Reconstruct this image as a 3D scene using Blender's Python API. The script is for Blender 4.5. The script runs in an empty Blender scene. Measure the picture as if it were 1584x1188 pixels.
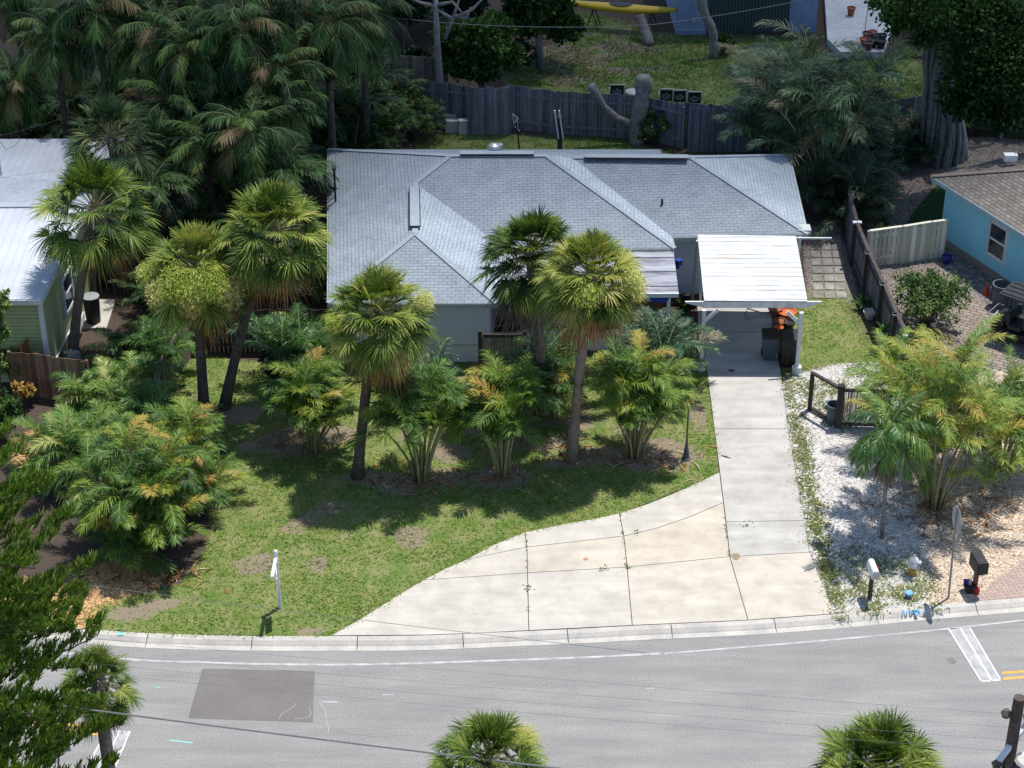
import bpy, math, random
import numpy as np
from mathutils import Vector, noise as mnoise
R = math.radians
scene = bpy.context.scene
col = scene.collection
# ------------------------------------------------------------------ camera
H = 38.0; PITCH = R(31.93); FPX = 3200.0
cam_d = bpy.data.cameras.new('camera'); cam = bpy.data.objects.new('camera', cam_d); col.objects.link(cam)
cam.location = (0, 0, H); cam.rotation_euler = (R(90) - PITCH, 0, 0)
cam_d.sensor_width = 36; cam_d.lens = 36 * FPX / 1584; cam_d.clip_start = 1; cam_d.clip_end = 6000
scene.camera = cam
# ------------------------------------------------------------------ world, sun, exposure
SUN = Vector((0.22, 0.23, 1.0)).normalized()
world = bpy.data.worlds.new('World'); scene.world = world; world.use_nodes = True
wn = world.node_tree; wn.nodes.clear()
sky = wn.nodes.new('ShaderNodeTexSky'); sky.sky_type = 'NISHITA'; sky.sun_disc = False
sky.sun_elevation = math.asin(SUN.z); sky.sun_rotation = math.atan2(SUN.x, SUN.y)
sky.air_density = 1.0; sky.dust_density = 0.6; sky.ozone_density = 1.5
bg = wn.nodes.new('ShaderNodeBackground'); bg.inputs[1].default_value = 0.135
wo = wn.nodes.new('ShaderNodeOutputWorld')
wn.links.new(sky.outputs[0], bg.inputs[0]); wn.links.new(bg.outputs[0], wo.inputs[0])
sl = bpy.data.lights.new('sun', 'SUN'); sl.energy = 4.4; sl.angle = R(0.55); sl.color = (1.0, 0.955, 0.89)
so = bpy.data.objects.new('sun', sl); col.objects.link(so); so.rotation_euler = SUN.to_track_quat('Z', 'Y').to_euler()
# a thin cloud high over the back yards; its soft shadow dims everything behind the house
def make_cloud():
    import bmesh
    bm = bmesh.new(); bmesh.ops.create_icosphere(bm, subdivisions=4, radius=1)
    for v in bm.verts: v.co *= 1 + 0.10 * mnoise.noise(v.co * 1.7)
    me = bpy.data.meshes.new('cloud'); bm.to_mesh(me); bm.free()
    o = bpy.data.objects.new('cloud', me); col.objects.link(o)
    k = 260 / SUN.z; o.location = (SUN.x * k, 112 + SUN.y * k, 260); o.scale = (75, 46, 16)
    m = bpy.data.materials.new('cloud_vapour'); m.use_nodes = True; nt = m.node_tree; nt.nodes.clear()
    v = nt.nodes.new('ShaderNodeVolumePrincipled'); v.inputs['Color'].default_value = (1, 1, 1, 1); v.inputs['Density'].default_value = 0.060
    out = nt.nodes.new('ShaderNodeOutputMaterial'); nt.links.new(v.outputs[0], out.inputs['Volume']); me.materials.append(m)
    o['label'] = 'thin pale cloud high above the back yards'; o['category'] = 'cloud'; o['kind'] = 'structure'
make_cloud()
scene.view_settings.view_transform = 'Standard'; scene.view_settings.look = 'None'
scene.view_settings.exposure = 0.27; scene.view_settings.gamma = 1.0
scene.render.engine = 'CYCLES'
scene.cycles.max_bounces = 6; scene.cycles.diffuse_bounces = 3; scene.cycles.transmission_bounces = 3

# ------------------------------------------------------------------ helpers
SP, CP = math.sin(PITCH), math.cos(PITCH)
def G(px, py, z=0.0):
    """survey point of the photograph on the level z -> metres"""
    u = (px - 792) / FPX; v = (594 - py) / FPX
    d = (u, CP + v * SP, -SP + v * CP)
    t = (z - H) / d[2]
    return np.array((d[0] * t, d[1] * t, z))
def proj(p):
    x, y, z = p[0], p[1], p[2] - H
    dep = y * CP - z * SP
    return 792 + FPX * x / dep, 594 - FPX * (y * SP + z * CP) / dep
def S(px, py, z=0.0):
    p = G(px, py, z); dep = p[1] * CP - (z - H) * SP
    return FPX / dep                                     # pixels per metre there
rng = np.random.default_rng(7)
random.seed(7)

ORG = {}
def tag(o, label=None, cat=None, group=None, kind=None):
    if label: o['label'] = label
    if cat: o['category'] = cat
    if group: o['group'] = group
    if kind: o['kind'] = kind
    return o
def thing(name, label, cat, loc, group=None):
    o = bpy.data.objects.new(name, None); col.objects.link(o)
    o.empty_display_size = 0.3
    o.location = tuple(float(c) for c in loc); ORG[o.name] = np.array(loc, float)
    return tag(o, label, cat, group)

class MB:
    def __init__(s): s.V = []; s.F = []; s.T = []; s.U = []; s.n = 0
    def add(s, V, F, tone=0.5, uv=None):
        V = np.asarray(V, float).reshape(-1, 3)
        s.V.append(V)
        t = np.full(len(V), tone) if np.isscalar(tone) else np.asarray(tone, float)
        s.T.append(t)
        n = s.n
        if isinstance(F, np.ndarray): s.F.append(F + n)
        else: s.F.append([[i + n for i in f] for f in F])
        s.U.append(uv if uv is not None else None)
        s.n += len(V)
    def poly(s, pts, tone=0.5, udir=None, uoff=0):
        pts = [np.array(p, float) for p in pts]
        uv = None
        if udir is not None:
            nrm = np.cross(pts[1] - pts[0], pts[2] - pts[0]); nrm /= np.linalg.norm(nrm)
            u = np.array(udir, float); u -= nrm * u.dot(nrm); u /= np.linalg.norm(u); v = np.cross(nrm, u)
            uv = np.array([[p.dot(u) + uoff, p.dot(v)] for p in pts])
        s.add(pts, [list(range(len(pts)))], tone, uv)
    def box(s, c, size, rz=0.0, tone=0.5, tilt=None):
        hx, hy, hz = size[0] / 2, size[1] / 2, size[2] / 2
        v = np.array([(x, y, z) for x in (-hx, hx) for y in (-hy, hy) for z in (-hz, hz)])
        if tilt is not None:
            ax, a = tilt
            ca, sa = math.cos(a), math.sin(a)
            if ax == 'x': v = v @ np.array([[1, 0, 0], [0, ca, sa], [0, -sa, ca]])
            else: v = v @ np.array([[ca, 0, -sa], [0, 1, 0], [sa, 0, ca]])
        ca, sa = math.cos(rz), math.sin(rz)
        v = v @ np.array([[ca, sa, 0], [-sa, ca, 0], [0, 0, 1]]) + np.array(c, float)
        s.add(v, [[0, 1, 3, 2], [4, 6, 7, 5], [0, 4, 5, 1], [2, 3, 7, 6], [0, 2, 6, 4], [1, 5, 7, 3]], tone)
    def bar(s, a, b, w, h, tone=0.5):
        """box beam between two points: w across (horizontal), h high"""
        a = np.array(a, float); b = np.array(b, float); d = b - a; L = np.linalg.norm(d); d /= L
        side = np.cross(d, (0, 0, 1.0))
        if np.linalg.norm(side) < 1e-3: side = np.array((1.0, 0, 0))
        side /= np.linalg.norm(side); up = np.cross(side, d)
        v = [p + side * w / 2 * i + up * h / 2 * j for p in (a, b) for i in (-1, 1) for j in (-1, 1)]
        s.add(v, [[0, 1, 3, 2], [4, 6, 7, 5], [0, 4, 5, 1], [2, 3, 7, 6], [0, 2, 6, 4], [1, 5, 7, 3]], tone)
    def tube(s, path, rad, n=8, cap=True, tone=0.5, squash=1.0):
        path = np.array(path, float); m = len(path)
        rad = np.full(m, rad) if np.isscalar(rad) else np.array(rad, float)
        V = []
        ref = None
        for i in range(m):
            d = path[min(i + 1, m - 1)] - path[max(i - 1, 0)]; d /= (np.linalg.norm(d) + 1e-9)
            if ref is None:
                ref = np.cross(d, (0.31, 0.9, 0.2)); 
            a = ref - d * ref.dot(d); a /= (np.linalg.norm(a) + 1e-9); ref = a; b = np.cross(d, a)
            for k in range(n):
                t = 2 * math.pi * k / n
                V.append(path[i] + (a * math.cos(t) + b * math.sin(t) * squash) * rad[i])
        F = [[i * n + k, i * n + (k + 1) % n, (i + 1) * n + (k + 1) % n, (i + 1) * n + k] for i in range(m - 1) for k in range(n)]
        if cap: F.append(list(range(n))[::-1]); F.append([(m - 1) * n + k for k in range(n)])
        s.add(V, F, tone)
    def lathe(s, c, prof, n=16, tone=0.5):
        """prof: list of (r, z)"""
        c = np.array(c, float)
        V = [c + (r * math.cos(2 * math.pi * k / n), r * math.sin(2 * math.pi * k / n), z) for r, z in prof for k in range(n)]
        m = len(prof)
        F = [[i * n + k, i * n + (k + 1) % n, (i + 1) * n + (k + 1) % n, (i + 1) * n + k] for i in range(m - 1) for k in range(n)]
        F.append([(m - 1) * n + k for k in range(n)]); F.append(list(range(n))[::-1])
        s.add(V, F, tone)
    def prism(s, pts, z0, z1, tone=0.5):
        n = len(pts)
        V = [(p[0], p[1], z0) for p in pts] + [(p[0], p[1], z1) for p in pts]
        a = sum(pts[i][0] * pts[(i + 1) % n][1] - pts[(i + 1) % n][0] * pts[i][1] for i in range(n))
        F = [[i, (i + 1) % n, n + (i + 1) % n, n + i] for i in range(n)] + [list(range(n))[::-1], [n + i for i in range(n)]]
        if a < 0: F = [f[::-1] for f in F]
        s.add(V, F, tone)
    def strips(s, P, W, tone):
        """P: (k,m,3) centre lines, W: (k,m,3) half-width vectors, tone (k,) or (k,m)"""
        k, m, _ = P.shape
        V = np.stack([P - W, P + W], axis=2).reshape(k * m * 2, 3)
        base = (np.arange(k) * m * 2)[:, None] + (np.arange(m - 1) * 2)[None, :]
        F = np.stack([base, base + 1, base + 3, base + 2], axis=-1).reshape(-1, 4)
        T = np.asarray(tone, float)
        if T.ndim == 1: T = np.repeat(T[:, None], m, 1)
        s.add(V, F, np.repeat(T.reshape(-1), 2))
    def build(s, name, m, parent=None, smooth=False, origin=None):
        V = np.concatenate(s.V); T = np.concatenate(s.T)
        if parent is not None: off = ORG[parent.name]
        elif origin is not None: off = np.array(origin, float)
        else: off = np.array([(V[:, 0].min() + V[:, 0].max()) / 2, (V[:, 1].min() + V[:, 1].max()) / 2, V[:, 2].min()])
        me = bpy.data.meshes.new(name)
        loops = []; tot = []
        for f in s.F:
            if isinstance(f, np.ndarray):
                loops.append(f.reshape(-1)); tot.append(np.full(len(f), f.shape[1]))
            else:
                loops.append(np.array([i for q in f for i in q])); tot.append(np.array([len(q) for q in f]))
        loops = np.concatenate(loops).astype(np.int32); tot = np.concatenate(tot).astype(np.int32)
        st = np.concatenate([[0], np.cumsum(tot)[:-1]]).astype(np.int32)
        me.vertices.add(len(V)); me.vertices.foreach_set('co', (V - off).astype(np.float32).reshape(-1))
        me.loops.add(len(loops)); me.loops.foreach_set('vertex_index', loops)
        me.polygons.add(len(tot)); me.polygons.foreach_set('loop_start', st)
        try: me.polygons.foreach_set('loop_total', tot)
        except Exception: pass
        me.polygons.foreach_set('use_smooth', np.full(len(tot), bool(smooth)))
        a = me.attributes.new('tone', 'FLOAT', 'POINT'); a.data.foreach_set('value', T.astype(np.float32))
        if any(u is not None for u in s.U):
            UV = np.concatenate([u if u is not None else np.zeros((len(v), 2)) for u, v in zip(s.U, s.V)])
            ul = me.uv_layers.new(name='UVMap'); ul.data.foreach_set('uv', UV[loops].astype(np.float32).reshape(-1))
        me.update(calc_edges=True)
        o = bpy.data.objects.new(name, me); col.objects.link(o)
        me.materials.append(m)
        if parent is not None: o.parent = parent; ORG[o.name] = off
        else: o.location = tuple(float(c) for c in off); ORG[o.name] = off
        return o

def copy_tree(src, loc, rz=0.0, sc=1.0, label=None, group=None):
    c = src.copy(); col.objects.link(c)
    c.location = tuple(float(k) for k in loc); c.rotation_euler = (0, 0, rz); c.scale = (sc, sc, sc)
    if label: c['label'] = label
    if group: c['group'] = group
    for ch in src.children:
        d = ch.copy(); col.objects.link(d); d.parent = c
        for g in ch.children:
            e = g.copy(); col.objects.link(e); e.parent = d
    return c

# ------------------------------------------------------------------ materials
def lin(c):
    return tuple(((v / 255) / 12.92 if v <= 10 else (((v / 255) + 0.055) / 1.055) ** 2.4) for v in c)
MATS = {}
def base_mat(name, rough=0.8, spec=0.3):
    m = bpy.data.materials.new(name); m.use_nodes = True
    nt = m.node_tree; b = nt.nodes['Principled BSDF']
    b.inputs['Roughness'].default_value = rough
    b.inputs['Specular IOR Level'].default_value = spec
    return m, nt, b
def nd(nt, t, **kw):
    n = nt.nodes.new(t)
    for k, v in kw.items(): setattr(n, k, v)
    return n
def noise_node(nt, scale, detail=4, rough=0.6, vec=None):
    n = nd(nt, 'ShaderNodeTexNoise'); n.inputs['Scale'].default_value = scale
    n.inputs['Detail'].default_value = detail; n.inputs['Roughness'].default_value = rough
    if vec is not None: nt.links.new(vec, n.inputs['Vector'])
    return n
def ramp(nt, fac, stops):
    r = nd(nt, 'ShaderNodeValToRGB'); e = r.color_ramp.elements
    while len(e) < len(stops): e.new(0.5)
    for i, (p, c) in enumerate(stops):
        e[i].position = p; e[i].color = (c[0], c[1], c[2], 1)
    nt.links.new(fac, r.inputs[0]); return r.outputs[0]
def mixc(nt, fac, a, b, mode='MIX'):
    n = nd(nt, 'ShaderNodeMix', data_type='RGBA', blend_type=mode)
    if isinstance(fac, (int, float)): n.inputs[0].default_value = fac
    else: nt.links.new(fac, n.inputs[0])
    for k, v in ((6, a), (7, b)):
        if isinstance(v, tuple): n.inputs[k].default_value = (v[0], v[1], v[2], 1)
        else: nt.links.new(v, n.inputs[k])
    return n.outputs[2]
def math_(nt, op, a, b=None, clamp=False):
    n = nd(nt, 'ShaderNodeMath', operation=op); n.use_clamp = clamp
    for i, v in enumerate((a, b)):
        if v is None: continue
        if isinstance(v, (int, float)): n.inputs[i].default_value = v
        else: nt.links.new(v, n.inputs[i])
    return n.outputs[0]
def bump(nt, b, h, strength=0.3, dist=0.02):
    n = nd(nt, 'ShaderNodeBump'); n.inputs['Strength'].default_value = strength; n.inputs['Distance'].default_value = dist
    nt.links.new(h, n.inputs['Height']); nt.links.new(n.outputs[0], b.inputs['Normal'])
def surf(name, c1, c2=None, scale=3.0, rough=0.8, spec=0.3, bmp=0.25, bdist=0.01, tone=0.0, fine=None, metal=0.0, lo=0.35, hi=0.65):
    """two-colour weathered surface: large noise + fine noise, optional tone attribute"""
    m, nt, b = base_mat(name, rough, spec)
    tc = nd(nt, 'ShaderNodeTexCoord'); v = tc.outputs['Object']
    c2 = c2 or tuple(x * 0.8 for x in c1)
    n1 = noise_node(nt, scale, 6, 0.65, v)
    c = ramp(nt, n1.outputs[0], [(lo, c2), (hi, c1)])
    n2 = noise_node(nt, fine or scale * 9, 3, 0.6, v)
    c = mixc(nt, 0.35, c, ramp(nt, n2.outputs[0], [(0.3, (0.45, 0.45, 0.45)), (0.7, (1.25, 1.25, 1.25))]), 'MULTIPLY')
    if tone:
        at = nd(nt, 'ShaderNodeAttribute', attribute_name='tone')
        k = math_(nt, 'MULTIPLY', math_(nt, 'SUBTRACT', at.outputs['Fac'], 0.5), tone)
        k = math_(nt, 'ADD', k, 1.0)
        cc = nd(nt, 'ShaderNodeCombineColor'); [nt.links.new(k, cc.inputs[i]) for i in range(3)]
        c = mixc(nt, 1.0, c, cc.outputs[0], 'MULTIPLY')
    nt.links.new(c, b.inputs['Base Color'])
    b.inputs['Metallic'].default_value = metal
    if bmp: bump(nt, b, n2.outputs[0], bmp, bdist)
    return m
def leaf_mat(name, stops, rough=0.5, trans=0.2, spec=0.22, var=0.22):
    m, nt, b = base_mat(name, rough, spec)
    at = nd(nt, 'ShaderNodeAttribute', attribute_name='tone')
    geo = nd(nt, 'ShaderNodeNewGeometry')
    k = math_(nt, 'MULTIPLY', math_(nt, 'SUBTRACT', geo.outputs['Random Per Island'], 0.5), var)
    k = math_(nt, 'ADD', at.outputs['Fac'], k, True)
    c = ramp(nt, k, stops)
    nt.links.new(c, b.inputs['Base Color'])
    tr = nd(nt, 'ShaderNodeBsdfTranslucent'); nt.links.new(mixc(nt, 1.0, c, (1.1, 1.25, 0.6), 'MULTIPLY'), tr.inputs[0])
    mx = nd(nt, 'ShaderNodeMixShader'); mx.inputs[0].default_value = trans
    out = nt.nodes['Material Output']
    nt.links.new(b.outputs[0], mx.inputs[1]); nt.links.new(tr.outputs[0], mx.inputs[2]); nt.links.new(mx.outputs[0], out.inputs[0])
    return m
def plain(name, c, rough=0.5, spec=0.4, metal=0.0):
    return surf(name, c, tuple(x * 0.86 for x in c), 2.5, rough, spec, 0.0, metal=metal)

M = {}
M['sabal'] = leaf_mat('sabal_leaf', [(0.0, (0.014, 0.036, 0.010)), (0.35, (0.052, 0.100, 0.018)), (0.6, (0.17, 0.235, 0.038)), (0.82, (0.36, 0.38, 0.08)), (1.0, (0.50, 0.38, 0.13))])
M['sabal_blue'] = leaf_mat('sabal_leaf_dull', [(0.0, (0.012, 0.030, 0.018)), (0.4, (0.035, 0.075, 0.035)), (0.7, (0.10, 0.15, 0.055)), (1.0, (0.28, 0.25, 0.10))])
M['dead'] = leaf_mat('dead_leaf', [(0.0, (0.13, 0.055, 0.025)), (0.4, (0.34, 0.15, 0.055)), (0.7, (0.48, 0.25, 0.09)), (1.0, (0.50, 0.42, 0.32))], 0.7, 0.12, 0.1, 0.5)
M['deadgrey'] = leaf_mat('dead_leaf_grey', [(0.0, (0.07, 0.05, 0.038)), (0.5, (0.20, 0.155, 0.12)), (1.0, (0.36, 0.31, 0.26))], 0.8, 0.08, 0.1, 0.5)
M['plume'] = leaf_mat('palm_flower', [(0.0, (0.24, 0.34, 0.05)), (0.35, (0.46, 0.54, 0.10)), (0.7, (0.80, 0.74, 0.36)), (1.0, (0.70, 0.46, 0.18))], 0.7, 0.2, 0.1, 0.35)
M['areca'] = leaf_mat('areca_leaf', [(0.0, (0.012, 0.040, 0.011)), (0.35, (0.045, 0.115, 0.020)), (0.62, (0.13, 0.23, 0.028)), (0.88, (0.34, 0.35, 0.04)), (1.0, (0.44, 0.28, 0.08))], 0.45, 0.2, 0.3, 0.18)
M['jungle'] = leaf_mat('shade_palm_leaf', [(0.0, (0.006, 0.018, 0.007)), (0.4, (0.020, 0.058, 0.015)), (0.7, (0.065, 0.14, 0.028)), (0.9, (0.15, 0.20, 0.05)), (1.0, (0.19, 0.14, 0.07))], 0.5, 0.18, 0.22, 0.3)
M['teal'] = leaf_mat('blue_green_palm_leaf', [(0.0, (0.010, 0.024, 0.015)), (0.4, (0.026, 0.072, 0.030)), (0.7, (0.085, 0.17, 0.075)), (0.88, (0.19, 0.22, 0.12)), (1.0, (0.22, 0.18, 0.11))], 0.42, 0.15, 0.35, 0.15)
M['bright'] = leaf_mat('bright_palm_leaf', [(0.0, (0.012, 0.045, 0.012)), (0.4, (0.045, 0.13, 0.020)), (0.7, (0.14, 0.25, 0.04)), (1.0, (0.38, 0.40, 0.12))], 0.4, 0.2, 0.35)
M['broad'] = leaf_mat('broad_leaf', [(0.0, (0.010, 0.028, 0.010)), (0.5, (0.035, 0.085, 0.020)), (1.0, (0.11, 0.19, 0.045))], 0.65, 0.2, 0.12, 0.7)
M['broad_pale'] = leaf_mat('pale_broad_leaf', [(0.0, (0.03, 0.07, 0.018)), (0.5, (0.09, 0.16, 0.045)), (1.0, (0.24, 0.32, 0.10))], 0.6, 0.22, 0.2, 0.7)
M['broad_dark'] = leaf_mat('dark_broad_leaf', [(0.0, (0.006, 0.015, 0.009)), (0.5, (0.018, 0.040, 0.018)), (1.0, (0.045, 0.085, 0.034))], 0.5, 0.12, 0.3, 0.7)
M['croton'] = leaf_mat('croton_leaf', [(0.0, (0.12, 0.10, 0.02)), (0.5, (0.42, 0.26, 0.06)), (1.0, (0.62, 0.42, 0.12))], 0.5, 0.2, 0.3, 0.8)
M['pine'] = leaf_mat('pine_needle', [(0.0, (0.022, 0.058, 0.012)), (0.4, (0.075, 0.16, 0.024)), (0.75, (0.19, 0.29, 0.04)), (1.0, (0.28, 0.32, 0.07))], 0.6, 0.2, 0.15, 0.45)
M['grass'] = leaf_mat('grass_blade', [(0.0, (0.04, 0.11, 0.015)), (0.35, (0.085, 0.20, 0.022)), (0.65, (0.21, 0.32, 0.045)), (0.85, (0.38, 0.38, 0.12)), (1.0, (0.50, 0.42, 0.22))], 0.6, 0.3, 0.1, 0.5)
M['weed'] = leaf_mat('weed_blade', [(0.0, (0.05, 0.08, 0.025)), (0.4, (0.11, 0.16, 0.04)), (0.7, (0.20, 0.24, 0.07)), (1.0, (0.38, 0.34, 0.18))], 0.7, 0.25, 0.1, 0.6)
M['trunk'] = surf('palm_trunk', (0.33, 0.27, 0.225), (0.19, 0.15, 0.125), 5, 0.95, 0.1, 0.8, 0.03)
M['trunk_dark'] = surf('dark_trunk', (0.17, 0.14, 0.12), (0.08, 0.065, 0.058), 5, 0.95, 0.1, 0.8, 0.03)
M['cane'] = surf('palm_cane', (0.36, 0.33, 0.17), (0.20, 0.19, 0.10), 6, 0.7, 0.3, 0.3, 0.01, tone=0.8)
M['bark'] = surf('grey_bark', (0.36, 0.35, 0.345), (0.19, 0.185, 0.19), 4, 0.95, 0.1, 0.8, 0.04)
M['deadwood'] = surf('dead_wood', (0.33, 0.31, 0.30), (0.17, 0.15, 0.14), 5, 0.9, 0.1, 0.5, 0.02)
# ------------------------------------------------------------------ plant builders
def unit(v): return v / (np.linalg.norm(v, axis=-1, keepdims=True) + 1e-9)
def fan_leaf(mb, p0, az, el, pet, rad, tone, droop=0.35, n=22, stalk=None, wid=0.85, spread=115):
    """costapalmate leaf: stalk that bends down, then a fan of drooping blades"""
    d = np.array((math.cos(az) * math.cos(el), math.sin(az) * math.cos(el), math.sin(el)))
    sag = 0.28 * pet * max(0.15, math.cos(el))
    ts = np.linspace(0, 1, 4)[:, None]
    path = p0 + d * pet * ts + np.array((0, 0, -1.0)) * sag * ts ** 2
    if stalk is not None: stalk.tube(path, [0.02, 0.016, 0.013, 0.01], 4, False, tone=0.65)
    a = unit(path[-1] - path[-2]); side = np.cross(a, (0, 0, 1.0))
    if np.linalg.norm(side) < 0.1: side = np.array((math.sin(az), -math.cos(az), 0))
    side = unit(side); nrm = np.cross(side, a)
    roll = rng.normal(0, 0.35); side, nrm = side * math.cos(roll) + nrm * math.sin(roll), nrm * math.cos(roll) - side * math.sin(roll)
    th = np.radians(np.linspace(-spread, spread, n)) + rng.normal(0, 0.03, n)
    L = rad * (0.72 + 0.28 * np.cos(th * 0.75)) * rng.uniform(0.88, 1.08, n)
    dirs = a[None] * np.cos(th)[:, None] + side[None] * np.sin(th)[:, None]
    r = np.array((0.03, 0.35, 0.68, 1.0)); m = 4
    P = path[-1][None, None] + dirs[:, None] * (L[:, None] * r[None])[:, :, None]
    P = P + nrm[None, None] * ((np.abs(np.sin(th)) * 0.28)[:, None] * L[:, None] * r[None])[:, :, None]
    dr = droop * rng.uniform(0.7, 1.35, n)
    P[:, :, 2] -= dr[:, None] * L[:, None] * (r[None] ** 2.4)
    w = np.array((0.3, 1.0, 0.72, 0.08)) * 0.034 * wid * (rad / 0.9)
    tang = unit(-a[None] * np.sin(th)[:, None] + side[None] * np.cos(th)[:, None])
    tw = rng.normal(0, 0.45, n); tang = unit(tang + nrm[None] * tw[:, None])
    W = tang[:, None] * w[None, :, None]
    T = tone + rng.normal(0, 0.05, n)[:, None] + np.array((0, 0, 0.02, 0.10))[None]
    mb.strips(P, W, T)

def sabal(name, label, base, top, R_, nlive=46, ndead=14, leaf='sabal', dead='dead', plumes=(), tonel=0.42, tr=0.17, group='cabbage palms', skirt=1.15, lod=30, trunkm='trunk', tonev=0.13):
    """base/top: metres; R_: crown radius"""
    base = np.array(base, float); top = np.array(top, float)
    t = thing(name, label, 'palm tree', base, group)
    ts = np.linspace(0, 1, 9)[:, None]
    dxy = top - base; path = base + dxy * ts + np.array((0, 0, 0))
    bend = np.array((dxy[0], dxy[1], 0)) * -0.06
    path = path + bend * np.sin(ts * math.pi)
    rr = tr * np.array((1.35, 1.1, 1.0, 0.97, 0.95, 0.97, 1.0, 1.12, 1.25)) * rng.uniform(0.96, 1.04, 9)
    mb = MB(); mb.tube(path, rr, 12); mb.build('trunk', M[trunkm], t, True)
    lv = MB(); st = MB()
    k = R_ / 1.9 * 1.07
    nlive = int(nlive * 2.0); ndead = int(ndead * 1.25)
    for i in range(nlive):
        f = (i + 0.5) / nlive
        az = i * 2.39996 + rng.normal(0, 0.15)
        el = R(84 - 112 * f ** 0.8 + rng.normal(0, 8))
        tn = tonel + rng.normal(0, tonev) + 0.10 * (1 - f) * rng.random()
        if f > 0.85 and rng.random() < 0.4: tn += 0.25
        fan_leaf(lv, top + np.array((0, 0, 0.05 - 0.25 * f)) , az, el, k * 1.28 * rng.uniform(0.72, 1.05) * (0.80 + 0.25 * math.sin(min(1, f * 1.6) * math.pi / 2) - 0.22 * max(0, f - .6) / .4), k * rng.uniform(0.58, 0.80), tn, 0.15 + 0.30 * f, lod, st)
    lv.build('crown', M[leaf], t)
    st.build('leaf_stalks', M['cane'], t)
    if ndead:
        dm = MB()
        for i in range(ndead):
            az = i * 2.39996 + rng.normal(0, 0.3); el = R(rng.uniform(-80, -38))
            fan_leaf(dm, top + np.array((0, 0, -0.25 - 0.3 * rng.random())), az, el, k * skirt * rng.uniform(0.6, 1.0), k * skirt * rng.uniform(0.5, 0.78), rng.uniform(0.15, 0.85), 0.6, 14, None, 0.8, 80)
        dm.build('dead_fronds', M[dead], t)
    for (az, up, tone, sz) in plumes:
        pm = MB()
        c = top + np.array((math.cos(az) * R_ * 0.80, math.sin(az) * R_ * 0.80, up))
        n = int(1100 * sz)
        q = rng.normal(0, 1, (n, 3)); q = unit(q) * (rng.random((n, 1)) ** 0.5)
        q = q * np.array((0.42, 0.42, 0.50)) * sz + c
        dr = unit(rng.normal(0, 1, (n, 3)) + np.array((math.cos(az), math.sin(az), -0.6)))
        Lh = rng.uniform(0.04, 0.11, n)[:, None]
        P = np.stack([q, q + dr * Lh], 1); Wd = unit(np.cross(dr, rng.normal(0, 1, (n, 3)))) * 0.011
        pm.strips(P, np.stack([Wd, Wd * 0.6], 1), tone + rng.normal(0, 0.08, n))
        for _ in range(5):
            e = c + rng.normal(0, 0.15, 3); pm.tube([top, (top + e) / 2 + (0, 0, 0.25), e], 0.012, 4, tone=0.3)
        pm.build('flower_plume', M['plume'], t)
    return t

def pin_frond(mb, st, p0, az, el, L, tone, n=22, lf=0.5, curve=95, vee=0.55, tipd=0.45, wid=0.02, fwd=1.0, tipbrown=0.03):
    """feather frond: bending rachis and two rows of leaflets"""
    m = 8; e = np.radians(np.linspace(math.degrees(el), math.degrees(el) - curve, m))
    h = np.array((math.cos(az), math.sin(az), 0)); side = np.array((-math.sin(az), math.cos(az), 0))
    twist = rng.normal(0, 0.12)
    seg = L / (m - 1)
    dirs = np.cos(e)[:, None] * h[None] + np.sin(e)[:, None] * np.array((0, 0, 1.0))[None] + side[None] * (np.linspace(0, 1, m) * twist)[:, None]
    dirs = unit(dirs)
    pts = np.vstack([p0[None], p0[None] + np.cumsum(dirs[:-1] * seg, 0)])
    if st is not None: st.tube(pts, np.linspace(0.018, 0.004, m), 4, False, tone=0.6)
    u = np.linspace(0.16, 0.99, n); x = u * (m - 1); i0 = np.minimum(x.astype(int), m - 2); fr = (x - i0)[:, None]
    P0 = pts[i0] * (1 - fr) + pts[i0 + 1] * fr; D = unit(dirs[i0] * (1 - fr) + dirs[i0 + 1] * fr)
    N = np.cross(D, side[None].repeat(n, 0))
    ll = lf * (np.sin(np.pi * (0.12 + 0.80 * u)) ** 0.7) * rng.uniform(0.75, 1.15, n)
    for sgn in (-1, 1):
        d = unit(side[None] * sgn + D * fwd * (0.6 + 0.9 * u[:, None]) + N * vee * rng.uniform(0.5, 1.4, (n, 1)) + rng.normal(0, 0.12, (n, 3)))
        r = np.array((0, 0.5, 1.0))
        P = P0[:, None] + d[:, None] * (ll[:, None] * r)[:, :, None]
        P[:, :, 2] -= tipd * ll[:, None] * r[None] ** 2
        wv = unit(np.cross(d, N) + N * rng.normal(0, 0.35, (n, 1)))
        W = wv[:, None] * (np.array((0.5, 1.0, 0.08)) * wid)[None, :, None]
        T = tone + rng.normal(0, 0.05, n)[:, None] + np.array((0, 0.0, tipbrown))[None] * (0.4 + 0.8 * u[:, None])
        mb.strips(P, W, T)

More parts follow.
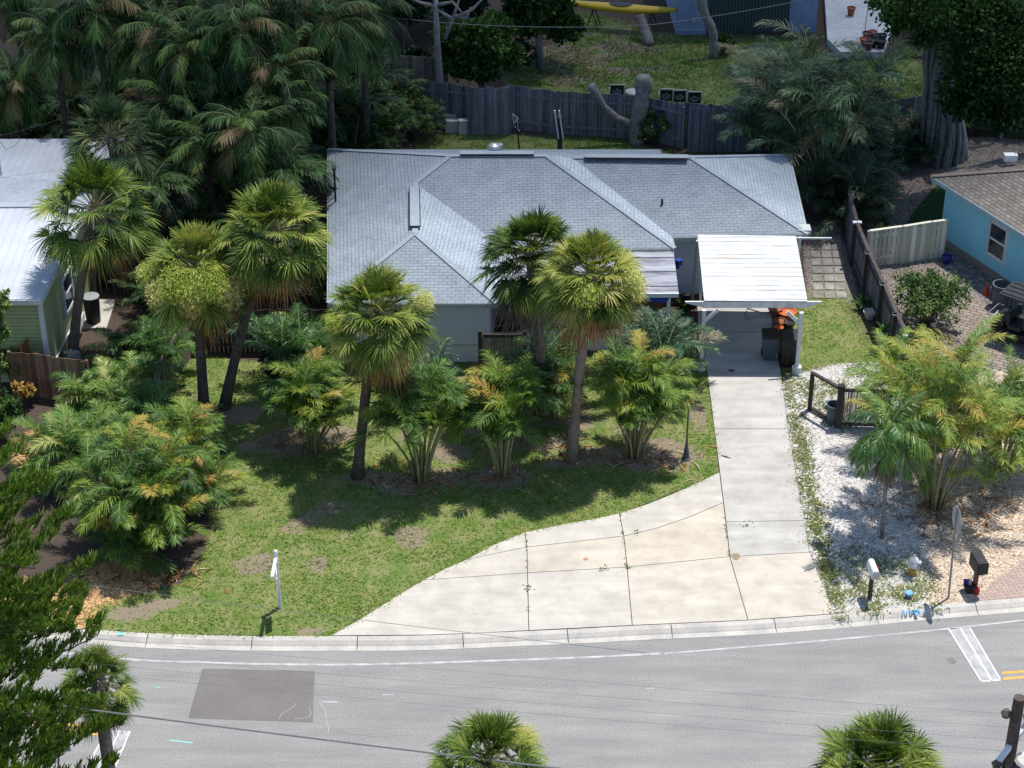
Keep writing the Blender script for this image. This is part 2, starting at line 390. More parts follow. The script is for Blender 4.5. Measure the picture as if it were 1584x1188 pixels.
def areca(name, label, base, height, spread, ncane=14, nf=6, L=1.8, leaf='areca', tone=0.42, tv=0.13, group='clumping palms', lod=46, cane='cane', brown=0.04, lf=0.60, low=0.7, elr=(42, 84), wid=0.0135, cv=(58, 105)):
    base = np.array(base, float)
    t = thing(name, label, 'palm', base, group)
    lv = MB(); st = MB()
    for i in range(ncane):
        az = i * 2.39996 + rng.normal(0, 0.3); k = math.sqrt((i + 0.5) / ncane)
        hh = height * rng.uniform(low, 1.0) * (1 - 0.2 * k); out = spread * k * rng.uniform(0.7, 1.1)
        h = np.array((math.cos(az), math.sin(az), 0))
        b = base + h * 0.25 * k * min(1.0, spread)
        cane_h = max(0.15, hh - L * 0.72)
        ts = np.linspace(0, 1, 5)[:, None]
        path = b + h * out * ts ** 1.6 + np.array((0, 0, cane_h)) * ts
        c = MB(); c.tube(path, np.linspace(0.05, 0.03, 5), 6, tone=rng.uniform(0.2, 0.8)); c.build('cane', M[cane], t, True)
        top = path[-1]
        nn = max(3, int(nf + rng.integers(-1, 2)))
        for j in range(nn):
            a2 = az * 0.0 + j * 2.39996 + rng.normal(0, 0.4) + i
            el = R(rng.uniform(*elr)) if j else R(82)
            tn = tone + 0.05 + rng.normal(0, tv)
            if rng.random() < brown: tn = rng.uniform(0.85, 1.0)
            pin_frond(lv, st, top + np.array((0, 0, rng.uniform(-0.15, 0.1))), a2, el, L * rng.uniform(0.8, 1.15), tn, lod, lf * rng.uniform(0.9, 1.1), curve=rng.uniform(*cv), vee=0.75, wid=wid)
    lv.build('fronds', M[leaf], t); st.build('leaf_stalks', M['cane'], t)
    return t

def feather_palm(name, label, base, top, nf=18, L=2.6, leaf='jungle', tone=0.4, tv=0.16, ndead=3, group=None, lod=24, tr=0.13, trunkm='trunk_dark', lf=0.6, cat='palm tree', wid=0.026, elr=(-25, 78), dtone=0.95):
    base = np.array(base, float); top = np.array(top, float)
    t = thing(name, label, cat, base, group)
    mb = MB(); ts = np.linspace(0, 1, 6)[:, None]; mb.tube(base + (top - base) * ts, tr * np.linspace(1.2, 0.8, 6), 8); mb.build('trunk', M[trunkm], t, True)
    lv = MB(); st = MB()
    for i in range(nf):
        f = (i + 0.5) / nf
        el = R(elr[1] + (elr[0] - elr[1]) * f + rng.normal(0, 6))
        pin_frond(lv, st, top + np.array((0, 0, 0.1 - 0.2 * f)), i * 2.39996 + rng.normal(0, 0.2), el, L * rng.uniform(0.85, 1.1), tone + rng.normal(0, tv), lod, lf, curve=rng.uniform(70, 105), vee=0.15, tipd=0.5, wid=wid)
    lv.build('crown', M[leaf], t); st.build('leaf_stalks', M['cane'], t)
    if ndead:
        dm = MB()
        for i in range(ndead):
            pin_frond(dm, None, top - np.array((0, 0, 0.2)), rng.uniform(0, 6.3), R(rng.uniform(-75, -40)), L * 0.8, rng.uniform(0.1, 0.8), 14, lf * 0.7, curve=25, vee=-0.3, tipd=0.8, wid=wid * 0.8)
        dm.build('dead_fronds', M['deadgrey'], t)
    return t

def leaf_blob(mb, c, r, n, size, tone=0.5, flat=0.8, shell=0.45, tv=0.2):
    """clusters of small leaves spread through a lumpy volume"""
    nc = max(4, int(n / 26)); cc = unit(rng.normal(0, 1, (nc, 3))) * (rng.uniform(shell, 1.0, (nc, 1)))
    cc = cc * np.array((r, r, r * flat)) + np.array(c)
    ctone = tone + rng.normal(0, tv, nc)
    idx = rng.integers(0, nc, n)
    q = cc[idx] + rng.normal(0, 1, (n, 3)) * r * 0.13
    out = unit(q - np.array(c))
    d = unit(rng.normal(0, 0.8, (n, 3)) + out + np.array((0, 0, 0.1)))
    sz = size * rng.uniform(0.6, 1.3, n)[:, None]
    nrm = unit(rng.normal(0, 0.7, (n, 3)) + np.array((0, 0, 0.9)) + out * 0.3)
    w = unit(np.cross(d, nrm)) * sz * 0.32
    V = np.stack([q, q + d * sz * 0.5 + w, q + d * sz, q + d * sz * 0.5 - w], 1).reshape(-1, 3)
    F = np.arange(n * 4).reshape(n, 4)
    mb.add(V, F, np.repeat(ctone[idx] + rng.normal(0, 0.1, n), 4))

def broad_tree(name, label, base, height, rad, nblob=14, nl=1500, size=0.16, leaf='broad', cat='tree', group=None, tr=0.16, trunkm='bark', tone=0.5, low=0.3, blobr=0.42):
    base = np.array(base, float)
    t = thing(name, label, cat, base, group)
    tk = MB(); cr = MB()
    topc = base + np.array((0, 0, height - rad * 0.8))
    tk.tube([base, base + (rng.normal(0, .1), rng.normal(0, .1), height * 0.3), base + (0, 0, height * 0.62)], [tr * 1.3, tr, tr * 0.7], 8)
    for i in range(nblob):
        v = unit(rng.normal(0, 1, 3)); 
        if v[2] < -0.3: v[2] *= -0.6
        rr = rng.uniform(0.45, 0.8)
        c = base + np.array((v[0] * rad * rr, v[1] * rad * rr, height * low + (height * (1 - low)) * (0.25 + 0.55 * (i + .5) / nblob) + v[2] * rad * 0.1))
        c[2] = min(c[2], base[2] + height - rad * blobr * 0.7)
        br = rad * blobr * rng.uniform(0.75, 1.25)
        leaf_blob(cr, c, br, nl, size, tone + rng.normal(0, 0.08))
        tk.tube([base + (0, 0, height * rng.uniform(0.2, 0.5)), (base + (0, 0, height * 0.5) + c) / 2 + rng.normal(0, 0.1, 3), c], [tr * 0.6, tr * 0.4, tr * 0.15], 5)
    tk.build('trunk', M[trunkm], t, True); cr.build('crown', M[leaf], t)
    return t

def shrub(name, label, base, h, r, n=1200, size=0.1, leaf='broad', cat='shrub', group=None, tone=0.5, nst=10):
    base = np.array(base, float); t = thing(name, label, cat, base, group)
    cr = MB(); tk = MB()
    for i in range(nst):
        az = i * 2.4; k = math.sqrt((i + 0.5) / nst) * r * 0.75
        c = base + (math.cos(az) * k, math.sin(az) * k, h * rng.uniform(0.45, 0.85))
        leaf_blob(cr, c, max(0.18, r * 0.38), n // nst, size, tone)
        tk.tube([base + (math.cos(az) * .05, math.sin(az) * .05, 0), (base + c) / 2 + (0, 0, .05), c], [0.022, 0.015, 0.008], 5)
    tk.build('stems', M['trunk_dark'], t); cr.build('foliage', M[leaf], t)
    return t

def rhapis(name, label, base, h, r, n=26, leaf='jungle', tone=0.5, group=None):
    base = np.array(base, float); t = thing(name, label, 'plant', base, group)
    lv = MB(); tk = MB()
    for i in range(n):
        az = i * 2.4; k = math.sqrt((i + .5) / n) * r; hh = h * rng.uniform(0.45, 1.0)
        p = base + (math.cos(az) * k, math.sin(az) * k, hh)
        tk.tube([base + (math.cos(az) * k * .5, math.sin(az) * k * .5, 0), p], [0.018, 0.012], 4, tone=.3)
        for j in range(5):
            fan_leaf(lv, p, j * 1.3 + i, R(rng.uniform(5, 65)), 0.22, 0.36, tone + rng.normal(0, 0.15), 0.35, 8, None, 1.9, 80)
    tk.build('stems', M['trunk_dark'], t); lv.build('foliage', M[leaf], t)
    return t
# ================================================================== SETTING
def pxpoly(pts, z=0.0): return np.array([G(a, b, z)[:2] for a, b in pts])
def sdf(X, Y, poly):
    """signed distance, positive inside"""
    n = len(poly); d = np.full(X.shape, 1e18); inside = np.zeros(X.shape, bool)
    for i in range(n):
        x0, y0 = poly[i]; x1, y1 = poly[(i + 1) % n]
        ex, ey = x1 - x0, y1 - y0; wx, wy = X - x0, Y - y0
        t = np.clip((wx * ex + wy * ey) / (ex * ex + ey * ey + 1e-12), 0, 1)
        d = np.minimum(d, (wx - ex * t) ** 2 + (wy - ey * t) ** 2)
        c = ((y0 > Y) != (y1 > Y)) & (X < (x1 - x0) * (Y - y0) / (y1 - y0 + 1e-12) + x0)
        inside ^= c
    d = np.sqrt(d); return np.where(inside, d, -d)
KB = [(-400, 950), (-150, 950), (0, 957), (70, 965), (150, 975), (220, 980), (300, 983), (400, 985), (510, 985), (580, 985), (660, 984), (730, 981), (800, 978), (890, 974), (980, 969), (1070, 965), (1155, 961), (1225, 956), (1290, 951), (1365, 944), (1440, 937), (1510, 931), (1584, 925), (1700, 915), (1900, 895), (2200, 860)]
def smooth_line(pts, k=4):
    P = np.array(pts, float); out = []
    n = len(P)
    for i in range(n - 1):
        p0, p1, p2, p3 = P[max(i - 1, 0)], P[i], P[i + 1], P[min(i + 2, n - 1)]
        for j in range(k):
            t = j / k
            out.append(0.5 * ((2 * p1) + (-p0 + p2) * t + (2 * p0 - 5 * p1 + 4 * p2 - p3) * t * t + (-p0 + 3 * p1 - 3 * p2 + p3) * t ** 3))
    out.append(P[-1]); return np.array(out)
kb = smooth_line([G(a, b, 0)[:2] for a, b in KB])
tg = unit(np.gradient(kb, axis=0)); kn = np.stack([tg[:, 1], -tg[:, 0]], 1)          # towards the road
LAWN = [(120, 960), (150, 977), (300, 985), (510, 987), (560, 960), (640, 907), (700, 878), (760, 848), (812, 826), (870, 814), (958, 797), (1040, 767), (1113, 732), (1107, 664), (1098, 600), (1090, 560), (900, 556), (760, 562), (620, 562), (440, 560), (395, 560), (300, 548), (262, 600), (250, 640), (360, 700), (330, 760), (320, 850), (280, 905), (180, 925), (150, 925)]
STRIP = [(1252, 455), (1305, 455), (1345, 520), (1368, 560), (1375, 580), (1300, 570), (1210, 575), (1196, 470), (1240, 470)]
WHITE = [(1209, 585), (1300, 562), (1400, 560), (1400, 640), (1400, 720), (1440, 810), (1450, 870), (1440, 945), (1292, 955), (1252, 855), (1236, 760), (1219, 664)]
TAN = [(1400, 640), (1440, 560), (1640, 520), (1900, 900), (1584, 930), (1430, 945), (1438, 870), (1420, 800), (1400, 720)]
GRAV2 = [(1226, 250), (1320, 230), (1470, 215), (1700, 200), (1760, 560), (1440, 620), (1398, 520), (1330, 380), (1300, 300), (1262, 330)]
TURF = [(1398, 352), (1412, 330), (1440, 295), (1480, 262), (1500, 262), (1500, 352), (1468, 346), (1400, 354)]
BACK = [(780, 150), (800, 100), (880, 60), (900, 20), (1050, 56), (1230, 60), (1290, 90), (1370, 90), (1400, 60), (1440, 120), (1440, 190), (1300, 200), (1170, 190), (1000, 200)]
BEHIND = [(640, 212), (760, 205), (960, 215), (1060, 240), (1240, 240), (1240, 262), (640, 262)]
ORANGE = [[(-200, 890), (70, 895), (150, 935), (150, 985), (-200, 960)], [(20, 680), (60, 660), (110, 700), (120, 740), (60, 735), (20, 720)], [(230, 840), (260, 900), (180, 935), (140, 935), (130, 880)]]
WEED = [(1209, 585), (1232, 585), (1262, 760), (1275, 830), (1380, 855), (1420, 850), (1450, 905), (1455, 945), (1292, 955), (1252, 855), (1236, 760), (1219, 664)]
WALKB = [(1240, 350), (1300, 350), (1330, 470), (1250, 470)]
WEED2 = [(1212, 575), (1375, 575), (1400, 600), (1330, 670), (1280, 660), (1225, 600)]
DIRT = [(600, 670, 150, 40), (930, 660, 130, 45), (760, 655, 110, 40), (430, 660, 70, 30), (500, 800, 130, 35), (420, 870, 90, 30), (640, 830, 90, 20), (470, 692, 62, 20), (515, 672, 40, 18), (645, 745, 85, 20), (770, 735, 60, 22), (560, 740, 40, 10), (690, 700, 40, 14), (985, 705, 110, 26), (1040, 690, 40, 20), (900, 655, 60, 14), (845, 690, 60, 18), (890, 715, 60, 14), (430, 690, 30, 14), (370, 640, 60, 16), (320, 640, 40, 12), (395, 690, 30, 10), (360, 730, 25, 10), (480, 978, 30, 5), (690, 640, 40, 20), (1080, 640, 18, 30), (200, 950, 40, 12), (250, 935, 40, 10)]
fx = np.arange(-34, 34.01, 0.2); fy = np.arange(38, 108.01, 0.2)
gx = np.concatenate([[-3000, -1200, -500, -200, -90, -50, -40], fx, [40, 50, 90, 200, 500, 1200, 3000]])
gy = np.concatenate([[-1500, -500, -100, 0, 20, 32], fy, [112, 125, 160, 260, 600, 1500, 4000]])
GX, GY = np.meshgrid(gx, gy)
masks = {}
Xs, Ys = GX.ravel(), GY.ravel()
def m_(poly, soft=0.5, off=0.0): return np.clip(sdf(Xs, Ys, pxpoly(poly)) / soft * 0.5 + 0.5 + off, 0, 1)
mg = np.maximum(m_(LAWN, 0.35), m_(STRIP, 1.8)); mg = np.maximum(mg, m_(BACK, 1.5)); mg = np.maximum(mg, m_(BEHIND, 0.8) * 0.8)
md = np.zeros_like(Xs)
for (a, b, rx, ry) in DIRT:
    c = G(a, b); s_ = S(a, b); d = ((Xs - c[0]) / (rx / s_)) ** 2 + ((Ys - c[1]) / (ry / s_ / SP)) ** 2; d = d + (.62 if rx > 65 and ry < 46 and (a, b) != (985, 705) and (a, b) != (645, 745) else 0)
    nz = np.array([mnoise.noise(Vector((x * .8, y * .8, 4))) for x, y in zip(Xs, Ys)]) if 'nz' not in globals() else nz; md = np.maximum(md, np.clip(1.15 - d + nz * 1.5, 0, 1) * (d < 2.2))
for (a, b, rx, ry) in [(860, 90, 90, 30), (960, 75, 60, 22), (880, 120, 60, 20), (1190, 130, 40, 14), (940, 52, 50, 10), (1000, 108, 60, 10)]:
    c = G(a, b); s_ = S(a, b); d = ((Xs - c[0]) / (rx / s_)) ** 2 + ((Ys - c[1]) / (ry / s_ / SP)) ** 2
    md = np.maximum(md, np.clip(1.1 - d + nz * 1.5, 0, 0.9) * (d < 2.2))
mw = m_(WHITE, 0.35); mt = np.maximum(m_(TAN, 0.6), 0); mo = np.maximum.reduce([m_(p, 0.5) for p in ORANGE]); m2 = np.maximum(m_(GRAV2, 0.5), m_(WALKB, 0.3))
mweed = np.maximum(m_(WEED, 0.8) * 0.42, m_(WEED2, 1.0) * 0.42); mturf = m_(TURF, 0.12)
z = np.zeros_like(Xs)
kpoly = np.vstack([kb + kn * 0.25, [[60, 20], [-60, 20]]])
if kb[0, 0] > kb[-1, 0]: pass
kpoly = np.vstack([kb + kn * 0.10, [[60, 20], [-60, 20]]]); dk = sdf(Xs, Ys, kpoly); z = np.where(dk > 0, -0.30, 0.0)
gm = MB()
nx, ny = len(gx), len(gy)
idx = np.arange(nx * ny).reshape(ny, nx)
F = np.stack([idx[:-1, :-1], idx[:-1, 1:], idx[1:, 1:], idx[1:, :-1]], -1).reshape(-1, 4)
gm.add(np.stack([Xs, Ys, z], 1), F, 0.5)
m, nt, b = base_mat('ground', 0.95, 0.12)
tc = nd(nt, 'ShaderNodeTexCoord').outputs['Object']
def att(nm):
    a = nd(nt, 'ShaderNodeAttribute', attribute_name=nm); s = nd(nt, 'ShaderNodeSeparateColor'); nt.links.new(a.outputs['Color'], s.inputs[0]); return s.outputs
A1 = att('cover'); A2 = att('cover_more')
nf = noise_node(nt, 9, 5, 0.75, tc).outputs[0]; nm_ = noise_node(nt, 1.3, 5, 0.65, tc).outputs[0]; nff = noise_node(nt, 38, 3, 0.7, tc).outputs[0]
def mk(mask, w=0.9, src=None, sharp=5.0):
    k = math_(nt, 'ADD', mask, math_(nt, 'MULTIPLY', math_(nt, 'SUBTRACT', src or nf, 0.5), w))
    return math_(nt, 'ADD', math_(nt, 'MULTIPLY', math_(nt, 'SUBTRACT', k, 0.5), sharp), 0.5, True)
litter = mixc(nt, nf, (0.035, 0.026, 0.02), (0.13, 0.10, 0.08))
vo = nd(nt, 'ShaderNodeTexVoronoi'); vo.inputs['Scale'].default_value = 20; nt.links.new(tc, vo.inputs['Vector'])
vs = nd(nt, 'ShaderNodeSeparateColor'); nt.links.new(vo.outputs['Color'], vs.inputs[0])
vr = vs.outputs[0]
white = ramp(nt, vr, [(0.0, (0.22, 0.20, 0.19)), (0.25, (0.46, 0.44, 0.42)), (0.7, (0.62, 0.60, 0.58)), (1.0, (0.78, 0.76, 0.73))])
white = mixc(nt, math_(nt, 'MULTIPLY', mk(nm_, 0.5, nff, 3), 0.25), white, (0.30, 0.27, 0.24))
tan = ramp(nt, vr, [(0.0, (0.24, 0.16, 0.10)), (0.3, (0.44, 0.34, 0.25)), (0.7, (0.57, 0.47, 0.37)), (1.0, (0.74, 0.66, 0.54))])
grv = ramp(nt, vr, [(0.0, (0.09, 0.075, 0.065)), (0.5, (0.19, 0.16, 0.14)), (1.0, (0.36, 0.32, 0.29))])
orn = ramp(nt, vr, [(0.0, (0.25, 0.13, 0.06)), (0.5, (0.52, 0.30, 0.13)), (1.0, (0.70, 0.47, 0.26))])
grs = ramp(nt, nf, [(0.25, (0.032, 0.080, 0.012)), (0.5, (0.080, 0.165, 0.024)), (0.75, (0.17, 0.25, 0.045))])
grs = mixc(nt, mk(nm_, 0.8, nff, 2.5), grs, mixc(nt, nff, (0.17, 0.19, 0.06), (0.36, 0.31, 0.17)))
drt = mixc(nt, nf, (0.16, 0.115, 0.085), (0.36, 0.29, 0.23))
c = mixc(nt, mk(A2[1]), litter, grv)
c = mixc(nt, mk(A1[0], 1.0), c, grs)
c = mixc(nt, math_(nt, 'MULTIPLY', mk(A1[1], 1.3), 0.85), c, drt)
c = mixc(nt, mk(A1[2], 0.8), c, white)
c = mixc(nt, mk(A2[0], 1.0), c, tan)
c = mixc(nt, mk(A2[2], 1.0), c, orn)
A3 = att('cover_last')
c = mixc(nt, mk(A3[0], 1.5, nff, 6), c, mixc(nt, nf, (0.09, 0.12, 0.035), (0.26, 0.25, 0.11)))
c = mixc(nt, mk(A3[1], 0.1), c, mixc(nt, nff, (0.02, 0.05, 0.02), (0.035, 0.09, 0.03)))
nt.links.new(c, b.inputs['Base Color'])
hh = math_(nt, 'ADD', nf, math_(nt, 'MULTIPLY', vo.outputs['Distance'], -1.0)); bump(nt, b, hh, 0.7, 0.04)
go = gm.build('ground', m, origin=(0, 0, 0)); tag(go, 'yard ground of lawn soil, pale gravel, shell and leaf litter around the houses', 'ground', kind='structure')
def colattr(o, nm, r, g, bb):
    a = o.data.attributes.new(nm, 'FLOAT_COLOR', 'POINT'); a.data.foreach_set('color', np.stack([r, g, bb, np.ones_like(r)], 1).astype(np.float32).reshape(-1))
colattr(go, 'cover', mg, md, mw); colattr(go, 'cover_more', mt, m2, mo); colattr(go, 'cover_last', mweed, mturf, mturf * 0)

def sheet(name, pts, z, mat, label, cat, sub=None):
    mb = MB(); mb.prism(pts, z - 0.06, z); return tag(mb.build(name, mat), label, cat, kind='structure')
# road
m, nt, b = base_mat('asphalt', 0.9, 0.25)
tc = nd(nt, 'ShaderNodeTexCoord').outputs['Object']
n1 = noise_node(nt, 0.35, 5, 0.6, tc).outputs[0]; n2 = noise_node(nt, 22, 4, 0.85, tc).outputs[0]
mp = nd(nt, 'ShaderNodeMapping'); mp.inputs['Scale'].default_value = (0.25, 2.2, 1); nt.links.new(tc, mp.inputs[0]); n3 = noise_node(nt, 1.0, 4, 0.6, mp.outputs[0]).outputs[0]
c = ramp(nt, n1, [(0.3, (0.238, 0.236, 0.231)), (0.7, (0.285, 0.281, 0.272))])
c = mixc(nt, 0.8, c, ramp(nt, n2, [(0.3, (0.5, 0.5, 0.5)), (0.7, (1.45, 1.45, 1.43))]), 'MULTIPLY')
c = mixc(nt, 0.8, c, ramp(nt, n3, [(0.3, (0.82, 0.82, 0.83)), (0.7, (1.12, 1.12, 1.10))]), 'MULTIPLY')
nt.links.new(c, b.inputs['Base Color']); bump(nt, b, n2, 0.35, 0.006); M['asphalt'] = m
ZR = -0.12
rd = MB(); rp = [tuple(p) for p in (kb + kn * 0.40)] + [(60, 18), (-60, 18)]
rd.prism(rp, ZR - 0.1, ZR); tag(rd.build('road', M['asphalt'], origin=(0, 45, ZR)), 'wide grey asphalt road curving past the driveway', 'road', kind='structure')
# rolled kerb and gutter
M['kerb'] = surf('kerb_concrete', (0.56, 0.53, 0.48), (0.42, 0.40, 0.37), 1.3, 0.9, 0.2, 0.2, 0.005, fine=25)
kc = MB(); prof = [(-0.02, -0.3), (-0.02, 0.012), (0.03, 0.016), (0.16, 0.0), (0.27, -0.075), (0.30, -0.105), (0.50, -0.112), (0.50, -0.3)]
KS = []
for p, n_ in zip(kb, kn): KS.append([(p[0] + n_[0] * a, p[1] + n_[1] * a, zz) for a, zz in prof])
# cut into lengths with open joints
ln = np.concatenate([[0], np.cumsum(np.linalg.norm(np.diff(kb, axis=0), axis=1))])
def at_len(s_):
    return [tuple(np.array([np.interp(s_, ln, [K[j][q] for K in KS]) for q in range(3)])) for j in range(len(prof))]
s0 = 0.0
while s0 < ln[-1] - 0.5:
    s1 = min(s0 + 3.05, ln[-1]); cuts = np.linspace(s0 + 0.012, s1 - 0.012, 5)
    rows = [at_len(q) for q in cuts]; V = [p for r_ in rows for p in r_]; k = len(prof)
    Fk = [[i * k + j, (i + 1) * k + j, (i + 1) * k + j + 1, i * k + j + 1] for i in range(4) for j in range(k - 1)] + [list(range(k)), [4 * k + j for j in range(k)][::-1]]
    kc.add(V, [f[::-1] for f in Fk]); s0 = s1
tag(kc.build('kerb', M['kerb'], origin=(0, 45, 0)), 'pale concrete rolled kerb between the road and the yards', 'kerb', kind='structure')

# road paint
M['paint_worn'] = surf('worn_white_paint', (0.56, 0.56, 0.56), (0.33, 0.33, 0.33), 2, 0.8, 0.2, 0, fine=40)
M['paint'] = surf('white_paint', (0.78, 0.78, 0.78), (0.55, 0.55, 0.55), 4, 0.7, 0.2, 0, fine=40)
M['ypaint'] = surf('yellow_paint', (0.72, 0.42, 0.10), (0.55, 0.33, 0.10), 4, 0.7, 0.2, 0, fine=40)
def ribbon(mb, px, w, z, tone=0.5):
    c = smooth_line([G(a, b_, z)[:2] for a, b_ in px], 3); t = unit(np.gradient(c, axis=0)); n_ = np.stack([-t[:, 1], t[:, 0]], 1)
    L_ = c - n_ * w / 2; R__ = c + n_ * w / 2
    V = [(p[0], p[1], z) for p in L_] + [(p[0], p[1], z) for p in R__]; k = len(c)
    mb.add(V, [[i, i + 1, k + i + 1, k + i] for i in range(k - 1)], tone)
z1 = ZR + 0.004
mb = MB(); ribbon(mb, [(-200, 1000), (60, 1008), (200, 1020), (300, 1024), (400, 1027), (520, 1028), (640, 1026), (760, 1022), (900, 1017), (1020, 1011)], 0.085, z1)
ribbon(mb, [(1028, 1011), (1150, 1001), (1260, 992), (1380, 981), (1470, 972), (1584, 959), (1750, 938)], 0.07, z1)
tag(mb.build('edge_line', M['paint_worn'], origin=(0, 45, z1)), 'thin worn white edge line painted along the road beside the kerb', 'road marking', kind='structure')
def bar_paint(name, quad, inner, label):
    q = [np.array(G(a, b_, z1)) for a, b_ in quad]
    mb = MB()
    mb.poly(q); o = mb.build(name, M['paint_worn2'])
    tag(o, label, 'road marking', kind='structure')
    m2_ = MB()
    def ln_(a, b2, w): 
        a = np.array((a[0], a[1], z1 + .004)); b2 = np.array((b2[0], b2[1], z1 + .004)); d = unit(b2 - a); n_ = np.array((-d[1], d[0], 0)) * w / 2
        m2_.poly([a - n_, b2 - n_, b2 + n_, a + n_][::-1])
    ln_(q[0], q[3], .05); ln_(q[1], q[2], .05); ln_((q[0] * .45 + q[1] * .55), (q[3] * .45 + q[2] * .55), .06); ln_(q[3], q[2], .07)
    tag(m2_.build(name + '_outline', M['paint']), label + ', its brighter outline strokes', 'road marking', kind='structure')
M['paint_worn2'] = surf('scuffed_white_paint', (0.50, 0.50, 0.50), (0.31, 0.31, 0.31), 2.2, 0.8, 0.2, 0, fine=22)
bar_paint('stop_line', [(1467, 972), (1500, 971), (1548, 1052), (1518, 1054)], 1, 'worn white stop line crossing the right lane')
bar_paint('stop_line_left', [(167, 1128), (201, 1131), (160, 1230), (110, 1228)][0:4], 1, 'worn white stop line beside the palm at the lower left')
mb = MB(); ribbon(mb, [(1550, 1041), (1600, 1037), (1700, 1028), (1800, 1018)], 0.11, z1); ribbon(mb, [(1552, 1050), (1600, 1046), (1700, 1038), (1800, 1028)], 0.11, z1)
tag(mb.build('centre_line', M['ypaint']), 'double yellow centre line starting at the right stop line', 'road marking', kind='structure')
mb = MB(); ribbon(mb, [(170, 1129), (120, 1122), (40, 1112), (-60, 1100)], 0.12, z1); ribbon(mb, [(165, 1137), (115, 1131), (40, 1121), (-60, 1110)], 0.12, z1)
tag(mb.build('centre_line', M['ypaint']), 'double yellow centre line ending at the left stop line', 'road marking', kind='structure')
# dark asphalt repair patch
M['patch'] = surf('patch_asphalt', (0.20, 0.186, 0.18), (0.155, 0.145, 0.142), 0.8, 0.9, 0.2, 0.3, 0.005, fine=22, lo=.3, hi=.7)
mb = MB(); mb.poly([G(313, 1034, z1), G(487, 1038, z1), G(484, 1117, z1), G(291, 1111, z1)][::-1]); tag(mb.build('road_patch', M['patch']), 'darker rectangular asphalt repair patch in the road', 'road patch', kind='structure')
M['crack'] = surf('crack_filler', (0.46, 0.455, 0.44), None, 3, 0.9, 0.1, 0)
mb = MB()
ribbon(mb, [(493, 1085), (503, 1100), (505, 1115), (508, 1125), (508, 1133)], 0.022, z1 + .004)
ribbon(mb, [(432, 1112), (436, 1104), (450, 1096), (458, 1088)], 0.016, z1 + .008); ribbon(mb, [(455, 1112), (475, 1110), (481, 1102), (478, 1095)], 0.016, z1 + .008)
ribbon(mb, [(515, 1124), (540, 1133), (580, 1138), (640, 1136)], 0.014, z1 + .004)
tag(mb.build('crack_seams', M['crack']), 'thin pale wandering cracks beside the asphalt patch', 'cracks', kind='structure')
M['mark_teal'] = plain('teal_spray', (0.25, 0.62, 0.55), 0.8); M['mark_blue'] = surf('blue_spray', (0.10, 0.36, 0.66), (0.25, 0.45, 0.66), 8, 0.8, .2, 0)
mb = MB(); ribbon(mb, [(262, 1145), (280, 1147), (298, 1149)], 0.05, z1); ribbon(mb, [(240, 1063), (248, 1063)], 0.04, z1)
mb.poly([np.append(G(182, 978, 0.0)[:2], 0.018 + 0.004), np.append(G(192, 978, 0)[:2], 0.022), np.append(G(192, 983.5, 0)[:2], 0.022), np.append(G(182, 983.5, 0)[:2], 0.022)][::-1])
tag(mb.build('spray_mark', M['mark_teal']), 'short teal spray dash on the road below the dark patch', 'road marking', kind='structure')
mb = MB()
for dash in [(1000, 1065, 1012, 1065), (395, 1085, 480, 1087), (590, 1074, 610, 1075), (625, 1074, 632, 1074), (192, 1073, 230, 1075)][0:1] + [(497, 1085.5, 523, 1086), (592, 1074.5, 610, 1075)]:
    ribbon(mb, [(dash[0], dash[1]), ((dash[0] + dash[2]) / 2, (dash[1] + dash[3]) / 2), (dash[2], dash[3])], 0.05, z1)
tag(mb.build('paint_scuffs', M['paint_worn']), 'few short faint white scuffs of paint in mid road', 'road marking', kind='structure')
mb = MB(); c_ = G(1472, 1022, z1); mb.lathe((c_[0], c_[1], ZR - .02), [(0.13, 0), (0.13, .026), (0.0, .026)], 18)
M['castiron'] = surf('cast_iron', (0.13, 0.12, 0.12), (0.24, 0.23, 0.22), 8, 0.7, 0.4, 0.3)
tag(mb.build('valve_cover', M['castiron']), 'small round iron valve cover in the road near the right stop line', 'valve cover')
# kerb lettering NV T J in blue
mb = MB()
def kz(p): return np.append(G(p[0], p[1], 0)[:2], 0.024)
def stroke(a, b_, w=0.035, zz=None):
    P, Q = kz(a), kz(b_); d = unit(Q - P); n_ = np.array((-d[1], d[0], 0)) * w / 2; mb.poly([P - n_, Q - n_, Q + n_, P + n_][::-1])
for a, b_ in [((1396, 945), (1397, 952.5)), ((1396, 945), (1403, 951.5)), ((1402.5, 944.5), (1403.5, 951.5)), ((1406, 944), (1410, 950.5)), ((1414, 943), (1410, 950.5))]: stroke(a, b_)
stroke((1410, 946.5), (1423, 945), 0.10); stroke((1417, 946), (1418.5, 953), 0.10)
for a, b_ in [((1430, 943.5), (1430.5, 947.5)), ((1430.5, 947.5), (1427, 949)), ((1427, 949), (1424, 948))]: stroke(a, b_)
tag(mb.build('utility_mark', M['mark_blue']), 'blue spray painted utility letters N V T J on the kerb near the stop sign', 'utility marking', kind='structure')

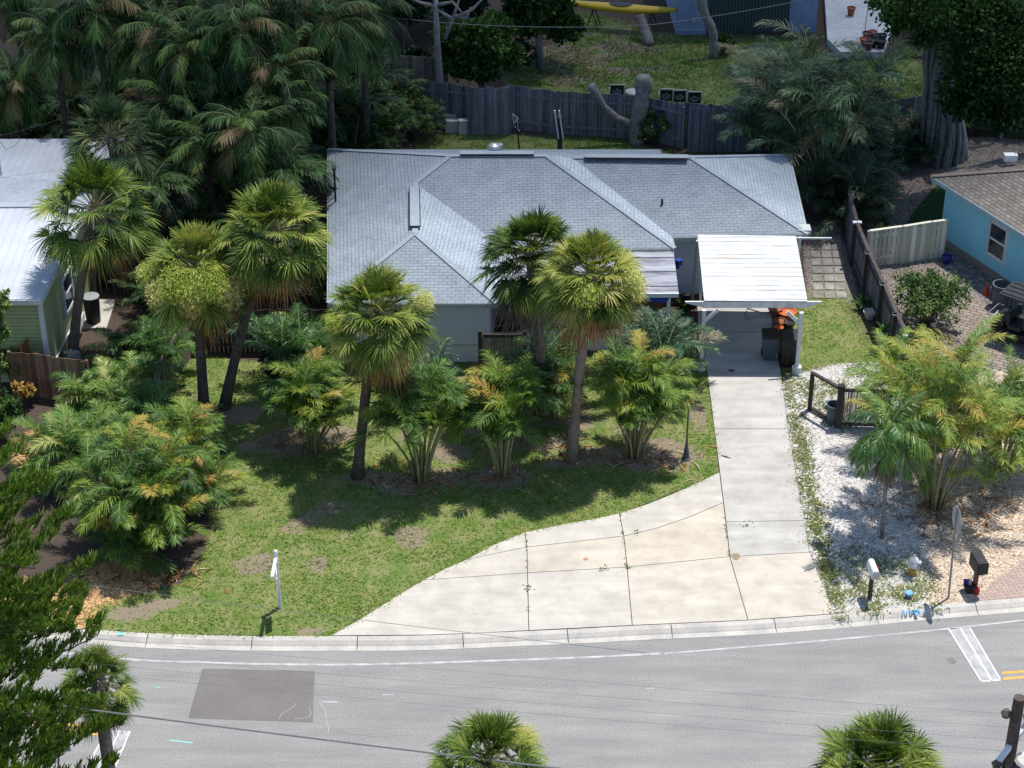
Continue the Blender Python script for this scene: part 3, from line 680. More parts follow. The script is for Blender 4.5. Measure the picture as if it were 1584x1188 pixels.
# driveway slabs
def concrete(name, c1, c2):
    m, nt, b = base_mat(name, 0.85, 0.25)
    tc = nd(nt, 'ShaderNodeTexCoord').outputs['Object']
    mp = nd(nt, 'ShaderNodeMapping'); mp.inputs['Scale'].default_value = (0.45, 2.2, 1); nt.links.new(tc, mp.inputs[0])
    c = ramp(nt, noise_node(nt, 0.9, 6, 0.62, mp.outputs[0]).outputs[0], [(0.3, c2), (0.62, c1)])
    c = mixc(nt, 0.8, c, ramp(nt, noise_node(nt, 1.6, 5, 0.6, tc).outputs[0], [(0.35, (0.86, 0.84, 0.83)), (0.6, (1.04, 1.04, 1.03))]), 'MULTIPLY')
    c = mixc(nt, 0.35, c, ramp(nt, noise_node(nt, 45, 3, 0.7, tc).outputs[0], [(0.3, (0.75, 0.75, 0.75)), (0.7, (1.15, 1.15, 1.15))]), 'MULTIPLY')
    st = ramp(nt, noise_node(nt, 0.8, 4, 0.7, tc).outputs[0], [(0.62, (1, 1, 1)), (0.74, (0.80, 0.72, 0.62))])
    c = mixc(nt, 0.7, c, st, 'MULTIPLY')
    at = nd(nt, 'ShaderNodeAttribute', attribute_name='tone')
    t2 = ramp(nt, at.outputs['Fac'], [(0.0, (0.88, 0.87, 0.88)), (0.5, (1, 1, 1)), (1.0, (1.01, 0.96, 0.89))])
    c = mixc(nt, 1.0, c, t2, 'MULTIPLY'); nt.links.new(c, b.inputs['Base Color'])
    return m
M['conc_grey'] = concrete('grey_concrete', (0.505, 0.49, 0.46), (0.385, 0.375, 0.355)); M['conc_tan'] = concrete('cream_concrete', (0.55, 0.52, 0.462), (0.45, 0.428, 0.385))
def inset(P, d):
    P = np.array(P, float); n = len(P); a = sum(P[i, 0] * P[(i + 1) % n, 1] - P[(i + 1) % n, 0] * P[i, 1] for i in range(n)); s_ = 1 if a > 0 else -1
    out = []
    for i in range(n):
        e0 = unit(P[i] - P[i - 1]); e1 = unit(P[(i + 1) % n] - P[i]); n0 = np.array((-e0[1], e0[0])) * s_; n1 = np.array((-e1[1], e1[0])) * s_
        bb = n0 + n1; L = bb.dot(bb); out.append(P[i] + bb * (2 * d / max(L, 0.5)))
    return np.array(out)
def slabs(name, lst, mat, label, zt=0.022, gap=0.012):
    mb = MB()
    for pts, tone in lst: mb.prism(inset(pxpoly(pts), gap), -0.1, zt, tone)
    return tag(mb.build(name, mat), label, 'driveway', kind='structure')
slabs('driveway', [([(1078, 466), (1192, 466), (1196, 515), (1080, 515)], .1), ([(1080, 515), (1196, 515), (1208, 578), (1094, 578)], .3), ([(1094, 578), (1208, 578), (1219, 664), (1105, 664)], .45),
    ([(1105, 664), (1219, 664), (1244, 806), (1123, 808)], .42), ([(1123, 808), (1244, 806), (1252, 855), (1129, 862)], .5)], M['conc_grey'], 'grey concrete driveway strip running from the carport to the street')
slabs('driveway_apron', [([(1129, 862), (1252, 855), (1291, 950), (1157, 960)], .8), ([(958, 795), (1000, 781), (1040, 765), (1080, 747), (1113, 731), (1119, 778), (1065, 801), (1015, 818), (965, 830)], .5),
    ([(965, 830), (1015, 818), (1065, 801), (1119, 778), (1129, 862), (970, 878)], .95), ([(812, 824), (870, 812), (915, 804), (958, 795), (965, 830), (815, 847)], .5), ([(815, 847), (965, 830), (970, 878), (816, 887)], .85),
    ([(970, 878), (1129, 862), (1157, 960), (978, 968)], .75), ([(816, 887), (970, 878), (978, 968), (818, 976)], .45), ([(812, 824), (815, 847), (722, 866), (765, 843)], .5),
    ([(722, 866), (815, 847), (816, 887), (655, 898), (690, 880)], .6), ([(655, 898), (816, 887), (818, 976), (740, 980), (660, 983), (512, 984), (560, 957), (610, 925)], .42)], M['conc_tan'], 'cream concrete driveway apron flaring out to the kerb')
mb = MB(); mb.poly([np.append(p, 0.004) for p in pxpoly([(1078, 466), (1192, 466), (1219, 664), (1252, 855), (1290, 949), (1157, 959), (978, 967), (818, 975), (660, 982), (516, 983), (563, 958), (690, 881), (812, 825), (958, 796), (1112, 732), (1105, 664)])][::-1])
M['joint'] = surf('joint_soil', (0.10, 0.09, 0.07), (0.05, 0.045, 0.04), 6, 0.95, 0.1, 0)
tag(mb.build('driveway_joint', M['joint']), 'dark soil filled joints between the driveway slabs', 'joint', kind='structure')
M['stain'] = surf('brown_stain', (0.33, 0.27, 0.17), (0.25, 0.2, 0.13), 9, 0.9, 0.2, 0); M['rust'] = surf('rust_stain', (0.50, 0.27, 0.12), None, 9, 0.9, 0.2, 0)
def blotch(name, px, rx, ry, mat, label, z_=0.026):
    c_ = G(px[0], px[1], 0); s_ = S(*px); mb = MB(); n = 18
    mb.poly([(c_[0] + math.cos(2 * math.pi * k / n) * rx / s_ * rng.uniform(.8, 1.1), c_[1] + math.sin(2 * math.pi * k / n) * ry / s_ / SP * rng.uniform(.8, 1.1), z_) for k in range(n)])
    return tag(mb.build(name, mat), label, 'stain', kind='structure')
blotch('stain', (1138, 862), 7, 5, M['stain'], 'round brown stain at the driveway joint'); blotch('stain', (906, 866), 4.5, 2, M['rust'], 'small rusty orange stain on the driveway apron')
blotch('oil_stain', (1131, 574), 6, 2, M['joint'], 'small black oil spot under the carport front')
# brick paver drive at the right edge
def paver_mat(name, c1, c2, cm, w=0.2, h=0.1, rot=0.0, mort=0.012):
    m, nt, b = base_mat(name, 0.9, 0.2)
    tc = nd(nt, 'ShaderNodeTexCoord').outputs['Object']; mp = nd(nt, 'ShaderNodeMapping'); mp.inputs['Rotation'].default_value = (0, 0, rot); nt.links.new(tc, mp.inputs[0])
    br = nd(nt, 'ShaderNodeTexBrick'); br.inputs['Scale'].default_value = 1; br.inputs['Brick Width'].default_value = w; br.inputs['Row Height'].default_value = h; br.inputs['Mortar Size'].default_value = mort
    br.inputs['Color1'].default_value = (*c1, 1); br.inputs['Color2'].default_value = (*c2, 1); br.inputs['Mortar'].default_value = (*cm, 1); nt.links.new(mp.outputs[0], br.inputs[0])
    c = mixc(nt, 0.5, br.outputs[0], ramp(nt, noise_node(nt, 6, 4, 0.7, tc).outputs[0], [(0.3, (0.7, 0.7, 0.7)), (0.7, (1.2, 1.2, 1.2))]), 'MULTIPLY')
    nt.links.new(c, b.inputs['Base Color']); bump(nt, b, br.outputs['Fac'], -0.4, 0.01); return m
M['brick'] = paver_mat('pink_brick_paver', (0.50, 0.37, 0.32), (0.40, 0.30, 0.26), (0.22, 0.18, 0.16), rot=0.6)
mb = MB(); mb.prism(pxpoly([(1502, 931), (1548, 893), (1584, 868), (1640, 830), (1760, 905), (1584, 924)]), -0.1, 0.02); tag(mb.build('paver_drive', M['brick']), 'pink brick paver driveway in the lower right corner', 'driveway', kind='structure')
M['paver_tan'] = paver_mat('tan_paver', (0.30, 0.25, 0.21), (0.23, 0.195, 0.17), (0.10, 0.085, 0.07), 0.4, 0.2, 0.5, 0.02)
mb = MB(); mb.prism(pxpoly([(1400, 405), (1442, 393), (1470, 418), (1500, 440), (1545, 478), (1640, 540), (1640, 600), (1500, 560), (1470, 500), (1440, 450)]), -0.1, 0.02); tag(mb.build('paver_path', M['paver_tan']), 'tan paver path leading from the cream gate past the blue house', 'path', kind='structure')
# stepping slab walk beside the house
M['slab'] = surf('walk_slab', (0.36, 0.345, 0.315), (0.21, 0.20, 0.175), 2.0, 0.95, 0.15, 0.3, 0.01, tone=0.5)
mb = MB()
for r_ in range(8):
    y0 = 365 + r_ * 11.5 + (r_ * r_) * 0.12; y1 = y0 + 10.6
    for cidx in range(3):
        xl = 1252 + (y0 - 365) * 0.06; wdt = 15 + r_ * 0.22; x0 = xl + cidx * (wdt + 1.2) + rng.uniform(-.6, .6)
        if r_ > 0 or cidx > 0: mb.prism(inset(pxpoly([(x0, y0), (x0 + wdt, y0), (x0 + wdt + 1.5, y1), (x0 + 1.5, y1)]), rng.uniform(.003, .02)), -0.05, 0.03 + rng.uniform(-.006, .006), rng.uniform(0.2, 0.8))
tag(mb.build('slab_walk', M['slab']), 'mossy grey stone slab walk beside the east wall of the house', 'path', kind='structure')
# river rocks by the blue wall
M['rock'] = surf('river_rock', (0.27, 0.25, 0.235), (0.14, 0.13, 0.125), 3, 0.8, 0.3, 0, tone=1.0)
mb = MB(); rk = pxpoly([(1440, 400), (1468, 388), (1520, 432), (1548, 455), (1545, 480), (1520, 470), (1480, 430)])
X_ = rng.uniform(rk[:, 0].min(), rk[:, 0].max(), 5000); Y_ = rng.uniform(rk[:, 1].min(), rk[:, 1].max(), 5000); ok = sdf(X_, Y_, rk) > 0
ico = np.array([(0, 0, 1), (.9, 0, .1), (.28, .85, .1), (-.72, .53, .1), (-.72, -.53, .1), (.28, -.85, .1), (0, 0, -.4)], float)
icf = np.array([[0, 1, 2], [0, 2, 3], [0, 3, 4], [0, 4, 5], [0, 5, 1]])
for x_, y_ in list(zip(X_[ok], Y_[ok]))[:900]:
    mb.add(ico * (rng.uniform(.04, .11), rng.uniform(.04, .11), rng.uniform(.03, .06)) @ np.array([[math.cos(x_ * 9), math.sin(x_ * 9), 0], [-math.sin(x_ * 9), math.cos(x_ * 9), 0], [0, 0, 1]]) + (x_, y_, 0.01), icf, rng.random())
tag(mb.build('river_rocks', M['rock']), 'bed of grey river rocks along the blue house wall', 'rocks', kind='stuff')
# ================================================================== MAIN HOUSE
def shingle(name, c1, c2, cm, w=0.33, h=0.17, mott=0.5):
    m, nt, b = base_mat(name, 0.85, 0.25)
    uv = nd(nt, 'ShaderNodeUVMap').outputs[0]; tc = nd(nt, 'ShaderNodeTexCoord').outputs['Object']
    br = nd(nt, 'ShaderNodeTexBrick'); br.inputs['Scale'].default_value = 1; br.inputs['Brick Width'].default_value = w; br.inputs['Row Height'].default_value = h
    br.inputs['Mortar Size'].default_value = 0.017; br.inputs['Mortar Smooth'].default_value = 0.5; br.inputs['Bias'].default_value = 0.0
    br.inputs['Color1'].default_value = (*c1, 1); br.inputs['Color2'].default_value = (*c2, 1); br.inputs['Mortar'].default_value = (*cm, 1); nt.links.new(uv, br.inputs[0])
    c = mixc(nt, mott, br.outputs[0], ramp(nt, noise_node(nt, 1.1, 6, 0.7, tc).outputs[0], [(0.32, (0.66, 0.66, 0.68)), (0.62, (1.12, 1.12, 1.12))]), 'MULTIPLY')
    mp = nd(nt, 'ShaderNodeMapping'); mp.inputs['Scale'].default_value = (2.2, 11.0, 1); nt.links.new(uv, mp.inputs[0])
    c = mixc(nt, mott, c, ramp(nt, noise_node(nt, 1.0, 4, 0.7, mp.outputs[0]).outputs[0], [(0.34, (0.62, 0.62, 0.65)), (0.5, (0.98, 0.98, 0.98)), (0.7, (1.08, 1.08, 1.08))]), 'MULTIPLY')
    c = mixc(nt, 0.4, c, ramp(nt, noise_node(nt, 30, 3, 0.7, tc).outputs[0], [(0.3, (0.7, 0.7, 0.7)), (0.7, (1.2, 1.2, 1.2))]), 'MULTIPLY')
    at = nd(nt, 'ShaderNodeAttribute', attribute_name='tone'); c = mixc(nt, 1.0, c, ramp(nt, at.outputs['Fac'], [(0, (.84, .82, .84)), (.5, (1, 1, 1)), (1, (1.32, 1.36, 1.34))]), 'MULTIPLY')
    nt.links.new(c, b.inputs['Base Color']); bump(nt, b, br.outputs['Fac'], -0.4, 0.01); return m
M['shingle'] = shingle('grey_blue_shingle', (0.285, 0.33, 0.37), (0.262, 0.305, 0.345), (0.165, 0.19, 0.215), 0.30, 0.145)
M['shingle_tan'] = shingle('taupe_shingle', (0.235, 0.21, 0.19), (0.16, 0.145, 0.13), (0.07, 0.06, 0.055), 0.3, 0.16)
M['cap'] = surf('hip_cap_shingle', (0.31, 0.355, 0.395), (0.26, 0.30, 0.34), 2, 0.85, 0.2, 0.2, 0.005)
M['stucco'] = surf('blue_grey_stucco', (0.68, 0.71, 0.80), (0.64, 0.67, 0.76), 1.2, 0.9, 0.2, 0.15, 0.004, fine=40)
M['trim'] = surf('grey_trim', (0.46, 0.50, 0.47), (0.38, 0.42, 0.40), 2, 0.7, 0.3, 0.05)
M['white'] = surf('white_painted_wood', (0.80, 0.81, 0.81), (0.68, 0.69, 0.70), 3, 0.6, 0.3, 0.1, 0.003)
M['black'] = plain('black_flashing', (0.015, 0.015, 0.017), 0.6)
M['galv'] = surf('galvanised', (0.45, 0.46, 0.47), (0.32, 0.33, 0.34), 6, 0.4, 0.5, 0, metal=0.6)
ze, zm, zw, zr = 2.6, 4.13, 3.65, 3.92
pA, pB, pC, pD, pE = G(507, 231, ze), G(507, 469, ze), G(768, 469, ze), G(784, 387, ze), G(1044, 384, ze)
pJ, pF, pG, pH = G(1040, 367, ze), G(1250, 362, ze), G(1222, 240, ze), G(1021, 231, ze)
R1, R2, W1, W2, K, R4 = G(697, 241, zm), G(845, 241, zm), G(643, 283, zw), G(642, 361, zw), G(886, 244, zr), G(1067, 243, zr)
hb = (pB + pC) / 2; hb = np.array((hb[0], hb[1], 0.0))
house = thing('main_house', 'single storey house with blue grey shingle hip roof behind the front palms', 'house', hb)
rf = MB()
def face(*p, u, t=.5): rf.poly(p, t, udir=u)  # t paints sunlight into shingle colour: east slopes lighter, main front slopes darker
vW = pA - pB
face(pA, pB, W2, W1, u=vW); face(pA, W1, R1, u=vW)
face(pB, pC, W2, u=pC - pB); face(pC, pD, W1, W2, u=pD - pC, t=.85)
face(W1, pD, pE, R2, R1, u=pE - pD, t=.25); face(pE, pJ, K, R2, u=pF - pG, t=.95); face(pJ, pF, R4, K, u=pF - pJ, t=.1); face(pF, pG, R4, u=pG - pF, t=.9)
pG2 = G(1026, 240, ze + 0.03)
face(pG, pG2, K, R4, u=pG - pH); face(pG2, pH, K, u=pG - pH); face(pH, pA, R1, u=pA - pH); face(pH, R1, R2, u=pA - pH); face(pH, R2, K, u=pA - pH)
# soffit closes the roof from below
rf.poly([np.array((p[0], p[1], ze - 0.02)) for p in (pA, pB, pC, pD, pE, pJ, pF, pG, pG2, pH)][::-1])
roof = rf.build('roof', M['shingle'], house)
cp = MB()
def capline(a, b_, w=0.24): 
    a = a + (0, 0, .008); b_ = b_ + (0, 0, .008); cp.bar(a, b_, w, 0.03)
for a, b_ in ((R1, R2), (R1, W1), (W1, W2), (W2, pB), (W2, pC), (R2, pE), (K, R4), (R4, pF), (R4, pG), (pA, R1)): capline(a, b_, 0.20)
cp.build('hip_cap', M['cap'], roof)
def vent(px0, py0, px1, py1, zz, w=0.30, name='ridge_vent'):
    a, b_ = G(px0, py0, zz), G(px1, py1, zz); v = MB(); v.bar(a + (0, 0, .05), b_ + (0, 0, .05), w, 0.06); o = v.build(name, M['cap'], roof)
    e = MB(); e.bar(a + (0, 0, .045), b_ + (0, 0, .045), w + 0.07, 0.045); e.build('vent_edge', M['black'], roof)
vent(712, 238.5, 826, 238.5, zm + .03); vent(904, 243.5, 1064, 244.5, zr + .04); vent(641, 291, 642, 352, zw + .04, 0.34)
# fascia and gutter
fa = MB()
for a, b_ in ((pB, pC), (pC, pD), (pD, pE), (pE, pJ), (pJ, pF), (pF, pG), (pA, pB), (pG, pG2), (pH, pA)):
    fa.bar(a + (0, 0, -.10), b_ + (0, 0, -.10), 0.05, 0.17)
fa.build('fascia', M['trim'], roof)
fp = [p[:2] for p in (pA, pB, pC, pD, pE, pJ, pF, pG, pH)]
fpi = inset(fp, 0.35)
w = MB(); w.prism(fpi, 0, ze - 0.021); w.build('wall', M['stucco'], house)
# band and corner line on the front wing
wf = MB(); wf.bar(np.append(fpi[1], .72) + (0.02, -.012, 0), np.append(fpi[2], .72) + (-.02, -.012, 0), 0.03, 0.03); wf.build('wall_band', M['trim'], house)
def win(parent, c, wdt, hgt, ang, frame=0.08, fm='white', gm=None, name='window', divs=1, off=0.02):
    """sash window: frame, glass; ang = direction the wall runs"""
    c = np.array(c, float); u = np.array((math.cos(ang), math.sin(ang), 0)); z_ = np.array((0, 0, 1.0))
    f = MB()
    for s_ in (-1, 1): f.bar(c + u * s_ * wdt / 2 - z_ * (hgt / 2 + frame / 2), c + u * s_ * wdt / 2 + z_ * (hgt / 2 + frame / 2), frame, 0.07)
    for h_ in [-1, 1] + ([0] if divs else []): f.bar(c - u * (wdt / 2 - frame / 2) + z_ * h_ * hgt / 2, c + u * (wdt / 2 - frame / 2) + z_ * h_ * hgt / 2, 0.06, frame * (1 if h_ else .7))
    o = f.build(name, M[fm], parent)
    g = MB(); g.bar(c - u * wdt / 2, c + u * wdt / 2, 0.03, hgt); g.build('glass', M['glass'], o)
    return o
m, nt, b = base_mat('window_glass', 0.08, 0.6); b.inputs['Base Color'].default_value = (0.02, 0.035, 0.045, 1); M['glass'] = m
# plumbing vent, turbine vents
v = MB(); p = G(1024, 316, 3.15); v.tube([p - (0, 0, .25), p + (0, 0, .22)], 0.045, 8); v.build('plumbing_vent', M['black'], roof)
p = G(764, 234, 4.1); v = MB(); v.lathe(p - (0, 0, .25), [(0.12, 0), (0.12, .25), (.14, .27), (.24, .34), (.26, .42), (.2, .52), (.06, .58)], 12); v.build('turbine_vent', M['galv'], roof)
p = G(773, 235, 4.0); v = MB(); v.tube([p - (0, 0, .3), p + (0, 0, .25)], .07, 8); v.tube([p + (0, 0, .25), p + (0, 0, .32)], .13, 8); v.build('flue_pipe', M['galv'], roof)
v = MB(); p = G(519, 308, 2.8); v.tube([p - (0, 0, .1), p + (0, 0, 1.25)], 0.045, 8); v.tube([p + (0, 0, 1.25), p + (0.0, -.05, 1.36)], .09, 8); v.tube([p + (0, 0, .15), p + (-.45, -.5, -.1)], .02, 6); v.build('service_mast', M['black'], roof)
p = G(1243, 355, 2.6); v = MB(); v.box(p + (0, 0, -.0), (0.5, .5, .18)); v.build('corner_box', M['trim'], roof)
# porch: pan roof, posts, knee wall, rails, screen
zb, zf = 2.55, 2.38
q = [G(770, 388, zb), G(1042, 386, zb), G(1050, 452, zf), G(770, 454, zf)]
M['pan'] = None
m, nt, b = base_mat('stained_pan_roof', 0.6, 0.4); uv = nd(nt, 'ShaderNodeTexCoord').outputs['Object']
mp = nd(nt, 'ShaderNodeMapping'); mp.inputs['Scale'].default_value = (0.35, 2.4, 1); nt.links.new(uv, mp.inputs[0])
c = ramp(nt, noise_node(nt, 1.0, 6, 0.75, mp.outputs[0]).outputs[0], [(0.38, (0.10, 0.09, 0.10)), (0.50, (0.27, 0.28, 0.32)), (0.7, (0.40, 0.42, 0.47))]); nt.links.new(c, b.inputs['Base Color']); M['pan'] = m
pr = MB(); n_ = 6
for i in range(n_):
    a0, a1 = i / n_, (i + 1) / n_ - 0.012
    L0, L1, Ra, Rb = q[0] * (1 - a0) + q[3] * a0, q[0] * (1 - a1) + q[3] * a1, q[1] * (1 - a0) + q[2] * a0, q[1] * (1 - a1) + q[2] * a1
    zz = np.array((0, 0, -.05 - 0.02 * (i % 2))); pts = [L0 + zz, Ra + zz, Rb + zz, L1 + zz]
    pr.add([*pts, *[p_ - (0, 0, .05) for p_ in pts]], [[0, 3, 2, 1], [4, 5, 6, 7], [0, 1, 5, 4], [1, 2, 6, 5], [2, 3, 7, 6], [3, 0, 4, 7]])
pc = thing('screened_porch', 'screened front porch with a stained flat pan roof and white posts', 'porch', np.append((q[2] + q[3])[:2] / 2, 0))
pro = pr.build('porch_roof', M['pan'], pc)
fb = MB(); fb.bar(q[3] + (0, -.03, -.10), q[2] + (0, -.03, -.10), 0.06, 0.16); fb.build('fascia', M['white'], pc)
yl = lambda px, zz=0: None
fr0 = q[3].copy(); fr1 = q[2].copy()
def on_front(px_target, zz):
    lo, hi = 0.0, 1.0
    for _ in range(40):
        mid = (lo + hi) / 2; P_ = fr0 * (1 - mid) + fr1 * mid; P_ = np.array((P_[0], P_[1] + 0.12, zz))
        if proj(P_)[0] < px_target: lo = mid
        else: hi = mid
    return P_
for x_ in (875, 961, 1031):
    v = MB(); a = on_front(x_, 0); v.bar(a, a + (0, 0, 2.22), 0.13, 0.13); v.build('post', M['white'], pc)
v = MB(); v.bar(on_front(800, .36), on_front(1031, .36), 0.10, 0.72); v.bar(on_front(800, .74), on_front(1031, .74), 0.16, 0.05); v.build('knee_wall', M['stucco'], pc)
v = MB(); v.bar(on_front(800, 1.5), on_front(1028, 1.5), 0.04, 0.045); v.build('rail', M['white'], pc); v = MB(); v.bar(on_front(800, 1.12), on_front(958, 1.12), 0.04, 0.045); v.build('rail', M['white'], pc)
m, nt, b = base_mat('dark_screen', 0.8, 0.1); b.inputs['Base Color'].default_value = (0.035, 0.032, 0.035, 1); M['screen'] = m
v = MB(); v.bar(on_front(800, 1.1) + (0, .05, 0), on_front(1030, 1.1) + (0, .05, 0), 0.01, 0.72); v.build('screen', M['screen'], pc)
M['shade'] = surf('brown_shade_cloth', (0.16, 0.085, 0.055), (0.12, 0.065, 0.045), 3, 0.9, 0.1, 0.1)
v = MB(); v.bar(on_front(800, 1.9) + (0, .05, 0), on_front(1026, 1.9) + (0, .05, 0), 0.012, 0.74); v.build('shade_panel', M['shade'], pc)
M['tarp'] = surf('blue_tarp', (0.015, 0.07, 0.42), (0.01, 0.05, 0.32), 4, 0.5, 0.4, 0.3, 0.02)
v = MB(); a, b2 = on_front(985, 2.24), on_front(1038, 2.24); c2, d2 = on_front(1030, 1.93), on_front(1003, 2.0)
for a_ in (a, b2, c2, d2): a_ += (0, -.10, 0)
v.add([a, b2, c2, d2, a + (0, .02, 0), b2 + (0, .02, 0), c2 + (0, .02, 0), d2 + (0, .02, 0)], [[0, 3, 2, 1], [4, 5, 6, 7], [0, 1, 5, 4], [1, 2, 6, 5], [2, 3, 7, 6], [3, 0, 4, 7]])
tag(v.build('tarp', M['tarp']), 'crumpled bright blue tarp hanging under the porch roof edge', 'tarp')
v = MB(); p = G(1045, 408, 1.9); v.box(p, (.28, .22, .3)); v.box(p + (.1, -.05, .1), (.2, .2, .2), .5); tag(v.build('tarp', M['tarp']), 'small folded blue tarp tied at the porch roof right edge', 'tarp')
# downpipe-like diagonal strut at the carport corner
v = MB(); v.bar(G(1079, 372, 2.5), G(1071, 462, 0.05), 0.16, 0.10); v.build('corner_panel', M['trim'], house)
v = MB(); v.box(G(1062, 462, .35) , (.25, .15, .35)); v.build('meter_box', M['black'], house)
# stored bricks and greenery strip against the wall
# ================================================================== CARPORT
m, nt, b = base_mat('white_corrugated', 0.8, 0.15); tc = nd(nt, 'ShaderNodeTexCoord').outputs['Object']
mp = nd(nt, 'ShaderNodeMapping'); mp.inputs['Scale'].default_value = (0.3, 3.0, 1); nt.links.new(tc, mp.inputs[0])
c = ramp(nt, noise_node(nt, 1.0, 6, 0.7, mp.outputs[0]).outputs[0], [(0.28, (0.42, 0.40, 0.38)), (0.42, (0.56, 0.57, 0.58)), (0.6, (0.64, 0.66, 0.68))]); sx = nd(nt, 'ShaderNodeSeparateXYZ'); nt.links.new(tc, sx.inputs[0]); nb = noise_node(nt, 0.6, 2, 0.5, tc).outputs[0]
yy = math_(nt, 'ADD', sx.outputs[1], math_(nt, 'MULTIPLY', nb, 0.05)); ln_ = math_(nt, 'LESS_THAN', math_(nt, 'FRACT', math_(nt, 'DIVIDE', yy, 0.31)), 0.10)
c = mixc(nt, math_(nt, 'MULTIPLY', ln_, ramp(nt, noise_node(nt, 1.4, 3, 0.6, tc).outputs[0], [(0.35, (0, 0, 0)), (0.6, (.8, .8, .8))])), c, (0.25, 0.24, 0.24))
c = mixc(nt, ramp(nt, noise_node(nt, 0.8, 4, 0.6, mp.outputs[0]).outputs[0], [(0.60, (0, 0, 0)), (0.75, (.6, .6, .6))]), c, (0.55, 0.43, 0.32)); nt.links.new(c, b.inputs['Base Color']); M['wmetal'] = m
cpt = thing('carport', 'white metal roofed carport on white posts at the head of the driveway', 'carport', G(1160, 575, 0))
q = [G(1079, 363, 2.86), G(1231, 365, 2.86), G(1249, 466, 2.72), G(1089, 465, 2.72)]
v = MB(); n_ = 15; rowsV = []
for i in range(n_ * 4 + 1):
    f = i / (n_ * 4); ph = (i % 4); zz = (0.0, 0.035, 0.035, 0.0)[ph] if i < n_ * 4 else 0
    rowsV.append((q[0] * (1 - f) + q[3] * f + (0, 0, zz), q[1] * (1 - f) + q[2] * f + (0, 0, zz)))
# jitter for panel laps
V = [p_ for r_ in rowsV for p_ in r_]; k = len(rowsV)
V2 = [p_ - (0, 0, .02) for p_ in V]
v.add(V + V2, [[2 * i, 2 * i + 2, 2 * i + 3, 2 * i + 1] for i in range(k - 1)] + [[2 * k + 2 * i, 2 * k + 2 * i + 1, 2 * k + 2 * i + 3, 2 * k + 2 * i + 2] for i in range(k - 1)] + [[2 * i, 2 * k + 2 * i, 2 * k + 2 * i + 2, 2 * i + 2] for i in range(k - 1)] + [[2 * i + 1, 2 * i + 3, 2 * k + 2 * i + 3, 2 * k + 2 * i + 1] for i in range(k - 1)])
v.build('roof', M['wmetal'], cpt)
M['wpeel'] = surf('peeling_white_paint', (0.80, 0.82, 0.84), (0.60, 0.62, 0.63), 5, 0.8, 0.2, 0.2, 0.005)
zbm = 2.58
a, b2, c2, d2 = G(1060, 467, zbm + .08), G(1090, 467, zbm + .08), G(1246, 467, zbm + .08), G(1271, 467, zbm + .08)
v = MB(); off = np.array((0, .07, 0)); dn = np.array((0, 0, -.24))
def plank(P): 
    n2 = len(P); v.add([*P, *[p_ + off for p_ in P]], [list(range(n2)), [n2 + i for i in range(n2)][::-1]] + [[i, n2 + i, n2 + (i + 1) % n2, (i + 1) % n2] for i in range(n2)])
plank([a, a + dn * .2, b2 + dn, c2 + dn, d2 + dn * .25, d2, c2, b2]); v.build('front_beam', M['wpeel'], cpt)
for (tx, ty, bx, by) in ((1091, 476, 1084, 572), (1240, 476, 1232, 576)):
    B_ = G(bx, by, 0); T_ = np.array((B_[0], B_[1], zbm - .16)); v = MB(); v.bar(B_, T_, 0.13, 0.13); po = v.build('post', M['wpeel'], cpt)
    v = MB(); v.lathe((B_[0], B_[1], 0), [(0.17, 0), (0.17, .24), (.13, .28), (.07, .28)], 12); v.build('footing', M['wpeel'], po)
    s_ = 1 if bx < 1150 else -1; v = MB(); v.bar(T_ + (0, 0.02, -.48), T_ + (s_ * .50, 0.02, .02), 0.06, 0.12); v.build('brace', M['wpeel'], cpt)
for xb, yb in ((1083, 470), (1229, 470)):
    v = MB(); B_ = G(xb, yb, 0); v.bar(B_, B_ + (0, 0, 2.78), .10, .10); v.build('post', M['wpeel'], cpt)
for f in (0.02, 0.98):
    v = MB(); A_ = q[0] * (1 - f) + q[1] * f; B_ = q[3] * (1 - f) + q[2] * f; v.bar(A_ - (0, 0, .09), B_ - (0, 0, .09), .07, .13); v.build('side_beam', M['wpeel'], cpt)
v = MB(); A_, B_ = q[0] - (0, 0, .09), q[1] - (0, 0, .09); v.bar(A_, B_, .07, .13); v.bar(B_ - (.1, 0, 0), B_ + (1.3, -.05, 0.02), .05, .06); v.build('back_beam', M['wpeel'], cpt)
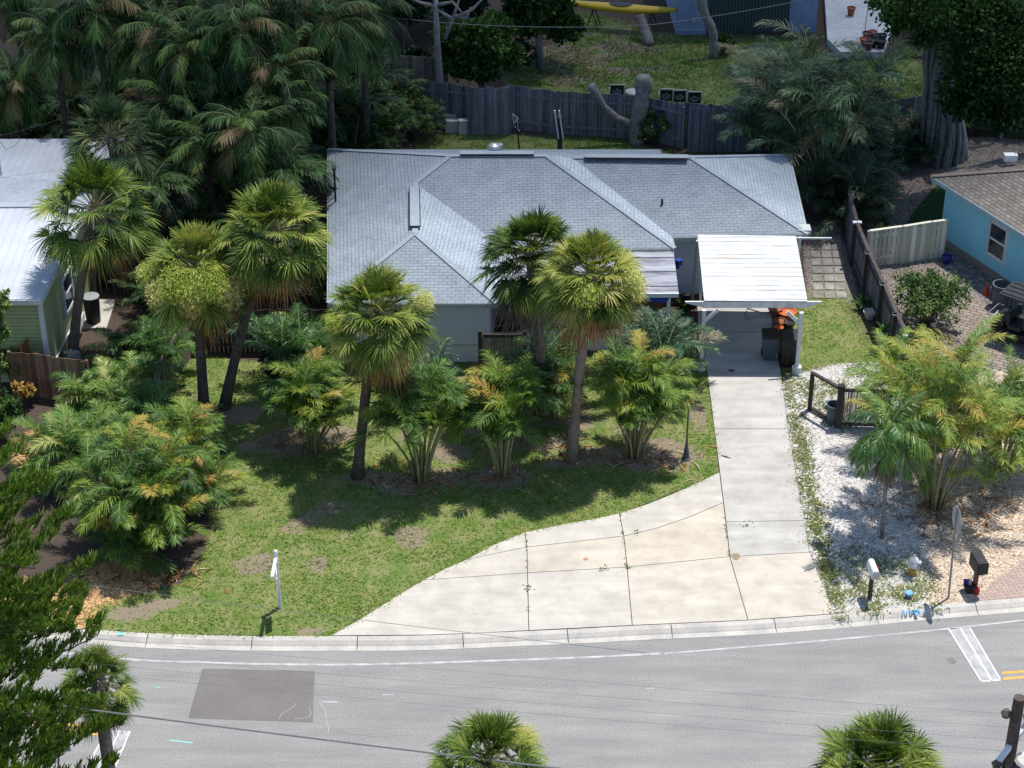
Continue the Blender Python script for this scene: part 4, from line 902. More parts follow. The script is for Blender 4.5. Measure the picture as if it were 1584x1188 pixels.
# stuff under the carport
M['bin_blue'] = surf('slate_blue_plastic', (0.075, 0.115, 0.165), None, 3, 0.5, 0.4, 0); M['bin_dark'] = surf('black_plastic', (0.018, 0.018, 0.02), None, 3, 0.5, 0.4, 0)
def wheelie(px, py, w_, h_, body, lid, label, rz=0.0):
    b_ = G(px, py, 0.02); t = thing('wheeled_bin', label, 'bin', b_, None)
    x, y, z_ = b_; v = MB(); d_ = w_ * 1.1
    P0 = [(-.40, -.40), (.40, -.40), (.40, .40), (-.40, .40)]; P1 = [(-.5, -.5), (.5, -.5), (.5, .5), (-.5, .5)]
    V = [(x + a_ * w_, y + c_ * d_, z_ + .03) for a_, c_ in P0] + [(x + a_ * w_, y + c_ * d_, z_ + h_ * .9) for a_, c_ in P1]
    v.add(V, [[3, 2, 1, 0], [4, 5, 6, 7], [0, 1, 5, 4], [1, 2, 6, 5], [2, 3, 7, 6], [3, 0, 4, 7]])
    for k_ in (-.18, .18): v.box((x + k_ * w_, y - d_ * .455, z_ + h_ * .4), (w_ * .12, .03, h_ * .5))
    v.build('body', body, t)
    v = MB(); V = [(x + a_ * w_ * 1.08, y + c_ * d_ * 1.1, z_ + h_ * .9 + .01) for a_, c_ in P1] + [(x + a_ * w_ * 1.02, y + c_ * d_ * 1.0, z_ + h_ + (.05 if c_ > 0 else 0)) for a_, c_ in P1]
    v.add(V, [[3, 2, 1, 0], [4, 5, 6, 7], [0, 1, 5, 4], [1, 2, 6, 5], [2, 3, 7, 6], [3, 0, 4, 7]]); v.tube([(x - w_ * .4, y + d_ * .6, z_ + h_ * .95), (x + w_ * .4, y + d_ * .6, z_ + h_ * .95)], .02, 6); v.build('lid', lid, t)
    for s_ in (-1, 1):
        v = MB(); v.tube([(x + s_ * w_ * .36, y + d_ * .45, z_ + .12), (x + s_ * w_ * .46, y + d_ * .45, z_ + .12)], .12, 12); v.build('wheel', M['bin_dark'], t)
wheelie(1189, 553, .52, 1.0, M['bin_blue'], M['bin_dark'], 'slate blue wheeled bin with a black lid under the carport')
wheelie(1219, 562, .66, 1.15, M['bin_dark'], M['bin_dark'], 'taller all black wheeled bin beside the right carport post')
M['orange'] = surf('orange_plastic', (0.62, 0.16, 0.04), (0.5, 0.12, 0.03), 5, 0.5, .4, 0); M['terra'] = surf('terracotta', (0.36, 0.13, 0.07), (0.27, 0.10, 0.06), 5, 0.8, .2, 0)
def pot(px, py, r, h, mat, label, soil=True, plant=None, name='plant_pot', cat='pot', group=None, z0=0.0):
    b_ = G(px, py, z0); v = MB(); v.lathe(b_, [(r * .68, 0), (r * .92, h * .8), (r * 1.04, h * .82), (r * 1.06, h), (r * .92, h), (r * .88, h * .86), (.0, h * .86)], 16)
    o = v.build(name, mat, origin=b_); return tag(o, label, cat, group)
pot(1199, 486, .27, .28, M['terra'], 'brown clay bowl on the slab under the back of the carport'); pot(1217, 489, .34, .22, M['orange'], 'wide orange bowl right of the brown clay bowl')
pot(1207, 506, .22, .28, M['terra'], 'orange brown pot in front of the two bowls by the bins'); pot(1204, 515, .17, .25, M['orange'], 'small orange pot just behind the slate blue bin')
pot(1220, 509, .2, .3, M['bin_dark'], 'small black pot between the orange pots and the black bin')
v = MB(); p = G(1163, 488, .03); v.tube([p + (-.25, -.2, 0), p + (-.12, .5, .02), p + (.42, .18, 0), p + (-.1, -.3, 0), p + (-.25, -.2, 0)], .028, 6); tag(v.build('hose', M['galv']), 'short pale hose bent into a triangle on the carport floor', 'hose')

# ================================================================== FENCES
def wood(name, c1, c2): 
    m, nt, b = base_mat(name, 0.9, 0.15); tc = nd(nt, 'ShaderNodeTexCoord').outputs['Object']
    mp = nd(nt, 'ShaderNodeMapping'); mp.inputs['Scale'].default_value = (7, 7, 0.7); nt.links.new(tc, mp.inputs[0])
    c = ramp(nt, noise_node(nt, 1.0, 5, 0.7, mp.outputs[0]).outputs[0], [(0.3, c2), (0.7, c1)])
    at = nd(nt, 'ShaderNodeAttribute', attribute_name='tone'); c = mixc(nt, 1.0, c, ramp(nt, at.outputs['Fac'], [(0, (.6, .6, .62)), (1, (1.35, 1.35, 1.35))]), 'MULTIPLY')
    nt.links.new(c, b.inputs['Base Color']); return m
M['wood_grey'] = wood('weathered_grey_wood', (0.21, 0.22, 0.25), (0.10, 0.105, 0.125)); M['wood_brown'] = wood('brown_wood', (0.30, 0.19, 0.12), (0.17, 0.115, 0.08)); M['wood_orange'] = wood('orange_wood', (0.44, 0.20, 0.08), (0.26, 0.11, 0.05))
M['wood_cream'] = wood('cream_wood', (0.66, 0.64, 0.50), (0.56, 0.55, 0.43)); M['wood_dark'] = wood('dark_wood', (0.095, 0.075, 0.07), (0.045, 0.038, 0.036)); M['wood_tan'] = wood('tan_grey_wood', (0.30, 0.26, 0.22), (0.19, 0.165, 0.14))
def fence(name, pts, h, mat, label, pw=0.14, post=2.4, rails=(0.35, 1.45), rail_side=-1, gap=0.012, jag=0.02, pm=None, cap=None, topped=False, poff=0.09, thk=0.022, lean=0.0):
    """pts: base points in metres (xy); rail_side: -1 the rails face the camera"""
    pts = [np.array(p[:2]) for p in pts]; pm = pm or mat
    t = thing(name, label, 'fence', (pts[0][0], pts[0][1], 0))
    pk = MB()
    for a, b_ in zip(pts[:-1], pts[1:]):
        d = b_ - a; L = np.linalg.norm(d); u = d / L; n_ = np.array((u[1], -u[0])); 
        if n_[1] > 0: n_ = -n_
        ang = math.atan2(u[1], u[0]); k = max(1, int(L / pw))
        for i in range(k):
            c_ = a + u * (i + .5) * L / k; hh_ = h + rng.normal(0, jag)
            pk.box((c_[0], c_[1], hh_ / 2), (L / k - gap, thk, hh_), ang + rng.normal(0, .01), rng.random())
        for rz_ in rails:
            r_ = MB(); o_ = n_ * (0.035 if rail_side < 0 else -0.035)
            r_.bar((a[0] + o_[0], a[1] + o_[1], rz_ * h / 1.8), (b_[0] + o_[0], b_[1] + o_[1], rz_ * h / 1.8), 0.045, 0.09, tone=.8); r_.build('rail', pm, t)
        if topped: r_ = MB(); r_.bar((a[0], a[1], h + .03), (b_[0], b_[1], h + .03), 0.13, 0.035, tone=.8); r_.build('cap_rail', pm, t)
        if post:
            kk = max(1, int(round(L / post)))
            for i in range(kk + 1):
                c_ = a + d * i / kk + n_ * poff * (1 if rail_side < 0 else -1); v_ = MB(); v_.box((c_[0], c_[1], (h - .02) / 2), (.10, .10, h - .02), ang, .5); po_ = v_.build('post', pm, t)
                if cap: v_ = MB(); v_.box((c_[0], c_[1], h + .03), (.15, .15, .06), ang, .5); v_.build('post_cap', cap, po_)
    pk.build('pickets', mat, t); return t
def T(px, py, h): return G(px, py, h)[:2]
fence('wooden_fence', [T(632, 124, 2.0), T(683, 127, 2.0), T(730, 134, 2.0)], 2.0, M['wood_grey'], 'left bay of the weathered grey back fence beside the leaning panel', pw=.15)
fence('wooden_fence', [T(785, 132, 2.0), T(862, 141, 2.0), T(1000, 149, 2.0), T(1060, 163, 2.0)], 2.0, M['wood_grey'], 'long weathered grey back fence behind the pollarded stump', pw=.15, post=3.6)
fence('wooden_fence', [T(1058, 158, 1.9), T(1180, 170, 1.9), T(1330, 166, 1.9)], 1.9, M['wood_grey'], 'grey back fence running behind the blue green palm clump', pw=.15)
fence('fence_panel', [T(722, 136, 2.2), T(790, 136, 2.2)], 2.2, M['wood_grey'], 'bleached fence panel leaning before the grey fence, left of the metal stand', pw=.1, post=0, rails=(), jag=.04)
fence('fence_panel', [T(1066, 167, 2.0), T(1166, 168, 2.0)], 2.0, M['wood_grey'], 'pale grey fence panel standing beside the blue green palms', pw=.09, post=0, rails=(), jag=.03)
fence('wooden_fence', [T(560, 85, 2.2), T(620, 86, 2.2), T(690, 90, 2.2)], 2.2, M['wood_tan'], 'tan board fence deep in the shade behind the bare tree', pw=.16, rail_side=1)
fence('wooden_fence', [T(1330, 166, 1.9), T(1372, 158, 1.9), T(1425, 148, 1.9)], 1.9, M['wood_grey'], 'dark grey fence between the palms and the banyan trunk', pw=.15, rail_side=1)
fence('side_fence', [T(1318, 262, 1.8), T(1314, 300, 1.8), T(1326, 345, 1.8), T(1345, 392, 1.8), T(1368, 440, 1.8), T(1388, 487, 1.8), T(1404, 520, 1.8)], 1.8, M['wood_grey'], 'dark weathered side fence with square post caps between the two yards', pw=.15, post=9, cap=M['wpeel'], jag=.01, pm=M['wood_dark'], topped=True)
fence('side_fence', [T(300, 425, 1.8), T(405, 425, 1.8), T(500, 430, 1.8)][0:0] or [G(262, 548, 0)[:2], G(300, 546, 0)[:2], G(400, 545, 0)[:2], G(505, 545, 0)[:2]], 1.75, M['wood_dark'], 'shaded brown board fence behind the two leaning front palms', pw=.15, rail_side=1)
fence('side_fence', [G(300, 547, 0)[:2], G(276, 580, 0)[:2], G(252, 622, 0)[:2], G(245, 650, 0)[:2]], 1.6, M['wood_tan'], 'short grey tan picket fence running toward the street left of the lawn', pw=.16, gap=.04, rail_side=1)
fence('yard_fence', [G(22, 612, 0)[:2], G(62, 614, 0)[:2], G(140, 626, 0)[:2]], 1.75, M['wood_brown'], 'brown grey board fence in front of the green house', pw=.15, rail_side=1, pm=M['wood_brown'])
fence('yard_fence', [T(58, 498, 1.8), T(36, 532, 1.8)], 1.8, M['wood_orange'], 'short orange board fence against the green house corner', pw=.13, rails=(.3, 1.4), rail_side=1)
fence('wooden_fence', [T(150, 372, 2.0), T(215, 378, 2.0), T(262, 392, 2.0)], 2.0, M['wood_dark'], 'dark brown fence behind the black barrel beside the green house', pw=.15, rail_side=1)
fence('cream_fence', [T(1346, 358, 1.55), T(1396, 351, 1.55)], 1.55, M['wood_cream'], 'cream board fence between the side fence and the cream gate', pw=.17, gap=.03, post=1.6, rail_side=1, topped=True, pm=M['wood_cream'])
fence('cream_gate', [T(1398, 351, 1.6), T(1441, 344, 1.6)], 1.6, M['wood_cream'], 'cream board gate in the cream fence', pw=.17, gap=.01, post=1.6, rail_side=1, topped=True)
fence('cream_fence', [T(1443, 344, 1.6), T(1466, 341, 1.6)], 1.6, M['wood_cream'], 'short cream fence between the gate and the blue house', pw=.17, gap=.03, post=1.6, rail_side=1, topped=True)
# front wing privacy panel
t = thing('privacy_panel', 'dark framed reed panel standing before the house front wall', 'fence panel', G(743, 582, 0))
a, b2 = G(743, 582, 0), G(812, 582, 0)
for p in (a, b2): v = MB(); v.bar(p, p + (0, 0, 1.85), .13, .13); v.build('post', M['wood_dark'], t)
v = MB(); v.bar(a + (.1, 0, 1.65), b2 + (-.05, 0, 1.65), .07, .12); v.bar(a + (.1, 0, .15), b2 + (-.05, 0, .15), .07, .12); v.build('rail', M['wood_dark'], t)
v = MB()
for i in range(42): p = a + (b2 - a) * (i + .7) / 43; v.bar(p + (0, 0, .2), p + (0, 0, 1.6), .03, .02, rng.random())
v.build('reeds', M['wood_tan'], t)
# open dark frame fence on the gravel
t = thing('frame_fence', 'dark open timber frame fence with a reed panel on the white gravel', 'fence', G(1296, 660, 0))
Pa, Pb, Pc = G(1252, 634, 0), G(1296, 660, 0), G(1372, 662, 0)
for p, hh_, w_ in ((Pa, 1.5, .13), (Pb, 1.65, .2), (Pc, 1.5, .13)): v = MB(); v.bar(p, p + (0, 0, hh_), w_, w_); v.build('post', M['wood_dark'], t)
for a, b2, z_ in ((Pa, Pb, 1.48), (Pa, Pb, .12), (Pb, Pc, 1.45), (Pb, Pc, .12)): v = MB(); v.bar(a + (0, 0, z_), b2 + (0, 0, z_), .11, .08); v.build('rail', M['wood_dark'], t)
v = MB()
for i in range(58): p = Pb + (Pc - Pb) * (i + 1.5) / 61; v.bar(p + (0, 0, .2), p + (rng.normal(0, .01), 0, 1.4), .022, .018, rng.random())
v.build('reeds', M['wood_tan'], t)
# ================================================================== GREEN HOUSE (left)
def siding(name, c1, c2, row=0.15):
    m, nt, b = base_mat(name, 0.8, 0.2); tc = nd(nt, 'ShaderNodeTexCoord').outputs['Object']
    sx = nd(nt, 'ShaderNodeSeparateXYZ'); nt.links.new(tc, sx.inputs[0])
    f = math_(nt, 'FRACT', math_(nt, 'DIVIDE', sx.outputs[2], row)); l = math_(nt, 'LESS_THAN', f, 0.14)
    c = mixc(nt, l, c1, c2); c = mixc(nt, 0.4, c, ramp(nt, noise_node(nt, 3, 4, 0.6, tc).outputs[0], [(0.3, (.8, .8, .8)), (.7, (1.1, 1.1, 1.1))]), 'MULTIPLY')
    nt.links.new(c, b.inputs['Base Color']); bump(nt, b, f, 0.6, 0.02); return m
M['green_side'] = siding('green_lap_siding', (0.42, 0.49, 0.26), (0.20, 0.24, 0.13))
m, nt, b = base_mat('pale_seam_metal', 0.5, 0.4); b.inputs['Metallic'].default_value = 0.0
uv = nd(nt, 'ShaderNodeUVMap').outputs[0]; sx = nd(nt, 'ShaderNodeSeparateXYZ'); nt.links.new(uv, sx.inputs[0])
f = math_(nt, 'FRACT', math_(nt, 'DIVIDE', sx.outputs[0], 0.30)); l = math_(nt, 'LESS_THAN', f, 0.12)
tc = nd(nt, 'ShaderNodeTexCoord').outputs['Object']; c = ramp(nt, noise_node(nt, 0.7, 5, 0.6, tc).outputs[0], [(0.3, (0.42, 0.45, 0.49)), (.7, (0.53, 0.56, 0.61))])
c = mixc(nt, math_(nt, 'MULTIPLY', l, 0.5), c, (0.36, 0.38, 0.42)); nt.links.new(c, b.inputs['Base Color']); bump(nt, b, l, 0.5, 0.03); M['seam'] = m
M['flat_grey'] = surf('grey_roll_roof', (0.44, 0.48, 0.54), (0.36, 0.40, 0.46), 1.0, 0.8, 0.2, 0.1)
gz = 3.4
e0 = G(64, 463, gz); e1 = G(118, 352, gz + .22); e2 = G(136, 318, gz + .35); e3 = G(158, 276, gz + .15); e4 = G(196, 214, gz)
gh = thing('green_house', 'green lap sided house with a white metal roof at the left edge', 'house', (e0[0], e0[1], 0))
lft = -12.0
def ext(p): return p + (lft, 0.12 * 0, 0)
rdir = np.array((-1.0, -0.012, 0)) * 12
def strip_roof(a, b_, mat, nm, th=.07):
    v = MB(); P = [a, a + rdir, b_ + rdir, b_]
    nrm_u = np.array((1.0, 0, 0)); vv = MB()
    vv.poly(P[::-1], udir=nrm_u)
    if True:
        n2 = 4; D_ = [p_ - (0, 0, th) for p_ in P]; vv.add([*P, *D_], [[4, 5, 6, 7], [0, 4, 7, 3], [0, 1, 5, 4], [2, 3, 7, 6]])
    return vv.build(nm, mat, gh)
# wall faces: flip check handled by two-sided shading
strip_roof(e0, e2, M['seam'], 'roof'); strip_roof(e2, e3, M['flat_grey'], 'rear_roof'); strip_roof(e3, e4, M['seam'], 'roof')
v = MB(); v.bar(e2 + (0, 0, .03), e2 + rdir + (0, 0, .03), .3, .04); v.build('ridge_cap', M['seam'], gh)
ins = np.array((-.12, .15, 0)); wf0, wf4 = e0 + ins, e4 + (-.12, -.2, 0)
def lower(p, dz=.1): return p - (0, 0, dz)
v = MB(); wl = [np.array((wf0[0], wf0[1], 0)), lower(wf0), lower(e2 + (-.12, 0, 0)), lower(e3 + (-.12, 0, 0)), lower(wf4), np.array((wf4[0], wf4[1], 0))]
off = np.array((-.15, 0, 0)); n2 = len(wl); v.add([*wl, *[p_ + off for p_ in wl]], [list(range(n2)), [n2 + i for i in range(n2)][::-1]] + [[i, n2 + i, n2 + (i + 1) % n2, (i + 1) % n2] for i in range(n2)])
v.bar(wl[0] + (-.12, .08, gz / 2 - .05), wl[0] + rdir * .8 + (0, .08, gz / 2 - .05), .15, gz - .1); v.build('wall', M['green_side'], gh)
v = MB(); v.bar(np.array((wf0[0], wf0[1], 0)) + (.02, -.02, 0), wf0 + (.02, -.02, -.15), .16, .16); v.bar(e0 + (0, 0, -.12), e0 + rdir * .8 + (0, 0, -.12), .06, .18); v.bar(e0 + (.02, 0, -.1), e2 + (.02, 0, -.1), .04, .14); v.build('trim', M['white'], gh)
# window on the east wall: place along the wall
def on_wall(px, zz):
    lo, hi = 0.0, 1.0
    for _ in range(40):
        mid = (lo + hi) / 2; P_ = wf0 * (1 - mid) + wf4 * mid; P_ = np.array((P_[0] + .03, P_[1], zz))
        if proj(P_)[0] < px: lo = mid
        else: hi = mid
    return P_
wc = on_wall(103, 1.95); dirw = wf4 - wf0; angw = math.atan2(dirw[1], dirw[0])
win(gh, wc + (.03, 0, 0), 1.05, 1.35, angw, 0.11)
v = MB(); p = on_wall(117, 1.6); v.box(p + (.08, 0, .2), (.14, .2, .4), angw); v.tube([p + (.08, 0, .4), p + (.08, 0, 1.1)], .03, 6); v.build('electric_meter', M['galv'], gh)
v = MB(); a = on_wall(70, .45); b2 = on_wall(117, .45); v.bar(a, b2, .05, .03); v.build('skirt_line', M['white'], gh)
# leaning white board at wall foot, AC, mast
v = MB(); a, b2 = on_wall(88, 0) + (.35, 0, .0), on_wall(118, 0) + (.35, 0, .55); v.bar(a + (0, 0, .15), b2 + (0, 0, .15), .04, .3); tag(v.build('plank', M['white']), 'long white board lying against the foot of the green wall', 'board')
v = MB(); v.lathe(G(69, 560, 0), [(.32, 0), (.36, 1.6), (.42, 1.65), (.42, 1.75), (.25, 1.82), (0.0, 1.82)], 18); tag(v.build('water_tank', M['white']), 'white round lidded tank between the board fence and the green wall', 'tank')
v = MB(); v.lathe(G(145, 497, 0.1), [(.26, 0), (.29, .75), (.29, .95), (.31, .95), (.31, 1.0), (.0, 1.02)], 18)
M['lidgrey'] = plain('grey_lid', (.30, .33, .33)); bo = v.build('rain_barrel', M['bin_dark']); tag(bo, 'black barrel with grey lid beside the leaning palm and green house', 'barrel')
v = MB(); v.lathe(G(145, 497, 0.1) + (0, 0, 1.02), [(.31, 0), (.31, .04), (0, .06)], 18); v.build('lid', M['lidgrey'], bo)
v = MB(); v.lathe(G(147, 455, 0.1), [(.24, 0), (.24, 1.2), (.12, 1.3), (.0, 1.3)], 12); tag(v.build('water_heater', M['bin_dark']), 'narrow black cylinder standing behind the lidded barrel', 'cylinder')
v = MB(); c_ = G(143, 500, 0); v.prism([(c_[0] + dx, c_[1] + dy) for dx, dy in ((-.7, -.5), (.6, -.5), (.6, 1.6), (-.7, 1.6))], 0, .1); tag(v.build('pad', M['kerb']), 'concrete pad under the black barrel', 'pad', kind='structure')
v = MB(); v.bar(G(104, 555, .2), G(118, 548, .2), .5, .4); tag(v.build('concrete_block', M['kerb']), 'pale concrete block at the foot of the leaning left palm', 'block')
v = MB(); p = G(2, 272, gz + .1); v.tube([p, p + (0, 0, 1.6)], .035, 8); v.tube([p + (0, 0, 1.6), p + (.1, -.05, 1.75)], .10, 8); v.tube([p + (0.1, 0, 1.5), p + (.3, 0, 1.1), p + (.6, 0, 1.2), p + (.9, 0, 1.5)], .015, 5); v.build('service_mast', M['galv'], gh)
v = MB(); p2 = p + (0, 0, 1.6); far = G(420, 60, 7.5); v.tube([p2 + (far - p2) * t_ - (0, 0, 1.2 * t_ * (1 - t_)) for t_ in np.linspace(0, 1, 12)], .014, 5); tag(v.build('service_wire', M['black']), 'thin cable running from the green house mast into the palms', 'cable')
# ================================================================== BLUE HOUSE (right)
M['blue'] = surf('sky_blue_stucco', (0.34, 0.76, 0.84), (0.31, 0.72, 0.80), 1.0, 0.85, 0.2, 0.15, 0.004, fine=30); M['bluetrim'] = plain('pale_blue_trim', (.42, .55, .60)); M['foot'] = surf('tan_footing', (.36, .31, .24), None, 2, .9, .1, .1)
bz = 2.75
A = G(1441, 273, bz); B_ = G(1640, 398, bz); C_ = G(1700, 212, bz)
ux = unit((B_ - A)[:2]); uy = unit((C_ - A)[:2])
bh = thing('blue_house', 'sky blue stucco house with a taupe shingle roof at the right edge', 'house', np.append(A[:2], 0))
L1, L2 = 14.0, 10.0
ux = np.append(ux, 0); uy = np.array((-ux[1], ux[0], 0)); 
if uy[0] < 0: uy = -uy
cA, cB, cC, cD = A, A + ux * L1, A + ux * L1 + uy * L2, A + uy * L2
rise = 1.55; rA = A + ux * 4.9 + uy * 5 + (0, 0, rise); rB = A + ux * (L1 - 4.9) + uy * 5 + (0, 0, rise)
v = MB()
for P, u_ in (((cA, cB, rB, rA), ux), ((cB, cC, rB), uy), ((cC, cD, rA, rB), ux), ((cD, cA, rA), uy)):
    P = list(P); nrm_ = np.cross(P[1] - P[0], P[2] - P[0])
    if nrm_[2] < 0: P = P[::-1]
    v.poly(P, udir=u_)
v.poly([p_ - (0, 0, .02) for p_ in (cA, cB, cC, cD)]); brf = v.build('roof', M['shingle_tan'], bh)
v = MB(); P = [cA, cB, cC, cD]
for i in range(4): v.bar(P[i] - (0, 0, .09), P[(i + 1) % 4] - (0, 0, .09), .05, .16)
v.build('fascia', M['bluetrim'], brf)
M['capt'] = surf('pinkish_cap_shingle', (0.24, 0.195, 0.175), None, 4, .9, .1, .1); v = MB()
for a, b2 in ((cA, rA), (cD, rA), (rA, rB), (cB, rB)): v.bar(a + (0, 0, .02), b2 + (0, 0, .02), .24, .03)
v.build('hip_cap', M['capt'], brf)
v = MB(); p = G(1563, 243, 3.5); v.box(p, (.5, .3, .25)); v.build('roof_vent', M['white'], brf)
fpb = inset([p_[:2] for p_ in (cA, cB, cC, cD)], .42); v = MB(); v.prism(fpb, .3, bz - .03); v.build('wall', M['blue'], bh); v = MB(); v.prism(inset(fpb, -.03), 0, .3); v.build('footing', M['foot'], bh)
def on_b(px, zz):
    lo, hi = 0.0, 1.0; a_, b_ = np.append(fpb[0], zz), np.append(fpb[1], zz)
    for _ in range(40):
        mid = (lo + hi) / 2; P_ = a_ * (1 - mid) + b_ * mid
        if proj(P_)[0] < px: lo = mid
        else: hi = mid
    return P_ - uy * .03
win(bh, on_b(1544, 1.55), .95, 1.35, math.atan2(ux[1], ux[0]), .12)
M['cobalt'] = surf('cobalt_glaze', (.02, .03, .22), None, 4, .25, .6, 0)
pot(1464, 408, .2, .34, M['cobalt'], 'small cobalt blue glazed pot at the corner of the blue house')
M['bin_grey'] = surf('grey_plastic', (.12, .15, .18), (.09, .11, .13), 3, .6, .3, 0)
def round_bin(px, py, r, h, label, mat):
    b_ = G(px, py, 0); t = thing('garbage_can', label, 'garbage can', b_)
    v = MB(); v.lathe(b_, [(r * .8, 0), (r * .97, h * .8), (r * 1.06, h * .82), (r * 1.06, h * .87), (r, h * .87), (r * 1.08, h * .97), (r * 1.08, h), (r * .95, h), (r * .78, .04), (0, .04)], 20); v.build('body', mat, t)
    for s_ in (-1, 1): v = MB(); v.box(b_ + (s_ * r * 1.12, 0, h * .8), (.06, .14, .1)); v.build('handle', mat, t)
round_bin(1546, 474, .34, .95, 'open grey round garbage can against the blue wall', M['bin_grey']); round_bin(1288, 652, .25, .7, 'grey round garbage can inside the open dark frame fence', M['bin_grey'])
M['cone'] = plain('cone_orange', (.62, .07, .03), .5); b_ = G(1525, 457, 0); t = thing('traffic_cone', 'small orange traffic cone beside the grey garbage can', 'traffic cone', b_)
v = MB(); v.lathe(b_ + (0, 0, .03), [(.13, 0), (.03, .48), (.0, .48)], 14); v.build('cone', M['cone'], t); v = MB(); v.box(b_ + (0, 0, .015), (.34, .34, .03)); v.build('base', M['cone'], t)
# ---- black golf cart
M['gc'] = surf('black_paint', (.012, .012, .014), (.02, .02, .022), 4, .35, .5, 0); M['tyre'] = plain('tyre_rubber', (.02, .02, .02), .9); M['roofblk'] = surf('dark_canopy', (.028, .031, .037), (.02, .022, .026), 3, .5, .4, 0)
cb = G(1588, 530, 0); t = thing('golf_cart', 'black four wheeled golf cart with a ribbed dark canopy parked on the pavers', 'golf cart', cb)
ga = math.radians(-38); cu = np.array((math.cos(ga), math.sin(ga), 0)); cv = np.array((-math.sin(ga), math.cos(ga), 0)); zz = np.array((0, 0, 1.0))
def L(a, b2, c2): return cb + cu * a + cv * b2 + zz * c2
def lb(v, a, b2, c2, sx_, sy_, sz_): v.box(L(a, b2, c2), (sx_, sy_, sz_), ga)
v = MB(); lb(v, 0, 0, .42, 2.3, 1.05, .16); lb(v, -1.0, 0, .62, .45, 1.0, .35); lb(v, 1.0, 0, .62, .5, .95, .3); lb(v, .82, 0, .85, .12, .95, .25); v.build('body', M['gc'], t)
for a_, b2 in ((-.85, -.52), (-.85, .52), (.85, -.52), (.85, .52)):
    v = MB(); p = L(a_, b2, .29); v.tube([p - cv * .1, p + cv * .1], .29, 18); w_ = v.build('wheel', M['tyre'], t); v = MB(); v.tube([p - cv * .115, p + cv * .115], .13, 12); v.build('rim', M['galv'], w_)
for a_ in (-.35, .3): v = MB(); lb(v, a_, 0, .68, .5, 1.0, .14); lb(v, a_ - .27, 0, .95, .12, 1.0, .45); v.build('seat', M['roofblk'], t)
for a_, b2 in ((-1.05, -.5), (-1.05, .5), (.95, -.5), (.95, .5)): v = MB(); v.tube([L(a_, b2, .6), L(a_ * .85, b2, 1.88)], .025, 6); v.build('roof_post', M['gc'], t)
v = MB(); lb(v, 0, 0, 1.9, 2.1, 1.2, .06)
for k_ in (-.45, -.15, .15, .45): lb(v, 0, k_, 1.945, 1.95, .07, .03)
v.build('canopy', M['roofblk'], t)
v = MB(); p = L(.62, -.22, .98); v.tube([p + cv * .17 * math.cos(a_) + (cu * .4 + zz * .9) * .17 * math.sin(a_) for a_ in np.linspace(0, 6.28, 13)], .014, 5); v.tube([p, L(.85, -.22, .75)], .02, 5); v.build('steering_wheel', M['gc'], t)
for b2 in (-.3, .3): v = MB(); lb(v, 1.26, b2, .66, .04, .18, .1); v.build('headlight', M['galv'], t)
v = MB(); v.tube([L(-1.25, -.45, .9), L(-1.45, -.45, .9), L(-1.45, .45, .9), L(-1.25, .45, .9)], .02, 6); lb(v, -1.3, 0, .6, .3, .9, .05); v.build('rear_rack', M['galv'], t)
# ================================================================== NEIGHBOUR AT THE TOP
M['peri'] = surf('periwinkle_panel', (.27, .34, .52), (.23, .30, .46), 1.2, .8, .2, .1); M['dgreen'] = None
m, nt, b = base_mat('ribbed_dark_door', .6, .3); tc = nd(nt, 'ShaderNodeTexCoord').outputs['Object']; sx = nd(nt, 'ShaderNodeSeparateXYZ'); nt.links.new(tc, sx.inputs[0])
f = math_(nt, 'FRACT', math_(nt, 'DIVIDE', sx.outputs[0], .16)); c = mixc(nt, math_(nt, 'LESS_THAN', f, .3), (.055, .085, .085), (.018, .028, .03)); nt.links.new(c, b.inputs['Base Color']); bump(nt, b, f, .5, .02); M['dgreen'] = m
a, b2 = G(1046, 54, 0), G(1262, 50, 0); nh = thing('rear_neighbour_house', 'periwinkle blue house with a dark ribbed garage door at the top edge', 'house', (a + b2) / 2)
dv = unit(b2 - a); back = np.array((-dv[1], dv[0], 0)) * 7
v = MB(); v.prism([p_[:2] for p_ in (a, b2, b2 + back, a + back)], 0, 3.0); v.build('wall', M['peri'], nh)
d0 = a + dv * 1.45; v = MB(); v.bar(d0 + (0, -.03, 1.3), d0 + dv * 3.9 + (0, -.03, 1.3), .06, 2.55); v.build('garage_door', M['dgreen'], nh)
for q_ in (a + dv * .75, ): v = MB(); v.bar(q_ + (0, -.02, .05), q_ + (0, -.02, 2.9), .03, .03); v.build('panel_seam', M['trim'], nh)
v = MB(); v.bar(a + (0, -.02, .25), a + dv * 1.4 + (0, -.02, .22), .03, .04); v.box(a + dv * .8 + (0, -.05, .75), (.14, .08, .2)); v.build('socket_box', M['bluetrim'], nh)
v = MB(); v.prism([p_[:2] for p_ in (a - dv * .4 - back * .06, b2 + dv * .4 - back * .06, b2 + dv * .4 + back * 1.05, a - dv * .4 + back * 1.05)], 3.0, 3.2); v.build('roof', M['flat_grey'], nh)
M['patio'] = surf('white_patio', (.66, .66, .66), (.52, .51, .50), .8, .7, .3, .05)
v = MB(); v.prism(pxpoly([(1272, -60), (1420, -60), (1379, 46), (1366, 80), (1300, 80), (1280, 60)], .35), 0, .35); tag(v.build('patio_slab', M['patio']), 'raised white patio slab at the top right', 'patio', kind='structure')
pot(1316, 24, .2, .42, M['terra'], 'terracotta pot standing alone on the white patio', z0=.35)
k = 0
PC = [M['terra'], M['bin_dark'], surf('maroon_glaze', (.14, .04, .04), None, 4, .3, .6, 0), surf('navy_glaze', (.03, .04, .09), None, 4, .3, .6, 0)]
PL = ['maroon', 'terracotta', 'navy', 'black']
